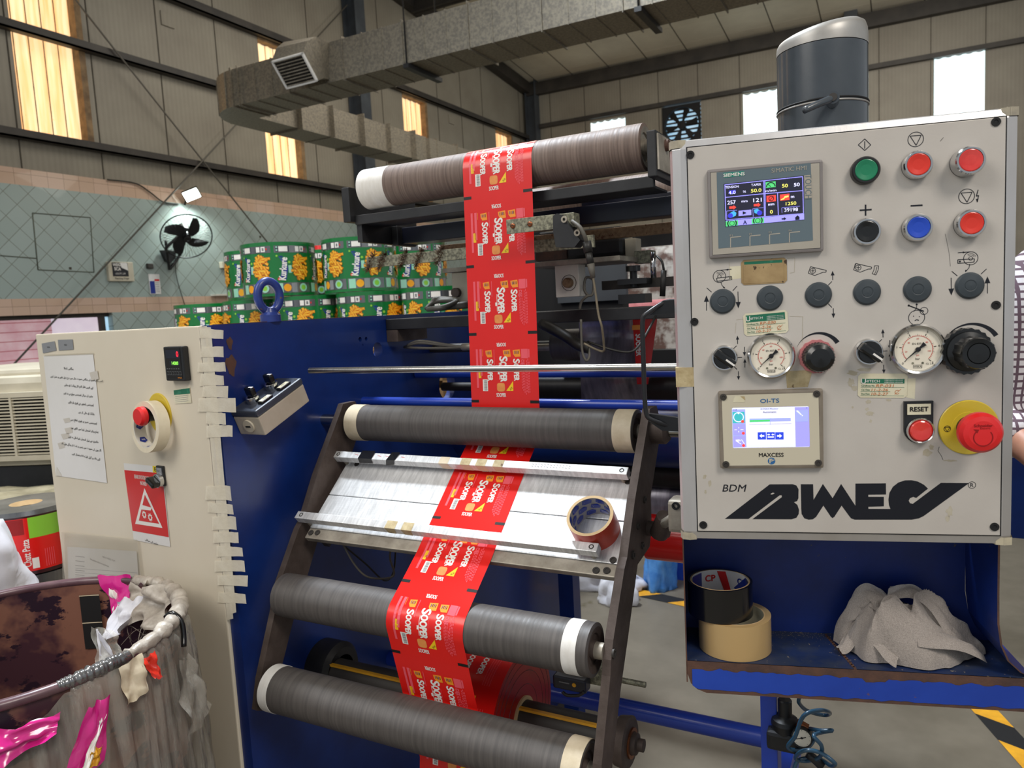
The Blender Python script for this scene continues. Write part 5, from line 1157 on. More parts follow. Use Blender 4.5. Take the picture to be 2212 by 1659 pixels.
# selector positions
for ox, oy in ((0, 0), (314, -14)):
    arrow((1593.5 + ox, 743 + oy), (1593 + ox, 725 + oy), 3.2, 8); L_([(1591 + ox, 747 + oy), (1583.5 + ox, 754 + oy)]); L_([(1592 + ox, 772.5 + oy), (1603 + ox, 772 + oy)])
    arrow((1608 + ox, 749 + oy), (1608 + ox, 769 + oy), 3.2, 8); arrow((1609 + ox, 794 + oy), (1609 + ox, 775 + oy), 3.2, 8); L_([(1585 + ox, 791 + oy), (1592 + ox, 798 + oy)]); arrow((1595 + ox, 802 + oy), (1595.5 + ox, 821 + oy), 3.2, 8)
# tapering arcs over the regulators
for (cx, cy), r0, a0, a1 in (((1768, 766), 44, 158, 32), ((2098, 757), 52, 158, 32)):
    vs = []; n_ = 26; x0, y0 = pn(cx, cy, Z0)
    for i in range(n_ + 1):
        t = i / n_; a = radians(a0 + (a1 - a0) * t); th = (.3 + 8.5 * t ** 1.2)
        vs += [(x0 + cos(a) * (r0 - th * .65) * PXM, y0 + sin(a) * (r0 - th * .65) * PXM, 0), (x0 + cos(a) * (r0 + th * .35) * PXM, y0 + sin(a) * (r0 + th * .35) * PXM, 0)]
    m.add(vs, [(2 * i, 2 * i + 1, 2 * i + 3, 2 * i + 2) for i in range(n_)], K, P2)
# big logo
def lg(x, y): return 1550 + x / 3.8138, 1020 + y / 3.8138
def LG(pts, mt=K, z=0.0): G_([lg(*p) for p in pts], mt, z)
LG([(60, 385), (430, 100), (620, 99), (650, 110), (667, 140), (666, 215), (655, 238), (630, 247), (658, 270), (671, 310), (668, 345), (650, 375), (610, 388), (287, 387), (530, 205), (528, 190), (512, 190), (255, 385)])
LG([(686, 99), (787, 99), (791, 228), (868, 97), (948, 214), (1018, 97), (1136, 277), (1136, 94), (1387, 92), (1388, 184), (1242, 186), (1242, 203), (1370, 203), (1370, 281), (1242, 285), (1243, 302), (1425, 303), (1412, 270), (1408, 225), (1416, 170), (1445, 120), (1490, 85), (1545, 67), (1600, 66), (1650, 77), (1700, 103), (1734, 135), (1637, 212), (1612, 203), (1585, 214), (1575, 235), (1585, 255), (1608, 261), (1840, 88), (2072, 90), (1700, 360), (1660, 380), (1600, 391), (1130, 391), (1100, 380), (1080, 355), (1022, 275), (962, 368), (948, 378), (934, 368), (872, 275), (812, 368), (785, 388), (750, 391), (715, 380), (693, 345), (690, 300)])
LG([(436, 178), (455, 168), (470, 172), (455, 182), (440, 184)], 'panel_alu', .0003)
m.text('BDM', *pn(*lg(139, 131), Z0), 15 * PXM, K, P2, bold=.005, w=46 * PXM, shear=.22)
A_(lg(2096, 106), 6.2, 7.2, n=22); m.text('R', *pn(*lg(2096, 106), Z0), 7.5 * PXM, K, P2, bold=.01)
# stains and glue residue
rnd = random.Random(21)
def blot(px, py, rx, ry, mt='residue', z=-.0001, n=14):
    G_([(px + cos(2 * pi * i / n) * rx * rnd.uniform(.5, 1.1), py + sin(2 * pi * i / n) * ry * rnd.uniform(.5, 1.1)) for i in range(n)], mt, z)
for px, py, rx, ry in ((1842, 806, 14, 7), (1870, 799, 18, 5), (1838, 826, 9, 11), (1845, 838, 7, 8), (1876, 868, 7, 5), (1873, 884, 6, 4), (1880, 894, 10, 6), (1881, 910, 4, 5), (1920, 864, 8, 3), (2002, 978, 14, 10), (2012, 966, 8, 7), (2052, 995, 16, 3), (1522, 1030, 5, 6), (1533, 1044, 4, 8), (2052, 1106, 9, 14), (2047, 1120, 6, 8), (1524, 1062, 3, 6), (1842, 880, 3, 3), (1980, 700, 2, 2)): blot(px, py, rx, ry)
L_([(2029, 965), (2026, 974), (2033, 984), (2037, 993)], .8, 'steel_dark'); L_([(2042, 505), (2050, 545), (2053, 575)], .5, 'steel_dark'); L_([(2031, 305), (2038, 297)], .8, 'steel_dark')
for a_, b_ in (((1575, 566), (1577, 600)), ((1700, 558), (1717, 557)), ((1717, 557), (1716, 588)), ((1716, 588), (1706, 590)), ((1590, 697), (1588, 720)), ((1706, 683), (1735, 684)), ((1734, 684), (1733, 740)), ((1590, 691), (1605, 689))): L_([a_, b_], .7, 'residue')
G_([(1697, 802), (1756, 799), (1752, 812), (1745, 836), (1700, 838)], 'tape_old', -.00005); G_([(1576, 576), (1602, 574), (1604, 601), (1577, 604)], 'label_cream', -.00012)
G_([(1450, 0)] * 0 or [(1956, 818), (1978, 817), (1976, 862), (1956, 858)], 'label_cream', -.0001)
m.build('front_plate', pan)
for px, py in ((1491, 335), (2150, 264), (1500, 695), (2150, 659), (1519, 1133), (2147, 1137)):
    x, y = pn(px, py); m = MB('steel_dark'); m.lathe((x, y, .001), (0, 0, 1), [(0, .0048), (.0016, .0048), (.0016, .0024), (.0009, .0021), (.0009, 0)], 'black_matt', 20, PT); m.build('socket_screw', pan)
# --- operator screen
hq = [pn(1527, 371), pn(1774, 344), pn(1778, 541), pn(1532, 562)]
hx0, hx1 = (hq[0][0] + hq[3][0]) / 2, (hq[1][0] + hq[2][0]) / 2; hy1, hy0 = (hq[0][1] + hq[1][1]) / 2, (hq[2][1] + hq[3][1]) / 2
m = MB('hmi_frame'); m.bx(hx0, hx1, hy0, hy1, 0, .0085, 'hmi_frame', PT, .0028); 
HW, HH = hx1 - hx0, hy1 - hy0
HT = PT @ Mx.Translation((hx0, hy0, .0086)); Hq = lambda x, y: (x * HW, y * HH)
def HR(x0, y0, x1, y1, mt, z): m.rect(x0 * HW, y0 * HH, x1 * HW, y1 * HH, mt, HT, z)
HR(.028, .035, .972, .965, 'steel_dark', .0001); HR(.031, .04, .969, .96, 'hmi_face', .0003); hm = m.build('operator_screen', pan)
# face coordinates in the zoomed crop (px of the 5.72x view) mapped to unit square of the device
def hz(x, y): u_, v_ = pn(1520 + x / 5.7214, 335 + y / 5.7207, .0088); return (u_ - hx0), (v_ - hy0)
m = MB('hmi_slate'); m.poly([hz(160, 215), hz(1322, 98), hz(1350, 1055), hz(183, 1155)], 'hmi_slate', HT, .0005)
m.poly([hz(243, 222), hz(500, 198), hz(505, 255), hz(250, 282)], 'siemens_teal', HT, .0007); t = lambda s_, x, y, h, w_, mt, z=.0011, b=.01, r=0: m.text(s_, *hz(x, y), h / 5.72 * PXM, mt, HT, z, bold=b, w=w_ / 5.72 * PXM, rot=r)
t('SIEMENS', 375, 241, 36, 232, 'print_white', .0009, .035); t('SIMATIC HMI', 1052, 176, 46, 372, 'hmi_face', .0009, .0)
m.poly([hz(1240, 252), hz(1330, 244), hz(1336, 528), hz(1247, 536)], 'hmi_face', HT, .0007); t('TOUCH', 1292, 392, 66, 270, 'hmi_slate', .0009, .0, -90)
for x, y, s_ in ((332, 1018, 'F1'), (572, 1000, 'F2'), (814, 980, 'F3'), (1060, 958, 'F4')):
    a, b_, c_ = hz(x, y + 125), hz(x, y), hz(x + 130, y - 12); m.line(a, b_, .0011, 'hmi_face', HT, .0007); m.line(b_, c_, .0011, 'hmi_face', HT, .0007); t(s_, x + 8, y - 24, 20, 30, 'hmi_face', .0009)
m.build('touch_face', hm)
m = MB('px_black'); Hp = lambda pts, mt, z: m.poly([hz(*p) for p in pts], mt, HT, z)
Hp([(246, 358), (1238, 252), (1243, 800), (266, 890)], 'px_black', .0007)
def par(x0, y0, x1, y1, mt, z=.0009, sl=-.106): Hp([(x0, y0), (x1, y0 + (x1 - x0) * sl), (x1 + (y1 - y0) * .02, y1 + (x1 - x0) * sl), (x0 + (y1 - y0) * .02, y1)], mt, z)
def hl(x0, y0, x1, y1, w_=8, mt='px_lilac'): m.line(hz(x0, y0), hz(x1, y1), w_ / 5.72 * PXM, mt, HT, .0009)
hl(256, 370, 1222, 268); hl(262, 525, 745, 478); hl(262, 370, 274, 800); hl(742, 322, 750, 760); hl(1222, 268, 1232, 722); hl(750, 478, 1226, 440); hl(756, 320, 762, 756); hl(912, 470, 922, 742); hl(276, 800, 1232, 722, 6)
par(272, 812, 1240, 884, 'px_lilac', .001, -.09)
t('TENSION', 350, 395, 26, 148, 'px_white'); t('TAPER', 648, 368, 26, 108, 'px_white'); par(312, 440, 396, 486, 'px_blue', .001); t('4.0', 350, 464, 36, 76, 'px_white', .0013, .02); t('50.0', 648, 438, 38, 112, 'px_yellow', .0011, .02); t('%', 503, 452, 22, 34, 'px_white')
par(766, 338, 888, 408, 'px_green', .001); x_, y_ = hz(828, 392); m.arc(x_, y_, .0042, .0052, 0, 180, 'px_dark', HT, .0013, 14); m.line((x_, y_), (x_ - .003, y_ + .003), .0006, 'px_dark', HT, .0013)
t('50', 1003, 380, 38, 60, 'px_yellow', .0011, .03); t('50', 1150, 366, 38, 60, 'px_white', .0011, .03); t('m/min', 830, 440, 24, 118, 'px_white', .0011, .02)
t('257', 344, 586, 42, 90, 'px_white', .0011, .02); t('mm', 504, 574, 18, 66, 'px_white', .0011, .03); t('121', 664, 556, 42, 90, 'px_white', .0011, .02)
for x, y in ((316, 650), (618, 620)): Hp([(x, y - 14), (x + 52, y - 18), (x + 52, y - 30), (x + 86, y - 4), (x + 52, y + 24), (x + 52, y + 12), (x, y + 16)], 'px_red', .0011)
hl(284, 692, 410, 682, 4); hl(284, 692, 286, 790, 4); hl(612, 662, 738, 650, 4); hl(606, 662, 612, 762, 4)
Hp([(318, 722), (372, 690), (404, 716), (396, 750), (340, 776)], 'px_cyan', .0011); x_, y_ = hz(330, 750); m.arc(x_, y_, 0, .0029, mt='px_blue', T=HT, z=.0013, n=14)
Hp([(620, 676), (662, 664), (718, 700), (704, 742), (628, 716)], 'px_cyan', .0011); x_, y_ = hz(690, 716); m.arc(x_, y_, 0, .0029, mt='px_blue', T=HT, z=.0013, n=14)
par(430, 690, 588, 756, 'px_lilac', .001, -.1); Hp([(482, 694), (530, 716), (482, 738)], 'px_dark', .0012)
par(776, 506, 890, 582, 'px_red', .001); x_, y_ = hz(834, 538); m.arc(x_, y_, .0022, .003, mt='px_dark', T=HT, z=.0013, n=16); m.line(hz(810, 566), hz(862, 508), .0006, 'px_dark', HT, .0013); t('mm', 834, 612, 20, 66, 'px_white', .0011, .03); t('0', 836, 702, 38, 28, 'px_yellow', .0011, .03)
par(942, 490, 1058, 566, 'px_red', .001); Hp([(950, 552), (990, 528), (1000, 508), (1048, 500), (1048, 520), (1004, 530), (992, 548), (952, 560)], 'px_yellow', .0012); t('m', 1098, 518, 22, 34, 'px_white', .0011, .03); t('1250', 1078, 598, 36, 112, 'px_yellow', .0011, .02); t('39198', 1080, 676, 38, 144, 'px_white', .0011, .02); hl(966, 652, 1190, 632, 4); hl(964, 652, 968, 716, 4)
for x in (272, 592): par(x, 820 - (x - 272) * .1, x + 152, 884 - (x - 272) * .1, 'px_green', .0012, -.1)
for x, y in ((350, 844), (668, 810)):
    x_, y_ = hz(x, y); m.arc(x_, y_, .0024, .0029, mt='px_dark', T=HT, z=.0014, n=16); m.arc(x_, y_, .0042, .0054, -40, 40, 'px_dark', HT, .0014, 8); m.arc(x_, y_, .0042, .0054, 140, 220, 'px_dark', HT, .0014, 8)
t('A', 510, 832, 44, 40, 'px_dark', .0014, .03); Hp([(962, 782), (990, 780), (990, 766), (1020, 786), (992, 808), (992, 798), (964, 800)], 'px_dark', .0012); Hp([(1158, 744), (1188, 770), (1182, 772), (1184, 800), (1132, 804), (1130, 776), (1126, 776)], 'px_dark', .0012)
m.build('display', hm)
# --- push buttons
def button(px, py, cap, ring='chrome', tall=.011, dish=True, name='push_button', lab=None):
    x, y = pn(px, py, tall); T = PT @ Mx.Translation((x, y, .0015)); m = MB(ring)
    m.lathe((0, 0, 0), (0, 0, 1), [(0, .0152), (.003, .0155), (tall - .002, .0152), (tall, .014), (tall, .0122), (tall - .0015, .0122)], n=36, T=T, mts=['black_plastic', ring, ring, ring, ring])
    b = m.build(name, pan, label=lab); m = MB(cap); h = tall - .0015
    m.lathe((0, 0, h), (0, 0, 1), [(-.002, .0119), (.001, .0119), (.0014, .011), (.0004, .006), (.0002, 0)] if dish else [(-.002, .0119), (.003, .0115), (.0052, .009), (.006, 0)], n=32, T=T); m.build('button_cap', b); return b
button(1871, 367, 'btn_green', 'black_plastic', lab='green push button'); button(1984, 355, 'btn_red', lab='red push button'); button(2097, 346, 'btn_red_clear', 'chrome', .02, lab='tall red illuminated push button')
button(1873, 500, 'btn_black', lab='black push button'); button(1984, 491, 'btn_blue', lab='blue push button'); button(2099, 482, 'btn_red', tall=.012, lab='red push button')
for px, py in ((1561, 651), (1663, 644), (1768, 637), (1873, 631), (1982, 625), (2095, 617)):
    x, y = pn(px, py, .003); m = MB('cap_slate'); m.lathe((x, y, .0012), (0, 0, 1), [(0, .0147), (.0015, .0149), (.0036, .0128), (.0046, .0065), (.0042, .0055), (.0046, .0052), (.005, 0)], n=40, T=PT); m.build('blanking_plug', pan, label='slate blanking plug')
# --- rotary selectors
for px, py in ((1565, 774), (1879, 761)):
    x, y = pn(px, py, .012); T = PT @ Mx.Translation((x, y, .0015)); m = MB('chrome'); m.lathe((0, 0, 0), (0, 0, 1), [(0, .0155), (.006, .0155), (.0085, .0142), (.0085, .0128)], n=36, T=T); b = m.build('selector_switch', pan)
    m = MB('btn_black'); m.lathe((0, 0, .008), (0, 0, 1), [(0, .013), (.004, .0128), (.005, .0118), (.005, 0)], n=32, T=T); Tk = T @ Mx.Rotation(radians(-38), 4, 'Z'); m.box((.0, 0, .0155), (.0275, .0105, .012), 'btn_black', Tk, .0028); m.bx(.0015, .0135, -.0011, .0011, .0213, .0217, 'print_white', Tk); m.build('knob', b)
# --- pressure gauges
for px, py, r in ((1666, 769, .0272), (1983, 755, .0292)):
    x, y = pn(px, py, .008); T = PT @ Mx.Translation((x, y, .0015)); g = MB('chrome'); g.lathe((0, 0, 0), (0, 0, 1), [(0, r * .96), (.003, r), (.007, r), (.0095, r * .93), (.0085, r * .86), (.005, r * .83)], n=56, T=T); gg = g.build('pressure_gauge', pan)
    m = MB('gauge_face'); TF = T @ Mx.Translation((0, 0, .0052)); k_ = r / .0272; m.arc(0, 0, 0, r * .84, mt='gauge_face', T=TF, n=40); m.arc(0, 0, .0143 * k_, .0147 * k_, -45, 225, 'red_ink', TF, .0003, 40)
    for i in range(41):
        a = radians(225 - 270 * i / 40); L = .0012 if i % 5 else .002; m.line((cos(a) * .0145 * k_, sin(a) * .0145 * k_), (cos(a) * (.0145 + L) * k_, sin(a) * (.0145 + L) * k_), .0003, 'red_ink' if i % 5 else 'print_black', TF, .0004)
    for i in range(6): a = radians(225 - 54 * i); m.line((cos(a) * .0158 * k_, sin(a) * .0158 * k_), (cos(a) * .0182 * k_, sin(a) * .0182 * k_), .0007, 'print_black', TF, .0004); m.text(str(i), cos(a) * .0205 * k_, sin(a) * .0205 * k_, .0026, 'print_black', TF, .0004)
    for i in range(5): a = radians(190 - 50 * i); m.text(str(20 * (i + 1)), cos(a) * .0115 * k_, sin(a) * .0115 * k_, .0018, 'red_ink', TF, .0004)
    m.text('EN 837-1', 0, .0062 * k_, .0022, 'print_black', TF, .0004); m.text('psi', 0, -.0062 * k_, .0024, 'red_ink', TF, .0004); m.text('bar', 0, -.0098 * k_, .0026, 'print_black', TF, .0004); m.text('WIKA', 0, -.0182 * k_, .0022, 'print_black', TF, .0004); m.text('CL 2.5', .0115 * k_, -.0155 * k_, .002, 'print_black', TF, .0004)
    for a_, b_, c_, d_ in ((-.0042, -.0166, .0042, -.0166), (-.0042, -.0198, .0042, -.0198), (-.0042, -.0198, -.0042, -.0166), (.0042, -.0198, .0042, -.0166)): m.line((a_ * k_, b_ * k_), (c_ * k_, d_ * k_), .0003, 'print_black', TF, .0004)
    for s_ in (-1, 1): m.arc(s_ * .0048 * k_, -.0145 * k_, 0, .0013, mt='zinc', T=TF, z=.0005, n=12)
    m.build('dial', gg); m = MB('black_plastic'); a = radians(222); d_ = V((cos(a), sin(a))); e = V((-d_.y, d_.x)); f = lambda s_, t_: tuple(d_ * s_ * k_ + e * t_ * k_)
    m.prism([f(-.009, .0024), f(-.005, .0012), f(.002, .0008), f(.0155, .0002), f(.0155, -.0002), f(.002, -.0008), f(-.005, -.0012), f(-.009, -.0024)], .0012, .0018, T=TF); m.lathe((0, 0, .001), (0, 0, 1), [(0, .0028), (.0018, .0026), (.002, 0)], n=18, T=TF); m.build('needle', gg)
# --- regulator knobs
def ribs(r, n, d): return [(cos(2 * pi * i / (2 * n)) * (r - (d if i % 2 else 0)), sin(2 * pi * i / (2 * n)) * (r - (d if i % 2 else 0))) for i in range(2 * n)]
x, y = pn(1764, 770, .004); T = PT @ Mx.Translation((x, y, .0015)); m = MB('pink_plastic'); m.prism(ribs(.0203, 14, .0012), 0, .005, 'pink_plastic', T); b = m.build('regulator_knob', pan, label='black regulator knob on a pink ring')
m = MB('btn_black'); m.prism(ribs(.0172, 30, .0008), .004, .022, 'rubber_dark', T); m.lathe((0, 0, .022), (0, 0, 1), [(0, .0168), (.004, .0155), (.007, .011), (.008, 0)], n=32, T=T); m.build('knob_cap', b)
x, y = pn(2084, 758, .004); T = PT @ Mx.Translation((x, y, .0015)); m = MB('btn_black'); m.prism(ribs(.0265, 22, .0016), 0, .012, 'btn_black', T); m.lathe((0, 0, .012), (0, 0, 1), [(0, .0225), (.004, .022), (.006, .0165)], n=36, T=T); b = m.build('regulator_knob', pan, label='large black ribbed regulator knob')
m = MB('btn_black'); m.prism(ribs(.0178, 12, .0012), .016, .042, 'btn_black', T); m.lathe((0, 0, .042), (0, 0, 1), [(0, .0172), (.002, .0162), (.0015, .0115), (.0005, .011), (.0015, .0105), (.002, 0)], n=32, T=T); m.build('knob_cap', b)
# --- web guide controller
q = [pn(1550, 846, .006), pn(1777, 838, .006), pn(1780, 1010, .006), pn(1557, 1013, .006)]
ox0, ox1, oy0, oy1 = (q[0][0] + q[3][0]) / 2, (q[1][0] + q[2][0]) / 2, (q[2][1] + q[3][1]) / 2, (q[0][1] + q[1][1]) / 2
m = MB('oi_frame'); m.bx(ox0, ox1, oy0, oy1, 0, .0085, 'oi_frame', PT, .003); OH = .0087
def oz(x, y): return pn(1540 + x / 7.9, 820 + y / 7.9, OH)
OT = PT @ Mx.Translation((0, 0, OH)); Op = lambda pts, mt, z: m.poly([oz(*p) for p in pts], mt, OT, z)
Op([(148, 268), (1800, 222), (1828, 1452), (190, 1470)], 'oi_face', .0001); om = m.build('guide_controller', pan)
for x, y in ((178, 298), (1770, 243), (222, 1444), (1798, 1420)):
    u_, v_ = oz(x, y); m = MB('steel_dark'); m.lathe((u_, v_, .008), (0, 0, 1), [(0, .004), (.0018, .004), (.002, .002), (.0012, .0016), (.0012, 0)], 'steel_dark', 18, PT); m.build('socket_screw', om)
m = MB('oi_blue'); tt = lambda s_, x, y, h, w_, mt, z=.0004, b=.01: m.text(s_, *oz(x, y), h / 7.9 * PXM, mt, OT, z, bold=b, w=w_ / 7.9 * PXM)
tt('OI-TS', 968, 360, 66, 290, 'oi_blue', .0003, .02); tt('MAXCESS', 994, 1284, 64, 380, 'print_black', .0003, .03); x_, y_ = oz(1005, 1140); m.arc(x_, y_ - .002, .0117, .0122, 62, 118, 'print_black', OT, .0003, 14)
x_, y_ = oz(1000, 1388); m.arc(x_, y_, 0, 58 / 7.9 * PXM, mt='oi_blue', T=OT, z=.0003, n=24); tt('F', 990, 1388, 70, 44, 'oi_face', .0005, .04); Op([(1010, 1370), (1050, 1362), (1046, 1378), (1012, 1386)], 'oi_face', .0005)
Op([(345, 388), (352, 330), (382, 282), (460, 282), (545, 350), (540, 388)], 'label_cream', .0003); Op([(466, 284), (540, 286), (552, 340), (540, 350)], 'tape_old', .0003); m.build('printed_face', om)
m = MB('px_pale'); Op([(326, 492), (350, 482), (1620, 456), (1636, 470), (1650, 1140), (1630, 1148), (360, 1168), (342, 1158)], 'px_pale', .0002)
Op([(330, 510), (550, 506), (572, 1150), (346, 1160)], 'px_pale2', .0003); Op([(1396, 470), (1636, 466), (1650, 1140), (1412, 1146)], 'px_lilac', .0003); Op([(552, 530), (1392, 512), (1404, 1090), (580, 1106)], 'px_white', .0004)
Op([(332, 552), (536, 548), (546, 738), (338, 744)], 'px_teal', .0005); x_, y_ = oz(436, 640); m.arc(x_, y_, 70 / 7.9 * PXM, 84 / 7.9 * PXM, mt='px_white', T=OT, z=.0007, n=26); m.arc(*oz(436, 572), 0, .0012, mt='px_white', T=OT, z=.0008, n=10)
Op([(1408, 524), (1622, 520), (1626, 714), (1412, 718)], 'px_pale2', .0005); Op([(1412, 530), (1450, 524), (1520, 600), (1500, 606)], 'px_pale', .0006); Op([(1515, 606), (1534, 604), (1534, 622), (1516, 622)], 'px_white', .0007)
for y in (760, 965): Op([(344, y), (552, y - 4), (556, y + 180), (348, y + 186)], 'px_lilac', .0005)
for a_, b_ in (((366, 855), (410, 854)), ((470, 853), (520, 852)), ((440, 810), (441, 830)), ((440, 874), (441, 900)), ((388, 1040), (480, 1100)), ((390, 1024), (430, 1062)), ((410, 1018), (440, 1056)), ((432, 1016), (452, 1050)), ((456, 1020), (470, 1050)), ((486, 1020), (540, 1100))): m.line(oz(*a_), oz(*b_), .0008, 'px_white', OT, .0007)
for x, y in ((506, 712), (518, 914), (522, 1122)): m.arc(*oz(x, y), 0, .0018, mt='px_red', T=OT, z=.0008, n=14)
Op([(624, 664), (1326, 652), (1328, 708), (626, 724)], 'px_pale2', .0006); Op([(624, 688), (972, 680), (972, 714), (626, 724)], 'px_green', .0008); Op([(972, 655), (980, 655), (982, 770), (974, 770)], 'px_pale2', .0009); m.line(oz(616, 766), oz(1340, 746), .0004, 'px_lilac', OT, .0008)
tt('D-MAX Monitor', 965, 496, 24, 270, 'print_grey', .0008); tt('Automatic', 966, 550, 30, 208, 'print_grey', .0008, .02); tt('1/3', 374, 512, 24, 56, 'print_grey', .0008); tt('3', 1596, 478, 20, 14, 'print_grey', .0008)
for x in (834, 986, 1134):
    c_ = oz(x, 958); m.rect(c_[0] - .0047, c_[1] - .0044, c_[0] + .0047, c_[1] + .0044, 'px_btn', OT, .0008)
    for s_ in ((-1,) if x < 900 else (1,) if x > 1100 else (1, -1)):
        k_ = 1 if abs(x - 986) > 50 else .55; ox_ = c_[0] + (0 if k_ == 1 else -s_ * .0024); oy_ = c_[1] + (0 if k_ == 1 else .0016)
        m.poly([(ox_ + s_ * .003 * k_, oy_), (ox_, oy_ + .0026 * k_), (ox_, oy_ + .001 * k_), (ox_ - s_ * .0028 * k_, oy_ + .001 * k_), (ox_ - s_ * .0028 * k_, oy_ - .001 * k_), (ox_, oy_ - .001 * k_), (ox_, oy_ - .0026 * k_)], 'px_white', OT, .001)
    if x == 986: m.rect(c_[0] - .0035, c_[1] - .0022, c_[0] + .0035, c_[1] - .0006, 'px_white', OT, .001)
m.build('display', om)
# --- reset button with legend
x, y = pn(1986, 929, .006); T = PT @ Mx.Translation((x, y, .0015)); m = MB('black_plastic'); pl_ = [(-.0158, 0), (-.0158, .0335), (.0148, .0335), (.0148, 0)] + [(cos(radians(a)) * .0158, sin(radians(a)) * .0158) for a in range(-10, -171, -16)]
m.prism(pl_, 0, .004, 'black_plastic', T); m.rect(-.0138, .0172, .0128, .0312, 'print_black', T, .0042); m.rect(-.0128, .018, .012, .0305, 'label_cream', T, .0045); m.text('RESET', -.0004, .0245, .0052, 'print_black', T, .005, bold=.04, w=.019); rb = m.build('legend_plate', pan, label='black legend plate reading RESET')
m = MB('chrome'); m.lathe((0, 0, .003), (0, 0, 1), [(0, .0148), (.006, .0148), (.0085, .0135), (.0075, .0122)], n=36, T=T); b = m.build('reset_button', pan, label='red reset push button'); MB('btn_red_clear').lathe((0, 0, .0095), (0, 0, 1), [(-.002, .012), (.002, .0118), (.0028, .0105), (.002, 0)], n=32, T=T).build('button_cap', b)
# --- emergency stop
x, y = pn(2092, 923, .002); T = PT @ Mx.Translation((x, y, .0015)); m = MB('estop_yellow'); m.lathe((0, 0, 0), (0, 0, 1), [(0, .0315), (.0012, .0315), (.0022, .0305), (.0022, .018), (.0026, .0178), (.0026, 0)], n=56, T=T, mts=['black_plastic', 'estop_yellow', 'estop_yellow', 'estop_yellow', 'estop_yellow'])
cx_, cy_ = -.0225, -.001; m.arc(cx_, cy_, .0032, .0037, mt=K, T=T, z=.0026, n=18); m.pline([(cx_ - .0028, cy_ + .0018), (cx_ + .0028, cy_ + .0018), (cx_, cy_ - .0032), (cx_ - .0028, cy_ + .0018)], .0005, K, T, .0026); b = m.build('emergency_stop', pan)
m = MB('black_plastic'); m.lathe((0, 0, .002), (0, 0, 1), [(0, .0135), (.012, .013), (.018, .0115), (.026, .012)], n=36, T=T); m.build('stop_collar', b)
m = MB('estop_red'); m.lathe((0, 0, .026), (0, 0, 1), [(0, .012), (.0, .0205), (.005, .0225), (.011, .0222), (.0155, .019), (.017, .014), (.0172, 0)], n=56, T=T)
TD = T @ Mx.Translation((0, 0, .0434)); m.text('Schneider', 0, .0092, .0031, 'film_red_dark', TD, bold=.01, w=.018); m.text('Electric', .002, .0062, .0022, 'film_red_dark', TD, w=.01); m.arc(0, -.004, .0088, .0098, -220, 40, 'film_red_dark', TD, n=30); m.poly([(-.0095, .0052), (-.004, .0048), (-.0058, .0008)], 'film_red_dark', TD); m.build('mushroom_head', b)
# --- stickers
def sticker(x0y0, pts, name, lab, dirty=False, no='RP-030', top=False):
    q = [pn(*p, .002) for p in pts]; T = PT @ Mx.Translation((0, 0, .0021)); m = MB('label_dirty' if dirty else 'label_cream')
    cx_, cy_ = sum(a for a, _ in q) / 4, sum(b_ for _, b_ in q) / 4; ux = (V(q[1]) - V(q[0])).normalized(); W_ = (V(q[1]) - V(q[0])).length; H_ = (V(q[0]) - V(q[3])).length; uy = V((-ux.y, ux.x))
    T = T @ Mx(((ux.x, uy.x, 0, cx_), (ux.y, uy.y, 0, cy_), (0, 0, 1, 0), (0, 0, 0, 1))); w_, h_ = W_ / 2, H_ / 2; c = .003
    m.poly([(-w_ + c, -h_), (w_ - c, -h_), (w_, -h_ + c), (w_, h_ - c), (w_ - c, h_), (-w_ + c, h_), (-w_, h_ - c), (-w_, -h_ + c)], None, T)
    if dirty: m.rect(-w_ * .86, h_ * .3, w_ * .8, h_ * .84, 'label_green', T, .0002); m.rect(-w_ * .9, -h_ * .9, w_ * .86, h_ * .62, 'label_dirty', T, .0003)
    else:
        t0, t1 = (.56, .18) if top else (.82, .2); m.rect(-w_ * .88, h_ * t1, w_ * .88, h_ * t0, 'label_green', T, .0002)
        m.text('U', -w_ * .78, h_ * (t0 + t1) / 2, h_ * .42, 'print_white', T, .0004, bold=.02); m.text('NITECH', -w_ * .42, h_ * (t0 + t1) / 2, h_ * .2, 'print_white', T, .0004, w=w_ * .6)
        for i in range(3): m.text('calibration services', w_ * .44, h_ * (t1 + .1 + .14 * i), h_ * .09, 'print_white', T, .0004, w=w_ * .75)
        ys = [t1 - .02, t1 - .32, t1 - .62, -.9]
        for i, s_ in enumerate(('Certificate No.', 'Cal. Date', 'Due Date')): m.text(s_, -w_ * (.58 if i == 0 else .68), h_ * (t1 - .18 - .34 * i), h_ * .13, 'label_green', T, .0002, bold=.01, w=w_ * (.55 if i == 0 else .34)); m.rect(-w_ * .88, h_ * (t1 - .34 * (i + 1)), w_ * (.88 if i != 1 else .32), h_ * (t1 - .34 * (i + 1)) + .0003, 'label_green', T, .0002)
        m.text(no, w_ * .1, h_ * (t1 - .18), h_ * .24, 'ink_orange', T, .0004, w=w_ * .7, shear=.2); m.text('11-2-26', -w_ * .1, h_ * (t1 - .52), h_ * .22, 'ink_orange', T, .0004, w=w_ * .66, shear=.2); m.text('10-2-27', -w_ * .1, h_ * (t1 - .86), h_ * .22, 'ink_orange', T, .0004, w=w_ * .66, shear=.2)
        m.arc(w_ * .6, h_ * (t1 - .7), .002, .0025, 30, 330, 'ink_orange', T, .0004, 16); m.line((w_ * .5, h_ * (t1 - .9)), (w_ * .75, h_ * (t1 - .45)), .0004, 'ink_orange', T, .0004)
    m.build(name, pan, label=lab)
sticker(None, [(1605, 678), (1701, 669), (1705, 718), (1606, 727)], 'calibration_sticker', 'cream and green calibration sticker'); sticker(None, [(1854, 807), (1961, 807), (1958, 859), (1853, 859)], 'calibration_sticker', 'cream and green calibration sticker', no='RP-031', top=True)
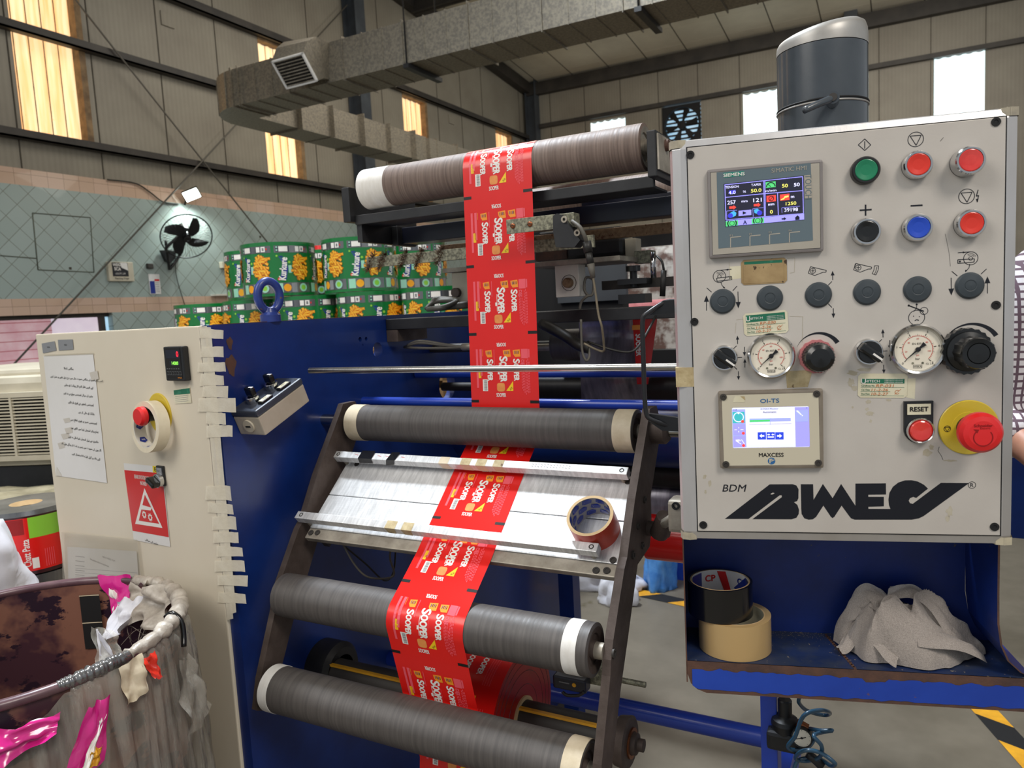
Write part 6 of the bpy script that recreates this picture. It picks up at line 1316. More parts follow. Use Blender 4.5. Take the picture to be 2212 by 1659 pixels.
sticker(None, [(1600, 563), (1699, 557), (1701, 608), (1602, 617)], 'worn_sticker', 'grimy brown worn sticker', dirty=True)
m = MB('tape_old'); m.bx(U0 - .001, .0, pn(1470, 815)[1] - .012, pn(1470, 815)[1] + .012, -.012, .001, 'tape_old', PT, .0006 if False else 0); m.build('tape_patch', pan)
# --- black guard handle at the left of the panel
hd = MB('black_plastic'); pts = [PT @ V(p) for p in ((-.02, .296, -.06), (-.045, .296, -.055), (-.061, .283, -.05), (-.063, .25, -.05), (-.062, .18, -.05), (-.058, .155, -.05), (-.05, .149, -.052), (-.02, .142, -.06))]
def hpt(px, py, n=-.05): u_, v_ = pn(px, py, n); return PT @ V((u_, v_, n))
pts = [hpt(1460, 651, -.07), hpt(1436, 653, -.06), hpt(1400, 676), hpt(1389, 688), hpt(1388, 720), hpt(1390, 780), hpt(1392, 850), hpt(1396, 893), hpt(1404, 905), hpt(1430, 915, -.055), hpt(1470, 928, -.07)]
hd.tube(pts, .0032, n=10, k=3); m = hd
for pg in (((1386, 686), (1390, 676), (1434, 649), (1466, 648), (1466, 675), (1398, 681)), ((1396, 896), (1404, 893), (1466, 902), (1466, 931), (1430, 929), (1401, 909))): m.prism([pn(*q_, -.06) for q_ in pg][::-1], -.066, -.056, 'black_plastic', PT)
m.build('guard_handle', pan)
# ---------------------------------------------------------------- blue tray under the panel
WBt = -.1935; NB, NF = -.148, -.043; UL, UR = -.0185, .352
tr = thing('tool_tray', 'worn blue sheet metal tray with a rusty chipped lip under the control panel', 'tray', (PT @ V((.17, WBt - .045, -.1))).to_tuple())
m = MB('blue_worn'); m.prism([(UL, -.0145), (UL, WBt), (UR + .042, WBt), (UR + .026, -.186), (UR + .012, -.172), (UR + .004, -.152), (UR, -.125), (UR, -.0145)], NB - .002, NB, 'blue_worn', PT); m.build('back_panel', tr)
m = MB('tray_dusty'); m.bx(UL, UR + .04, WBt - .002, WBt, NB - .002, NF, T=PT)
for i in range(16): u_ = .172 + .0035 * i / 3; m.bx(u_, u_ + .0035, WBt, WBt + .0004, NB + .004 + i * .0062, NB + .012 + i * .0062, 'rust', PT)
rnd = random.Random(9)
for i in range(260): u_ = rnd.gauss(.13, .05); n_ = NB + abs(rnd.gauss(0, .014)); s_ = rnd.uniform(.0003, .0009); (m.rect(u_, -n_, u_ + s_, -n_ + s_, 'tape_old', PT @ Mx.Translation((0, WBt + .0003, 0)) @ Mx.Rotation(radians(-90), 4, 'X')) if UL < u_ < UR else None)
m.build('tray_floor', tr)
m = MB('blue_worn'); m.bx(UL - .0015, UL, WBt - .03, -.0145, NB, NF - .001, T=PT); m.bx(UL - .0016, UL + .0001, WBt - .03, -.0145, NF - .0012, NF, 'rust', PT); m.build('side_wall', tr)
m = MB('blue_worn'); cv = [(UR, -.0145), (UR, -.09), (UR + .0005, -.125), (UR + .004, -.152), (UR + .012, -.172), (UR + .026, -.186), (UR + .042, WBt)]
vs = [(u_, w_, n_) for u_, w_ in cv for n_ in (NB, NF)]; m.add(vs, [(2 * i, 2 * i + 1, 2 * i + 3, 2 * i + 2) for i in range(len(cv) - 1)], T=PT)
for (a_, b_), (c_, d_) in zip(cv, cv[1:]): m.add([(a_, b_, NF), (a_ + .0022, b_, NF + .0003), (c_ + .0022, d_, NF + .0003), (c_, d_, NF)], [(0, 1, 2, 3)], 'rust', PT)
m.build('side_wall', tr)
lp = MB('blue_lip'); n_ = 90; top = []; 
LB = WBt - .0435
def ltop(u_): return WBt - .0105 - .004 * mnoise.noise(V((u_ * 60, 1, 0))) - .002 * mnoise.noise(V((u_ * 190, 4, 0))) - (.004 if .2 < u_ < .23 else 0)
def lbot(u_): return LB + .005 + .0025 * mnoise.noise(V((u_ * 70, 7, 0)))
us = [UL + .006 + (UR + .034 - UL) * i / n_ for i in range(n_ + 1)]
def rim(u_): return max(0, 1 - (u_ - UL) / .016) if u_ < UL + .016 else 0
vs = []
for u_ in us: c_ = .022 * (1 - sqrt(max(0, 1 - rim(u_) ** 2))); vs += [(u_, ltop(u_), NF + .0014), (u_, lbot(u_) + c_, NF + .0014)]
TLp = PT
lp.add(vs, [(2 * i, 2 * i + 1, 2 * i + 3, 2 * i + 2) for i in range(n_)], 'blue_lip', TLp)
body = [(UL, WBt), (UL, WBt - .018), (UL + .004, WBt - .031), (UL + .012, WBt - .039), (UL + .024, LB), (UR + .03, LB + .001), (UR + .045, LB + .004), (UR + .045, WBt)]
lp.prism(body[::-1], NF - .0012, NF + .0008, 'rust', PT); lp.build('front_lip', tr)
# tape rolls in the tray
def on_tray(px, py): p = PZ(px, py, PB.z + WBt); return p
def troll(c, r, h, ri, mt, core, label, T=None):
    f = thing('tape_roll', label, 'tape roll', c); m = MB(mt); T = T or Mx.Translation(V(c))
    m.lathe((0, 0, 0), (0, 0, 1), [(0, ri + .002), (0, r), (h, r), (h, ri + .002)], n=64, T=T, mts=['card_core', mt, 'tan_tape' if mt == 'tan_tape' else mt]); m.build('tape', f)
    m = MB('card_core'); m.lathe((0, 0, 0), (0, 0, 1), [(0, ri), (h, ri), (h, ri + .0022), (0, ri + .0022)], n=64, T=T, closed=True, mts=[core, 'card_core', 'card_core', 'card_core']); return f, m, T
c = PT @ V((.0465, WBt + .0006, -.0935))
f, m, T = troll(c, .0485, .0475, .039, 'tan_tape', 'label_cream', 'tan brown packing tape roll lying flat in the blue tray'); m.build('core', f)
c2 = PT @ V((.0285, WBt + .049, -.0945))
f, m, T = troll(c2, .0432, .0455, .038, 'black_tape', 'paper', 'black tape roll stacked on the tan tape roll in the tray')
Tc = lambda u, v, w_: T @ V((cos(u / .038) * (.038 - w_ - .0002), sin(u / .038) * (.038 - w_ - .0002), v))
CC = 2 * pi * .038
for i in range(5):
    u = i * CC / 5; m.poly([(u, .001), (u + CC * .1, .001), (u + CC * .2, .0225), (u + CC * .1, .044), (u, .044)], 'swoosh_blue', Tc, .0003) if i % 2 == 0 else m.poly([(u, .001), (u + CC * .04, .001), (u + CC * .1, .044), (u + CC * .05, .044)], 'sign_red', Tc, .0003)
    for j in range(2): m.text('CP', u + .012 + j * .022, .018 + j * .016, .009, 'print_white' if j == 0 else ('sign_red' if i % 2 else 'swoosh_blue'), Tc, .0006, bold=.04, flip=-1)
    m.text('City Plus', u + .03, .012, .0035, 'swoosh_blue', Tc, .0006, flip=-1)
m.build('core', f)
# grey cleaning rag
cl = MB('cloth_grey'); n1, n2 = 110, 80
base = PT @ V((.265, WBt + .001, -.098)); ux, vx = PU, -PN
def rag(s_, t_):
    # s_,t_ in -1..1 over a crumpled heap
    r = sqrt(s_ * s_ + t_ * t_); a = atan2(t_, s_)
    edge = 1 + .10 * sin(3 * a + .6) + .07 * sin(5 * a + 1) + .05 * sin(8 * a)
    x = s_ * .082 * edge; y = t_ * .044 * edge
    h = max(0, 1 - r ** 2.6) ** .55
    f1 = mnoise.noise(V((s_ * 1.5 + 3, t_ * 1.6, .3))); f2 = mnoise.noise(V((s_ * 3.2 + f1 * 1.4, t_ * 3.0 + 5 + f1, 1.3))); f3 = 1 - abs(mnoise.noise(V((s_ * 3.4 + f1 * 2.2, t_ * 2.6 + 2, 4.4)))) * 2.4
    f4 = 1 - abs(mnoise.noise(V((s_ * 7 + f2 * 2, t_ * 6 + 2, 8.4)))) * 2
    z = h * (.060 + .024 * f1 + .012 * f2 + .015 * f3 * h + .003 * f4 - .020 * s_) + .001
    x += .008 * f3 * h * cos(a * 2); y += .008 * f2
    return base + ux * x + vx * y + V((0, 0, max(.0006, z)))
vs = []; fs = []
for j in range(n2 + 1):
    for i in range(n1 + 1):
        a, b_ = i / n1 * 2 - 1, j / n2 * 2 - 1
        # map the square to the disc
        s_, t_ = a * sqrt(1 - b_ * b_ / 2), b_ * sqrt(1 - a * a / 2); vs.append(rag(s_, t_))
for j in range(n2):
    for i in range(n1): fs.append((j * (n1 + 1) + i, j * (n1 + 1) + i + 1, (j + 1) * (n1 + 1) + i + 1, (j + 1) * (n1 + 1) + i))
cl.add(vs, fs, smooth=True)
def fold(pts, wd, th=.004):
    P = smooth_path([PT @ V(p) for p in pts], 8); vs = []; k_ = len(P)
    for i, p in enumerate(P):
        t = i / (k_ - 1); w_ = wd * (1 - .35 * t); d = (P[min(i + 1, k_ - 1)] - P[max(i - 1, 0)]).normalized(); sd = d.cross(V((0, 0, 1))).normalized()
        for q in range(9):
            a = q / 8 * 2 - 1; vs.append(p + sd * a * w_ + V((0, 0, th * (1 - a * a) + .0015 * sin(a * 9 + i * .4))))
    cl.add(vs, [(9 * i + q, 9 * i + q + 1, 9 * i + q + 10, 9 * i + q + 9) for i in range(k_ - 1) for q in range(8)], smooth=True)
fold([(.215, WBt + .03, -.11), (.2, WBt + .018, -.1), (.188, WBt + .008, -.088), (.178, WBt + .004, -.082)], .012, .006)
fold([(.22, WBt + .045, -.1), (.225, WBt + .03, -.075), (.235, WBt + .012, -.062), (.245, WBt + .004, -.056)], .016, .008)
fold([(.25, WBt + .07, -.12), (.275, WBt + .078, -.11), (.3, WBt + .06, -.1), (.318, WBt + .03, -.09)], .02, .01)
fold([(.27, WBt + .03, -.07), (.3, WBt + .03, -.066), (.33, WBt + .018, -.07), (.345, WBt + .006, -.078)], .018, .012)
cl.build('cleaning_rag', label='crumpled grey knitted cleaning rag lying in the right half of the blue tray', cat='rag')
# ---------------------------------------------------------------- post, cross tube, regulator and coil hose below
po = PY(1662, 1560, 1.16)
ps = thing('support_post', 'blue square steel post under the tray with a round cross tube', 'post', (po.x, 1.17, 0))
m = MB('blue_bright'); m.bx(po.x - .012, po.x + .013, 1.15, 1.19, 0, PB.z + WBt - .004, bev=.002); m.build('post', ps)
m = MB('blue_bright'); m.bx(po.x - .05, po.x + .05, 1.1, 1.3, 0, .012); m.build('base_plate', ps)
q0, q1 = PY(1210, 1503, 1.46), PY(1640, 1592, 1.22)
m = MB('blue_bright'); zt = PY(1640, 1592, 1.17).z
def tubeat(pxs, r): return [PY(px, py, yy) for px, py, yy in pxs]
m.cyl((XP, 1.20 + .23, .632), (po.x - .3 + .29, 1.43, .632), .019, n=32); m.lathe((po.x - .03, 1.43, .632), (1, 0, 0), [(0, .021), (.02, .026), (.022, .026)], n=32); m.build('cross_tube', ps)
m = MB('blue_bright'); m.bx(po.x - .016, po.x + .012, 1.19, 1.46, .60, .665, bev=.003); m.build('tube_bracket', ps)
rg = thing('air_regulator', 'black air pressure regulator with a small white gauge on the blue post', 'regulator', PY(1698, 1640, 1.15).to_tuple())
g0 = PY(1696, 1560, 1.15); m = MB('black_plastic'); s_ = .00078
def zz(py): return PY(1696, py, 1.15).z
m.lathe((g0.x, g0.y, 0), (0, 0, 1), [(zz(1600), 0), (zz(1600), .016), (zz(1585), .019), (zz(1560), .021), (zz(1552), .019), (zz(1546), .012), (zz(1544), .0105), (zz(1513), .0105), (zz(1510), .009), (zz(1510), 0)], n=24, T=None)
m.bx(po.x + .012, g0.x, 1.14, 1.175, zz(1600), zz(1575)); m.box((g0.x, g0.y, zz(1592)), (.052, .04, .03), bev=.006); m.build('regulator_body', rg)
gc = PY(1732, 1594, 1.125); vd = (CAM - gc).normalized(); gn_ = V((vd.x * .3 + .5, vd.y, vd.z * .3)).normalized(); gn_ = V((.05, -1, .1)).normalized(); gx, gy = V((1, 0, 0)), V((0, 0, 1)); gy = (gy - gn_ * gy.dot(gn_)).normalized(); gx = gy.cross(gn_)
TG = frame(gc, gx, gy, gn_); m = MB('black_plastic'); m.lathe((0, 0, -.016), (0, 0, 1), [(0, .004), (.0, .0145), (.018, .0152), (.018, .0135), (.016, .013)], n=32, T=TG); gg = m.build('gauge', rg)
m = MB('gauge_face'); m.arc(0, 0, 0, .0133, mt='gauge_face', T=TG, z=.0004, n=28); m.line((-.008, -.003), (.006, .002), .0012, 'print_black', TG, .0008); m.arc(0, 0, 0, .0018, mt='print_black', T=TG, z=.001, n=10)
for i in range(9): a = radians(225 - 270 * i / 8); m.line((cos(a) * .0105, sin(a) * .0105), (cos(a) * .0125, sin(a) * .0125), .0004, 'print_black', TG, .0006)
m.build('dial', gg)
MB('copper').cyl(PY(1722, 1560, 1.14), PY(1745, 1573, 1.14), .006).build('brass_fitting', rg)
hp = [(1728, 1503, 1.12), (1726, 1518, 1.13), (1745, 1536, 1.16), (1780, 1545, 1.18), (1793, 1540, 1.16), (1775, 1534, 1.12), (1745, 1540, 1.1), (1730, 1556, 1.1), (1718, 1590, 1.1), (1702, 1612, 1.11), (1714, 1620, 1.12), (1740, 1618, 1.14), (1757, 1600, 1.16), (1754, 1584, 1.15), (1748, 1574, 1.14), (1770, 1578, 1.12), (1798, 1578, 1.12), (1775, 1582, 1.12), (1758, 1590, 1.1), (1775, 1612, 1.1), (1770, 1636, 1.12), (1740, 1644, 1.14), (1718, 1638, 1.13), (1735, 1622, 1.1), (1770, 1625, 1.1), (1803, 1648, 1.1), (1795, 1654, 1.12), (1770, 1640, 1.14), (1730, 1640, 1.14), (1716, 1660, 1.14), (1722, 1690, 1.14)]
MB('hose_blue').tube([PY(*p) for p in hp], .003, n=8, k=6).build('coil_hose', label='tangled blue-grey coiled air hose hanging beside the small gauge', cat='hose')
MB('black_plastic').tube([PY(1744, 1628, 1.13), PY(1757, 1638, 1.13), PY(1776, 1656, 1.13)], .0065, n=10).build('hose_connector', label='black hose connector between the blue-grey coils', cat='connector')
# ---------------------------------------------------------------- motor / lamp can behind the panel
mc = thing('drive_motor', 'dark grey cylinder with slanted silver cap and clamp lever standing behind the control panel', 'motor', (0, 0, 0))
d_ = 1.22; a = PD(1776, 260, d_); r_ = (1868 - 1684) / 2 / F_PX * d_ * .985; mx_, my_ = a.x, a.y; mz0, mz1 = 1.2, PD(1776, 108, d_ - .02).z
mc.matrix_world = Mx.Translation((mx_, my_, mz0)); WM[mc] = Mx.Translation((mx_, my_, mz0))
MB('motor_grey').lathe((mx_, my_, mz0), (0, 0, 1), [(0, 0), (0, r_), (.02, r_), (mz1 - mz0 - .002, r_)], n=64).build('barrel', mc)
m = MB('black_plastic'); zb1 = PD(1776, 214, d_ - .06).z
def ring_tilt(m, z, mt, rr, tilt): m.tube([V((mx_ + cos(2 * pi * i / 48) * rr, my_ + sin(2 * pi * i / 48) * rr, z + tilt * sin(2 * pi * i / 48))) for i in range(48)], .0016, mt, n=6, closed=True)
ring_tilt(m, zb1, 'black_matt', r_ + .0002, 0); ring_tilt(m, zb1 - .004, 'motor_cap', r_ + .0004, 0); m.build('clamp_band', mc)
cp = MB('motor_cap'); n_ = 64; vs = []; fs = []; levels = 10
prf = [(0, 1.004), (.35, 1.004), (.62, .99), (.82, .95), (.93, .86), (.985, .7), (1.0, .5), (1.0, .3), (1.0, .12), (1.0, 0.0)]; levels = 9
for zf, rf in prf:
    for i in range(n_):
        b_ = 2 * pi * i / n_; x, y = cos(b_) * r_ * max(rf, .0005), sin(b_) * r_ * max(rf, .0005); sd = (x * .885 + y * .463) / r_
        hh = .021 + .0125 * (sd + 1) - .010 * max(0, sd - .35) ** 2
        vs.append((mx_ + x, my_ + y, mz1 - .001 + hh * zf))
for j in range(levels):
    for i in range(n_): fs.append((j * n_ + i, j * n_ + (i + 1) % n_, (j + 1) * n_ + (i + 1) % n_, (j + 1) * n_ + i))
cp.add(vs, fs, smooth=True); cp.build('cap', mc)
lv = PD(1799, 213, d_ - .09); le = PD(1737, 240, d_ - .1); vdr = (V((CAM.x, CAM.y, 0)) - V((mx_, my_, 0))).normalized()
m = MB('motor_grey'); m.cyl(lv - vdr * .02, lv + vdr * .008, .0095, n=24); m.cyl(lv + vdr * .008, lv + vdr * .011, .006, 'steel_dark', n=20); m.tube([lv + vdr * .003, (lv + le) / 2 + vdr * .006, le + vdr * .004], lambda t: .0062 - .0012 * t, n=10, k=3); m.build('clamp_lever', mc)
MB('steel_dark').bx(mx_ - .03, mx_ + .03, my_, 2.31, 1.14, 1.2).build('mounting_arm', mc)
# ---------------------------------------------------------------- overhead bars behind the film
def bar_from(px, top, bot, XLft, XRgt, dep, mt, name, label, cat='beam', **k):
    a = PX(px, top, XLft); b_ = PX(px, bot, XLft); m = MB(mt); y = (a.y + b_.y) / 2
    za, zb_ = PY(px, top, y).z, PY(px, bot, y).z; m.bx(XLft, XRgt, y, y + dep, zb_, za, mt, None, .002); m.build(name, label=label, cat=cat, **k); return y, za, zb_
tf = thing('top_roller_frame', 'black steel frame carrying the top roller, open below it', 'frame', (-.75, 1.33, 1.68))
a, b_ = PX(742, 404, -1.12), PX(757, 480, -1.105); ya = b_.y
m = MB('frame_black'); zt_, zb2 = PY(750, 404, ya).z, PY(750, 480, ya).z
m.bx(-1.125, -1.104, ya, ya + .26, zb2, zt_, bev=.002); m.build('side_plate', tf)
a = PX(1398, 372, -.40); m = MB('frame_black'); y3 = 1.325; za, zb_ = PY(1404, 281, y3).z, PY(1404, 382, y3).z; m.bx(-.405, -.388, y3, y3 + .27, zb_, za, 'frame_black', None, .002)
m.build('side_plate', tf); m = MB('dull_alu'); m.bx(-.3875, -.384, y3 + .004, y3 + .16, zb_ + .012, za - .006, 'dull_alu'); m.lathe((-.384, y3 + .05, (za + zb_) / 2 + .02), (1, 0, 0), [(0, .011), (.006, .01), (.006, 0)], 'rust', n=20); m.build('bearing_plate', tf)
m = MB('frame_black'); y4 = ya + .015; m.bx(-1.104, -.405, y4, y4 + .012, PX(785, 483, -1.104).z if False else PY(800, 482, y4).z, PY(800, 461, y4).z, bev=.0015); m.bx(-1.104, -.405, y4 + .01, y4 + .09, PY(800, 482, y4).z, PY(800, 482, y4).z + .004); m.build('front_rail', tf)
m = MB('frame_navy'); y5 = 1.49; zA, zB = PY(868, 492, y5).z, PY(868, 527, y5).z; xl_ = PY(868, 500, y5).x; m.bx(xl_, -.25, y5, y5 + .06, zB, zA, 'frame_navy', None, .002); m.bx(xl_ - .002, xl_ + .001, y5 - .001, y5 + .061, zB - .001, zA + .001, 'frame_black'); m.bx(xl_ - .02, xl_ - .002, y5 - .015, y5 + .06, zB - .004, zA + .004, 'frame_black', None, .002); m.build('box_beam', tf)
m = MB('frame_black'); m.bx(-1.104, -1.09, ya + .02, y5 + .06, zB, zB + .05); m.build('gusset', tf)
roller('grey-brown roller running behind and below the top roller', (1.72, PY(1400, 412, 1.68).z, .045), 'rubber_brown', [], xl=-1.0, xr=-.3)
m = MB('frame_navy'); y6 = 1.62; m.bx(PY(1256, 450, y6).x, -.2, y6, y6 + .05, PY(1350, 460, y6).z, PY(1350, 425, y6).z, 'frame_navy', None, .002); m.build('navy_beam', label='dark navy box beam with a bright top edge below the grey-brown roller', cat='beam')
m = MB('rusty_bar'); y7 = 1.58; m.bx(-1.02, -.2, y7, y7 + .02, PY(1350, 512, y7).z, PY(1350, 489, y7).z, bev=.001); m.build('rusty_bar', label='flat rusty brown steel bar crossing behind the optical sensor', cat='bar')
# tinsel wrapped bar
tn = thing('tinsel_bar', 'grey flat bar wound with bristly static tinsel in front of the green reels', 'bar', (-.95, 1.40, 1.58))
y8 = 1.42; x8 = PY(792, 565, y8).x; z8a, z8b = PY(900, 545, y8).z, PY(900, 569, y8).z; MB('zinc').bx(x8, -.55, y8, y8 + .008, z8b, z8a, bev=.001).build('bar', tn)
rnd = random.Random(4)
mat('tinsel_wire', S(110, 84, 66), rough=.4, metal=.6)
for c_ in (.01, .045, .105, .150, .205):
    m = MB('tinsel_wire'); zc = (z8a + z8b) / 2
    for i in range(260):
        t = rnd.uniform(-1, 1); o = V((x8 + c_ + t * .012, y8 + .004, zc + t * (z8a - z8b) * .55)); d = V((rnd.gauss(0, .5), -abs(rnd.gauss(0, .7)), rnd.gauss(0, .8) + t * .8)).normalized()
        m.tube([o + d * .002, o + d * rnd.uniform(.007, .017)], .0004, n=3)
    m.build('tinsel_tuft', tn)
# optical sensor on its bracket in front of the film
sn = thing('web_sensor', 'grey metal sensor bracket with two screws reaching over the red film', 'sensor', (-.62, 1.27, 1.62))
y9 = 1.285; a, b_ = PY(1093, 476, y9), PY(1196, 496, y9); zt_, zb_ = PY(1093, 475, y9).z, PY(1093, 506, y9).z
xb = PY(1196, 470, y9).x; m = MB('zinc'); m.bx(a.x, xb, y9, y9 + .004, zb_, zt_, 'zinc', None, .0006); m.bx(xb - .002, xb + .04, y9 + .002, y9 + .03, zb_, zt_, 'zinc', None, .0015); m.build('bracket', sn)
for px, py in ((1108, 488), (1145, 484)): q = PY(px, py, y9); m = MB('copper'); m.lathe((q.x, y9, q.z), (0, -1, 0), [(0, .0052), (.002, .005), (.0035, .003), (.0035, 0)], n=18); m.box((q.x, y9 - .0034, q.z), (.009, .0014, .0012), 'black_matt', Mx.Identity(4)); m.build('screw', sn)
m = MB('frame_black'); hx = xb + .04; P_ = lambda px, py, yy=y9 + .0: PY(px, py, yy)
T = frame((0, y9 + .02, 0), (1, 0, 0), (0, 0, 1), (0, -1, 0)); pts = [(PY(px, py, y9 + .01).x, PY(px, py, y9 + .01).z) for px, py in ((1204, 468), (1212, 463), (1222, 466), (1262, 520), (1250, 535), (1210, 535), (1204, 500))]
m.prism(pts, 0, .03, 'frame_black', T)
for px, py in ((1219, 474), (1247, 503)): q = PY(px, py, y9 - .012); m.lathe((q.x, y9 - .01, q.z), (0, -1, 0), [(0, .006), (.004, .006), (.004, .003), (.002, .0025)], 'dull_alu', n=16)
m.build('sensor_head', sn)
m = MB('cable_grey'); cps = [(1236, 478, y9), (1252, 490, y9 - .01), (1262, 508, y9 - .01), (1268, 525, y9)]; m.tube([PY(*p) for p in cps], .0038, n=8, k=4); m.tube([PY(1267, 522, y9), PY(1271, 545, y9)], .0085, 'cable_black', n=12); m.tube([PY(1271, 545, y9), PY(1276, 570, y9)], .0068, 'cable_black', n=12); m.tube([PY(1276, 570, y9), PY(1281, 600, y9)], lambda t: .0072 - .003 * t, 'cable_grey', n=10)
m.tube([PY(*p) for p in ((1281, 598, y9), (1286, 630, y9), (1293, 680, y9), (1300, 706, y9), (1304, 740, y9 + .02), (1304, 758, y9 + .03), (1290, 756, y9 + .05), (1262, 742, y9 + .06))], .0022, 'cable_beige', n=8, k=5); m.build('sensor_cable', sn)
# guide blocks, platform and linear shafts
m = MB('dull_alu'); y10 = 1.5; A_1 = lambda px, py, yy=y10: PY(px, py, yy)
mb_ = thing('guide_block', 'pale machined guide block with a round bolt right of the red film', 'bearing block', A_1(1228, 650).to_tuple()); q0, q1 = A_1(1198, 574), A_1(1252, 640)
MB('white_plastic').bx(q0.x, q1.x, y10, y10 + .04, q1.z, q0.z, bev=.0015).build('block', mb_); q = A_1(1229, 611); m = MB('copper'); m.lathe((q.x, y10, q.z), (0, -1, 0), [(0, .0175), (.0008, .0175), (.0008, .0165), (0, .0165)], 'steel_dark', n=30); m.lathe((q.x, y10, q.z), (0, -1, 0), [(0, .011), (.012, .0105), (.014, .008), (.014, 0)], 'rusty_bar', n=28); m.build('bolt', mb_)
m = MB('dull_alu'); m.bx(PY(1140, 562, y10).x, PY(1346, 560, y10).x, y10 - .02, y10 + .14, PY(1250, 571, y10).z, PY(1250, 560, y10).z, bev=.002); m.build('mounting_plate', label='grey flat mounting plate lying above the pale guide block', cat='plate')
lb_ = thing('guide_block', 'pale machined guide block with a steel pin left of the red film', 'bearing block', A_1(990, 655, 1.62).to_tuple()); yb_ = 1.62; q0, q1 = A_1(975, 590, yb_), A_1(1040, 655, yb_); m = MB('ivory_plastic'); m.bx(q0.x, q1.x + .02, yb_, yb_ + .06, q1.z, q0.z, bev=.0015); m.bx(q0.x - .02, q1.x, yb_ - .01, yb_ + .08, A_1(980, 588, yb_).z, A_1(980, 579, yb_).z, 'dull_alu'); m.build('block', lb_)
q = A_1(988, 632, yb_); m = MB('chrome_rod'); m.cyl((q.x - .02, yb_ + .02, q.z), (q.x + .03, yb_ + .02, q.z), .0085); m.cyl((q.x, yb_, q.z), (q.x, yb_ - .012, q.z), .012, 'cast_brown'); m.build('pin', lb_)
# drive unit behind
m = MB('frame_black'); y11 = 1.62; m.bx(A_1(1206, 500, y11).x, A_1(1345, 500, y11).x, y11, y11 + .12, A_1(1280, 558, y11).z, A_1(1280, 515, y11).z, bev=.01); dv = thing('actuator', 'black actuator housing below the rusty bar, right of the red film', 'actuator', A_1(1280, 560, y11).to_tuple()); m.build('housing', dv)
m = MB('rubber_dark'); m.bx(A_1(1160, 500, y11).x, A_1(1206, 500, y11).x, y11 + .01, y11 + .1, A_1(1180, 545, y11).z, A_1(1180, 500, y11).z, bev=.003); m.build('side_module', dv)
m = MB('ivory_plastic'); m.bx(A_1(1346, 515, y11).x, A_1(1370, 515, y11).x, y11 + .01, y11 + .05, A_1(1358, 556, y11).z, A_1(1358, 514, y11).z, bev=.002); m.build('end_block', dv)
m = MB('rust'); m.bx(A_1(1158, 540, y11).x, A_1(1225, 540, y11).x, y11 - .004, y11 + .06, A_1(1190, 562, y11).z, A_1(1190, 540, y11).z); m.build('dusty_cover', dv)
m = MB('dull_alu'); y12 = 1.8; m.bx(A_1(1366, 510, y12).x, -.15, y12, y12 + .02, A_1(1400, 532, y12).z, A_1(1400, 505, y12).z, 'print_grey'); m.build('pale_rail', label='pale grey rail behind the panel just below the rusty bar', cat='rail')
m = MB('dull_alu'); m.bx(A_1(1300, 618, 1.58).x, -.2, 1.58, 1.6, A_1(1380, 622, 1.58).z, A_1(1380, 602, 1.58).z, 'steel_dark'); m.build('slide_rail', label='grey slide rail with a black clamping knob beside the panel', cat='rail')
kn = A_1(1368, 580, 1.56); m = MB('black_plastic'); m.prism([(kn.x + p[0], kn.y + p[1]) for p in ribs(.016, 7, .003)], kn.z - .006, kn.z + .006); m.cyl((kn.x, kn.y, kn.z - .04), (kn.x, kn.y, kn.z), .008); m.bx(kn.x - .03, kn.x + .035, kn.y - .02, kn.y + .03, kn.z - .034, kn.z - .022); m.bx(kn.x - .03, kn.x + .03, kn.y - .02, kn.y + .03, kn.z - .075, kn.z - .055); m.build('clamping_knob', label='black star knob clamp sitting on the slide rail', cat='knob')
m = MB('zinc'); m.bx(A_1(1370, 545, 1.6).x, A_1(1405, 545, 1.6).x, 1.6, 1.64, A_1(1390, 568, 1.6).z, A_1(1390, 541, 1.6).z); sr_ = thing('sensor_stand', 'grey block with upright chrome rod and black plug close to the console', 'sensor', A_1(1390, 568, 1.6).to_tuple()); m.build('block', sr_); m = MB('chrome'); m.tube([A_1(1410, 545, 1.55), A_1(1412, 600, 1.55)], .006, 'chrome', n=10); m.build('rod', sr_); m = MB('cable_black'); m.tube([A_1(1418, 553, 1.55), A_1(1430, 565, 1.54), A_1(1434, 585, 1.54)], .0025, 'cable_black', k=3); m.tube([A_1(1434, 584, 1.54), A_1(1431, 640, 1.54)], .006, 'cable_black', n=10); m.build('plug_lead', sr_)
# black cross beam
a = PX(832, 690, XP); b_ = PX(832, 713, XP); yb2 = a.y
m = MB('frame_black'); m.bx(XP + .001, -.22, yb2, yb2 + .10, b_.z, a.z, bev=.0015); m.build('cross_beam', label='black cross beam spanning behind the red film at the top of the blue frame', cat='beam')
m = MB('cast_brown'); a1, b1 = PY(834, 716, yb2), PY(860, 738, yb2); m.bx(XP + .001, b1.x, yb2, yb2 + .13, b1.z, b_.z - .001, bev=.001); m.build('spacer_block', label='brown steel spacer block under the left end of the black cross beam', cat='block')
cb = MB('cable_grey')
for o_ in (0, .012, .022, .032): cb.tube([PY(920 + o_ * 400, 668, 1.58 + o_), PY(940, 652 - o_ * 200, 1.6), PY(985, 650, 1.6 + o_), PY(960, 662 + o_ * 100, 1.57), PY(925, 668, 1.58), PY(1010, 655 + o_ * 200, 1.6)], .006, 'cable_grey', n=8, k=5)
cb.build('cable_bundle', label='bundle of grey cables lying on the black cross beam left of the film', cat='cable')
cb = MB('cable_grey')
for py0, py1 in ((737, 748), (741, 750), (752, 756)): cb.tube([PY(874, 750, 1.56), PY(905, py0, 1.5), PY(960, py1 - 4, 1.48), PY(1000, 750, 1.47), PY(1030, 748, 1.46)], .0034, 'cable_grey', n=8, k=5)
cb.tube([PY(1000, 750, 1.47), PY(1032, 748, 1.46)], .008, 'dull_alu', n=12); cb.build('wire_loom', label='loom of grey wires leaving the blue frame below the black cross beam', cat='cable')
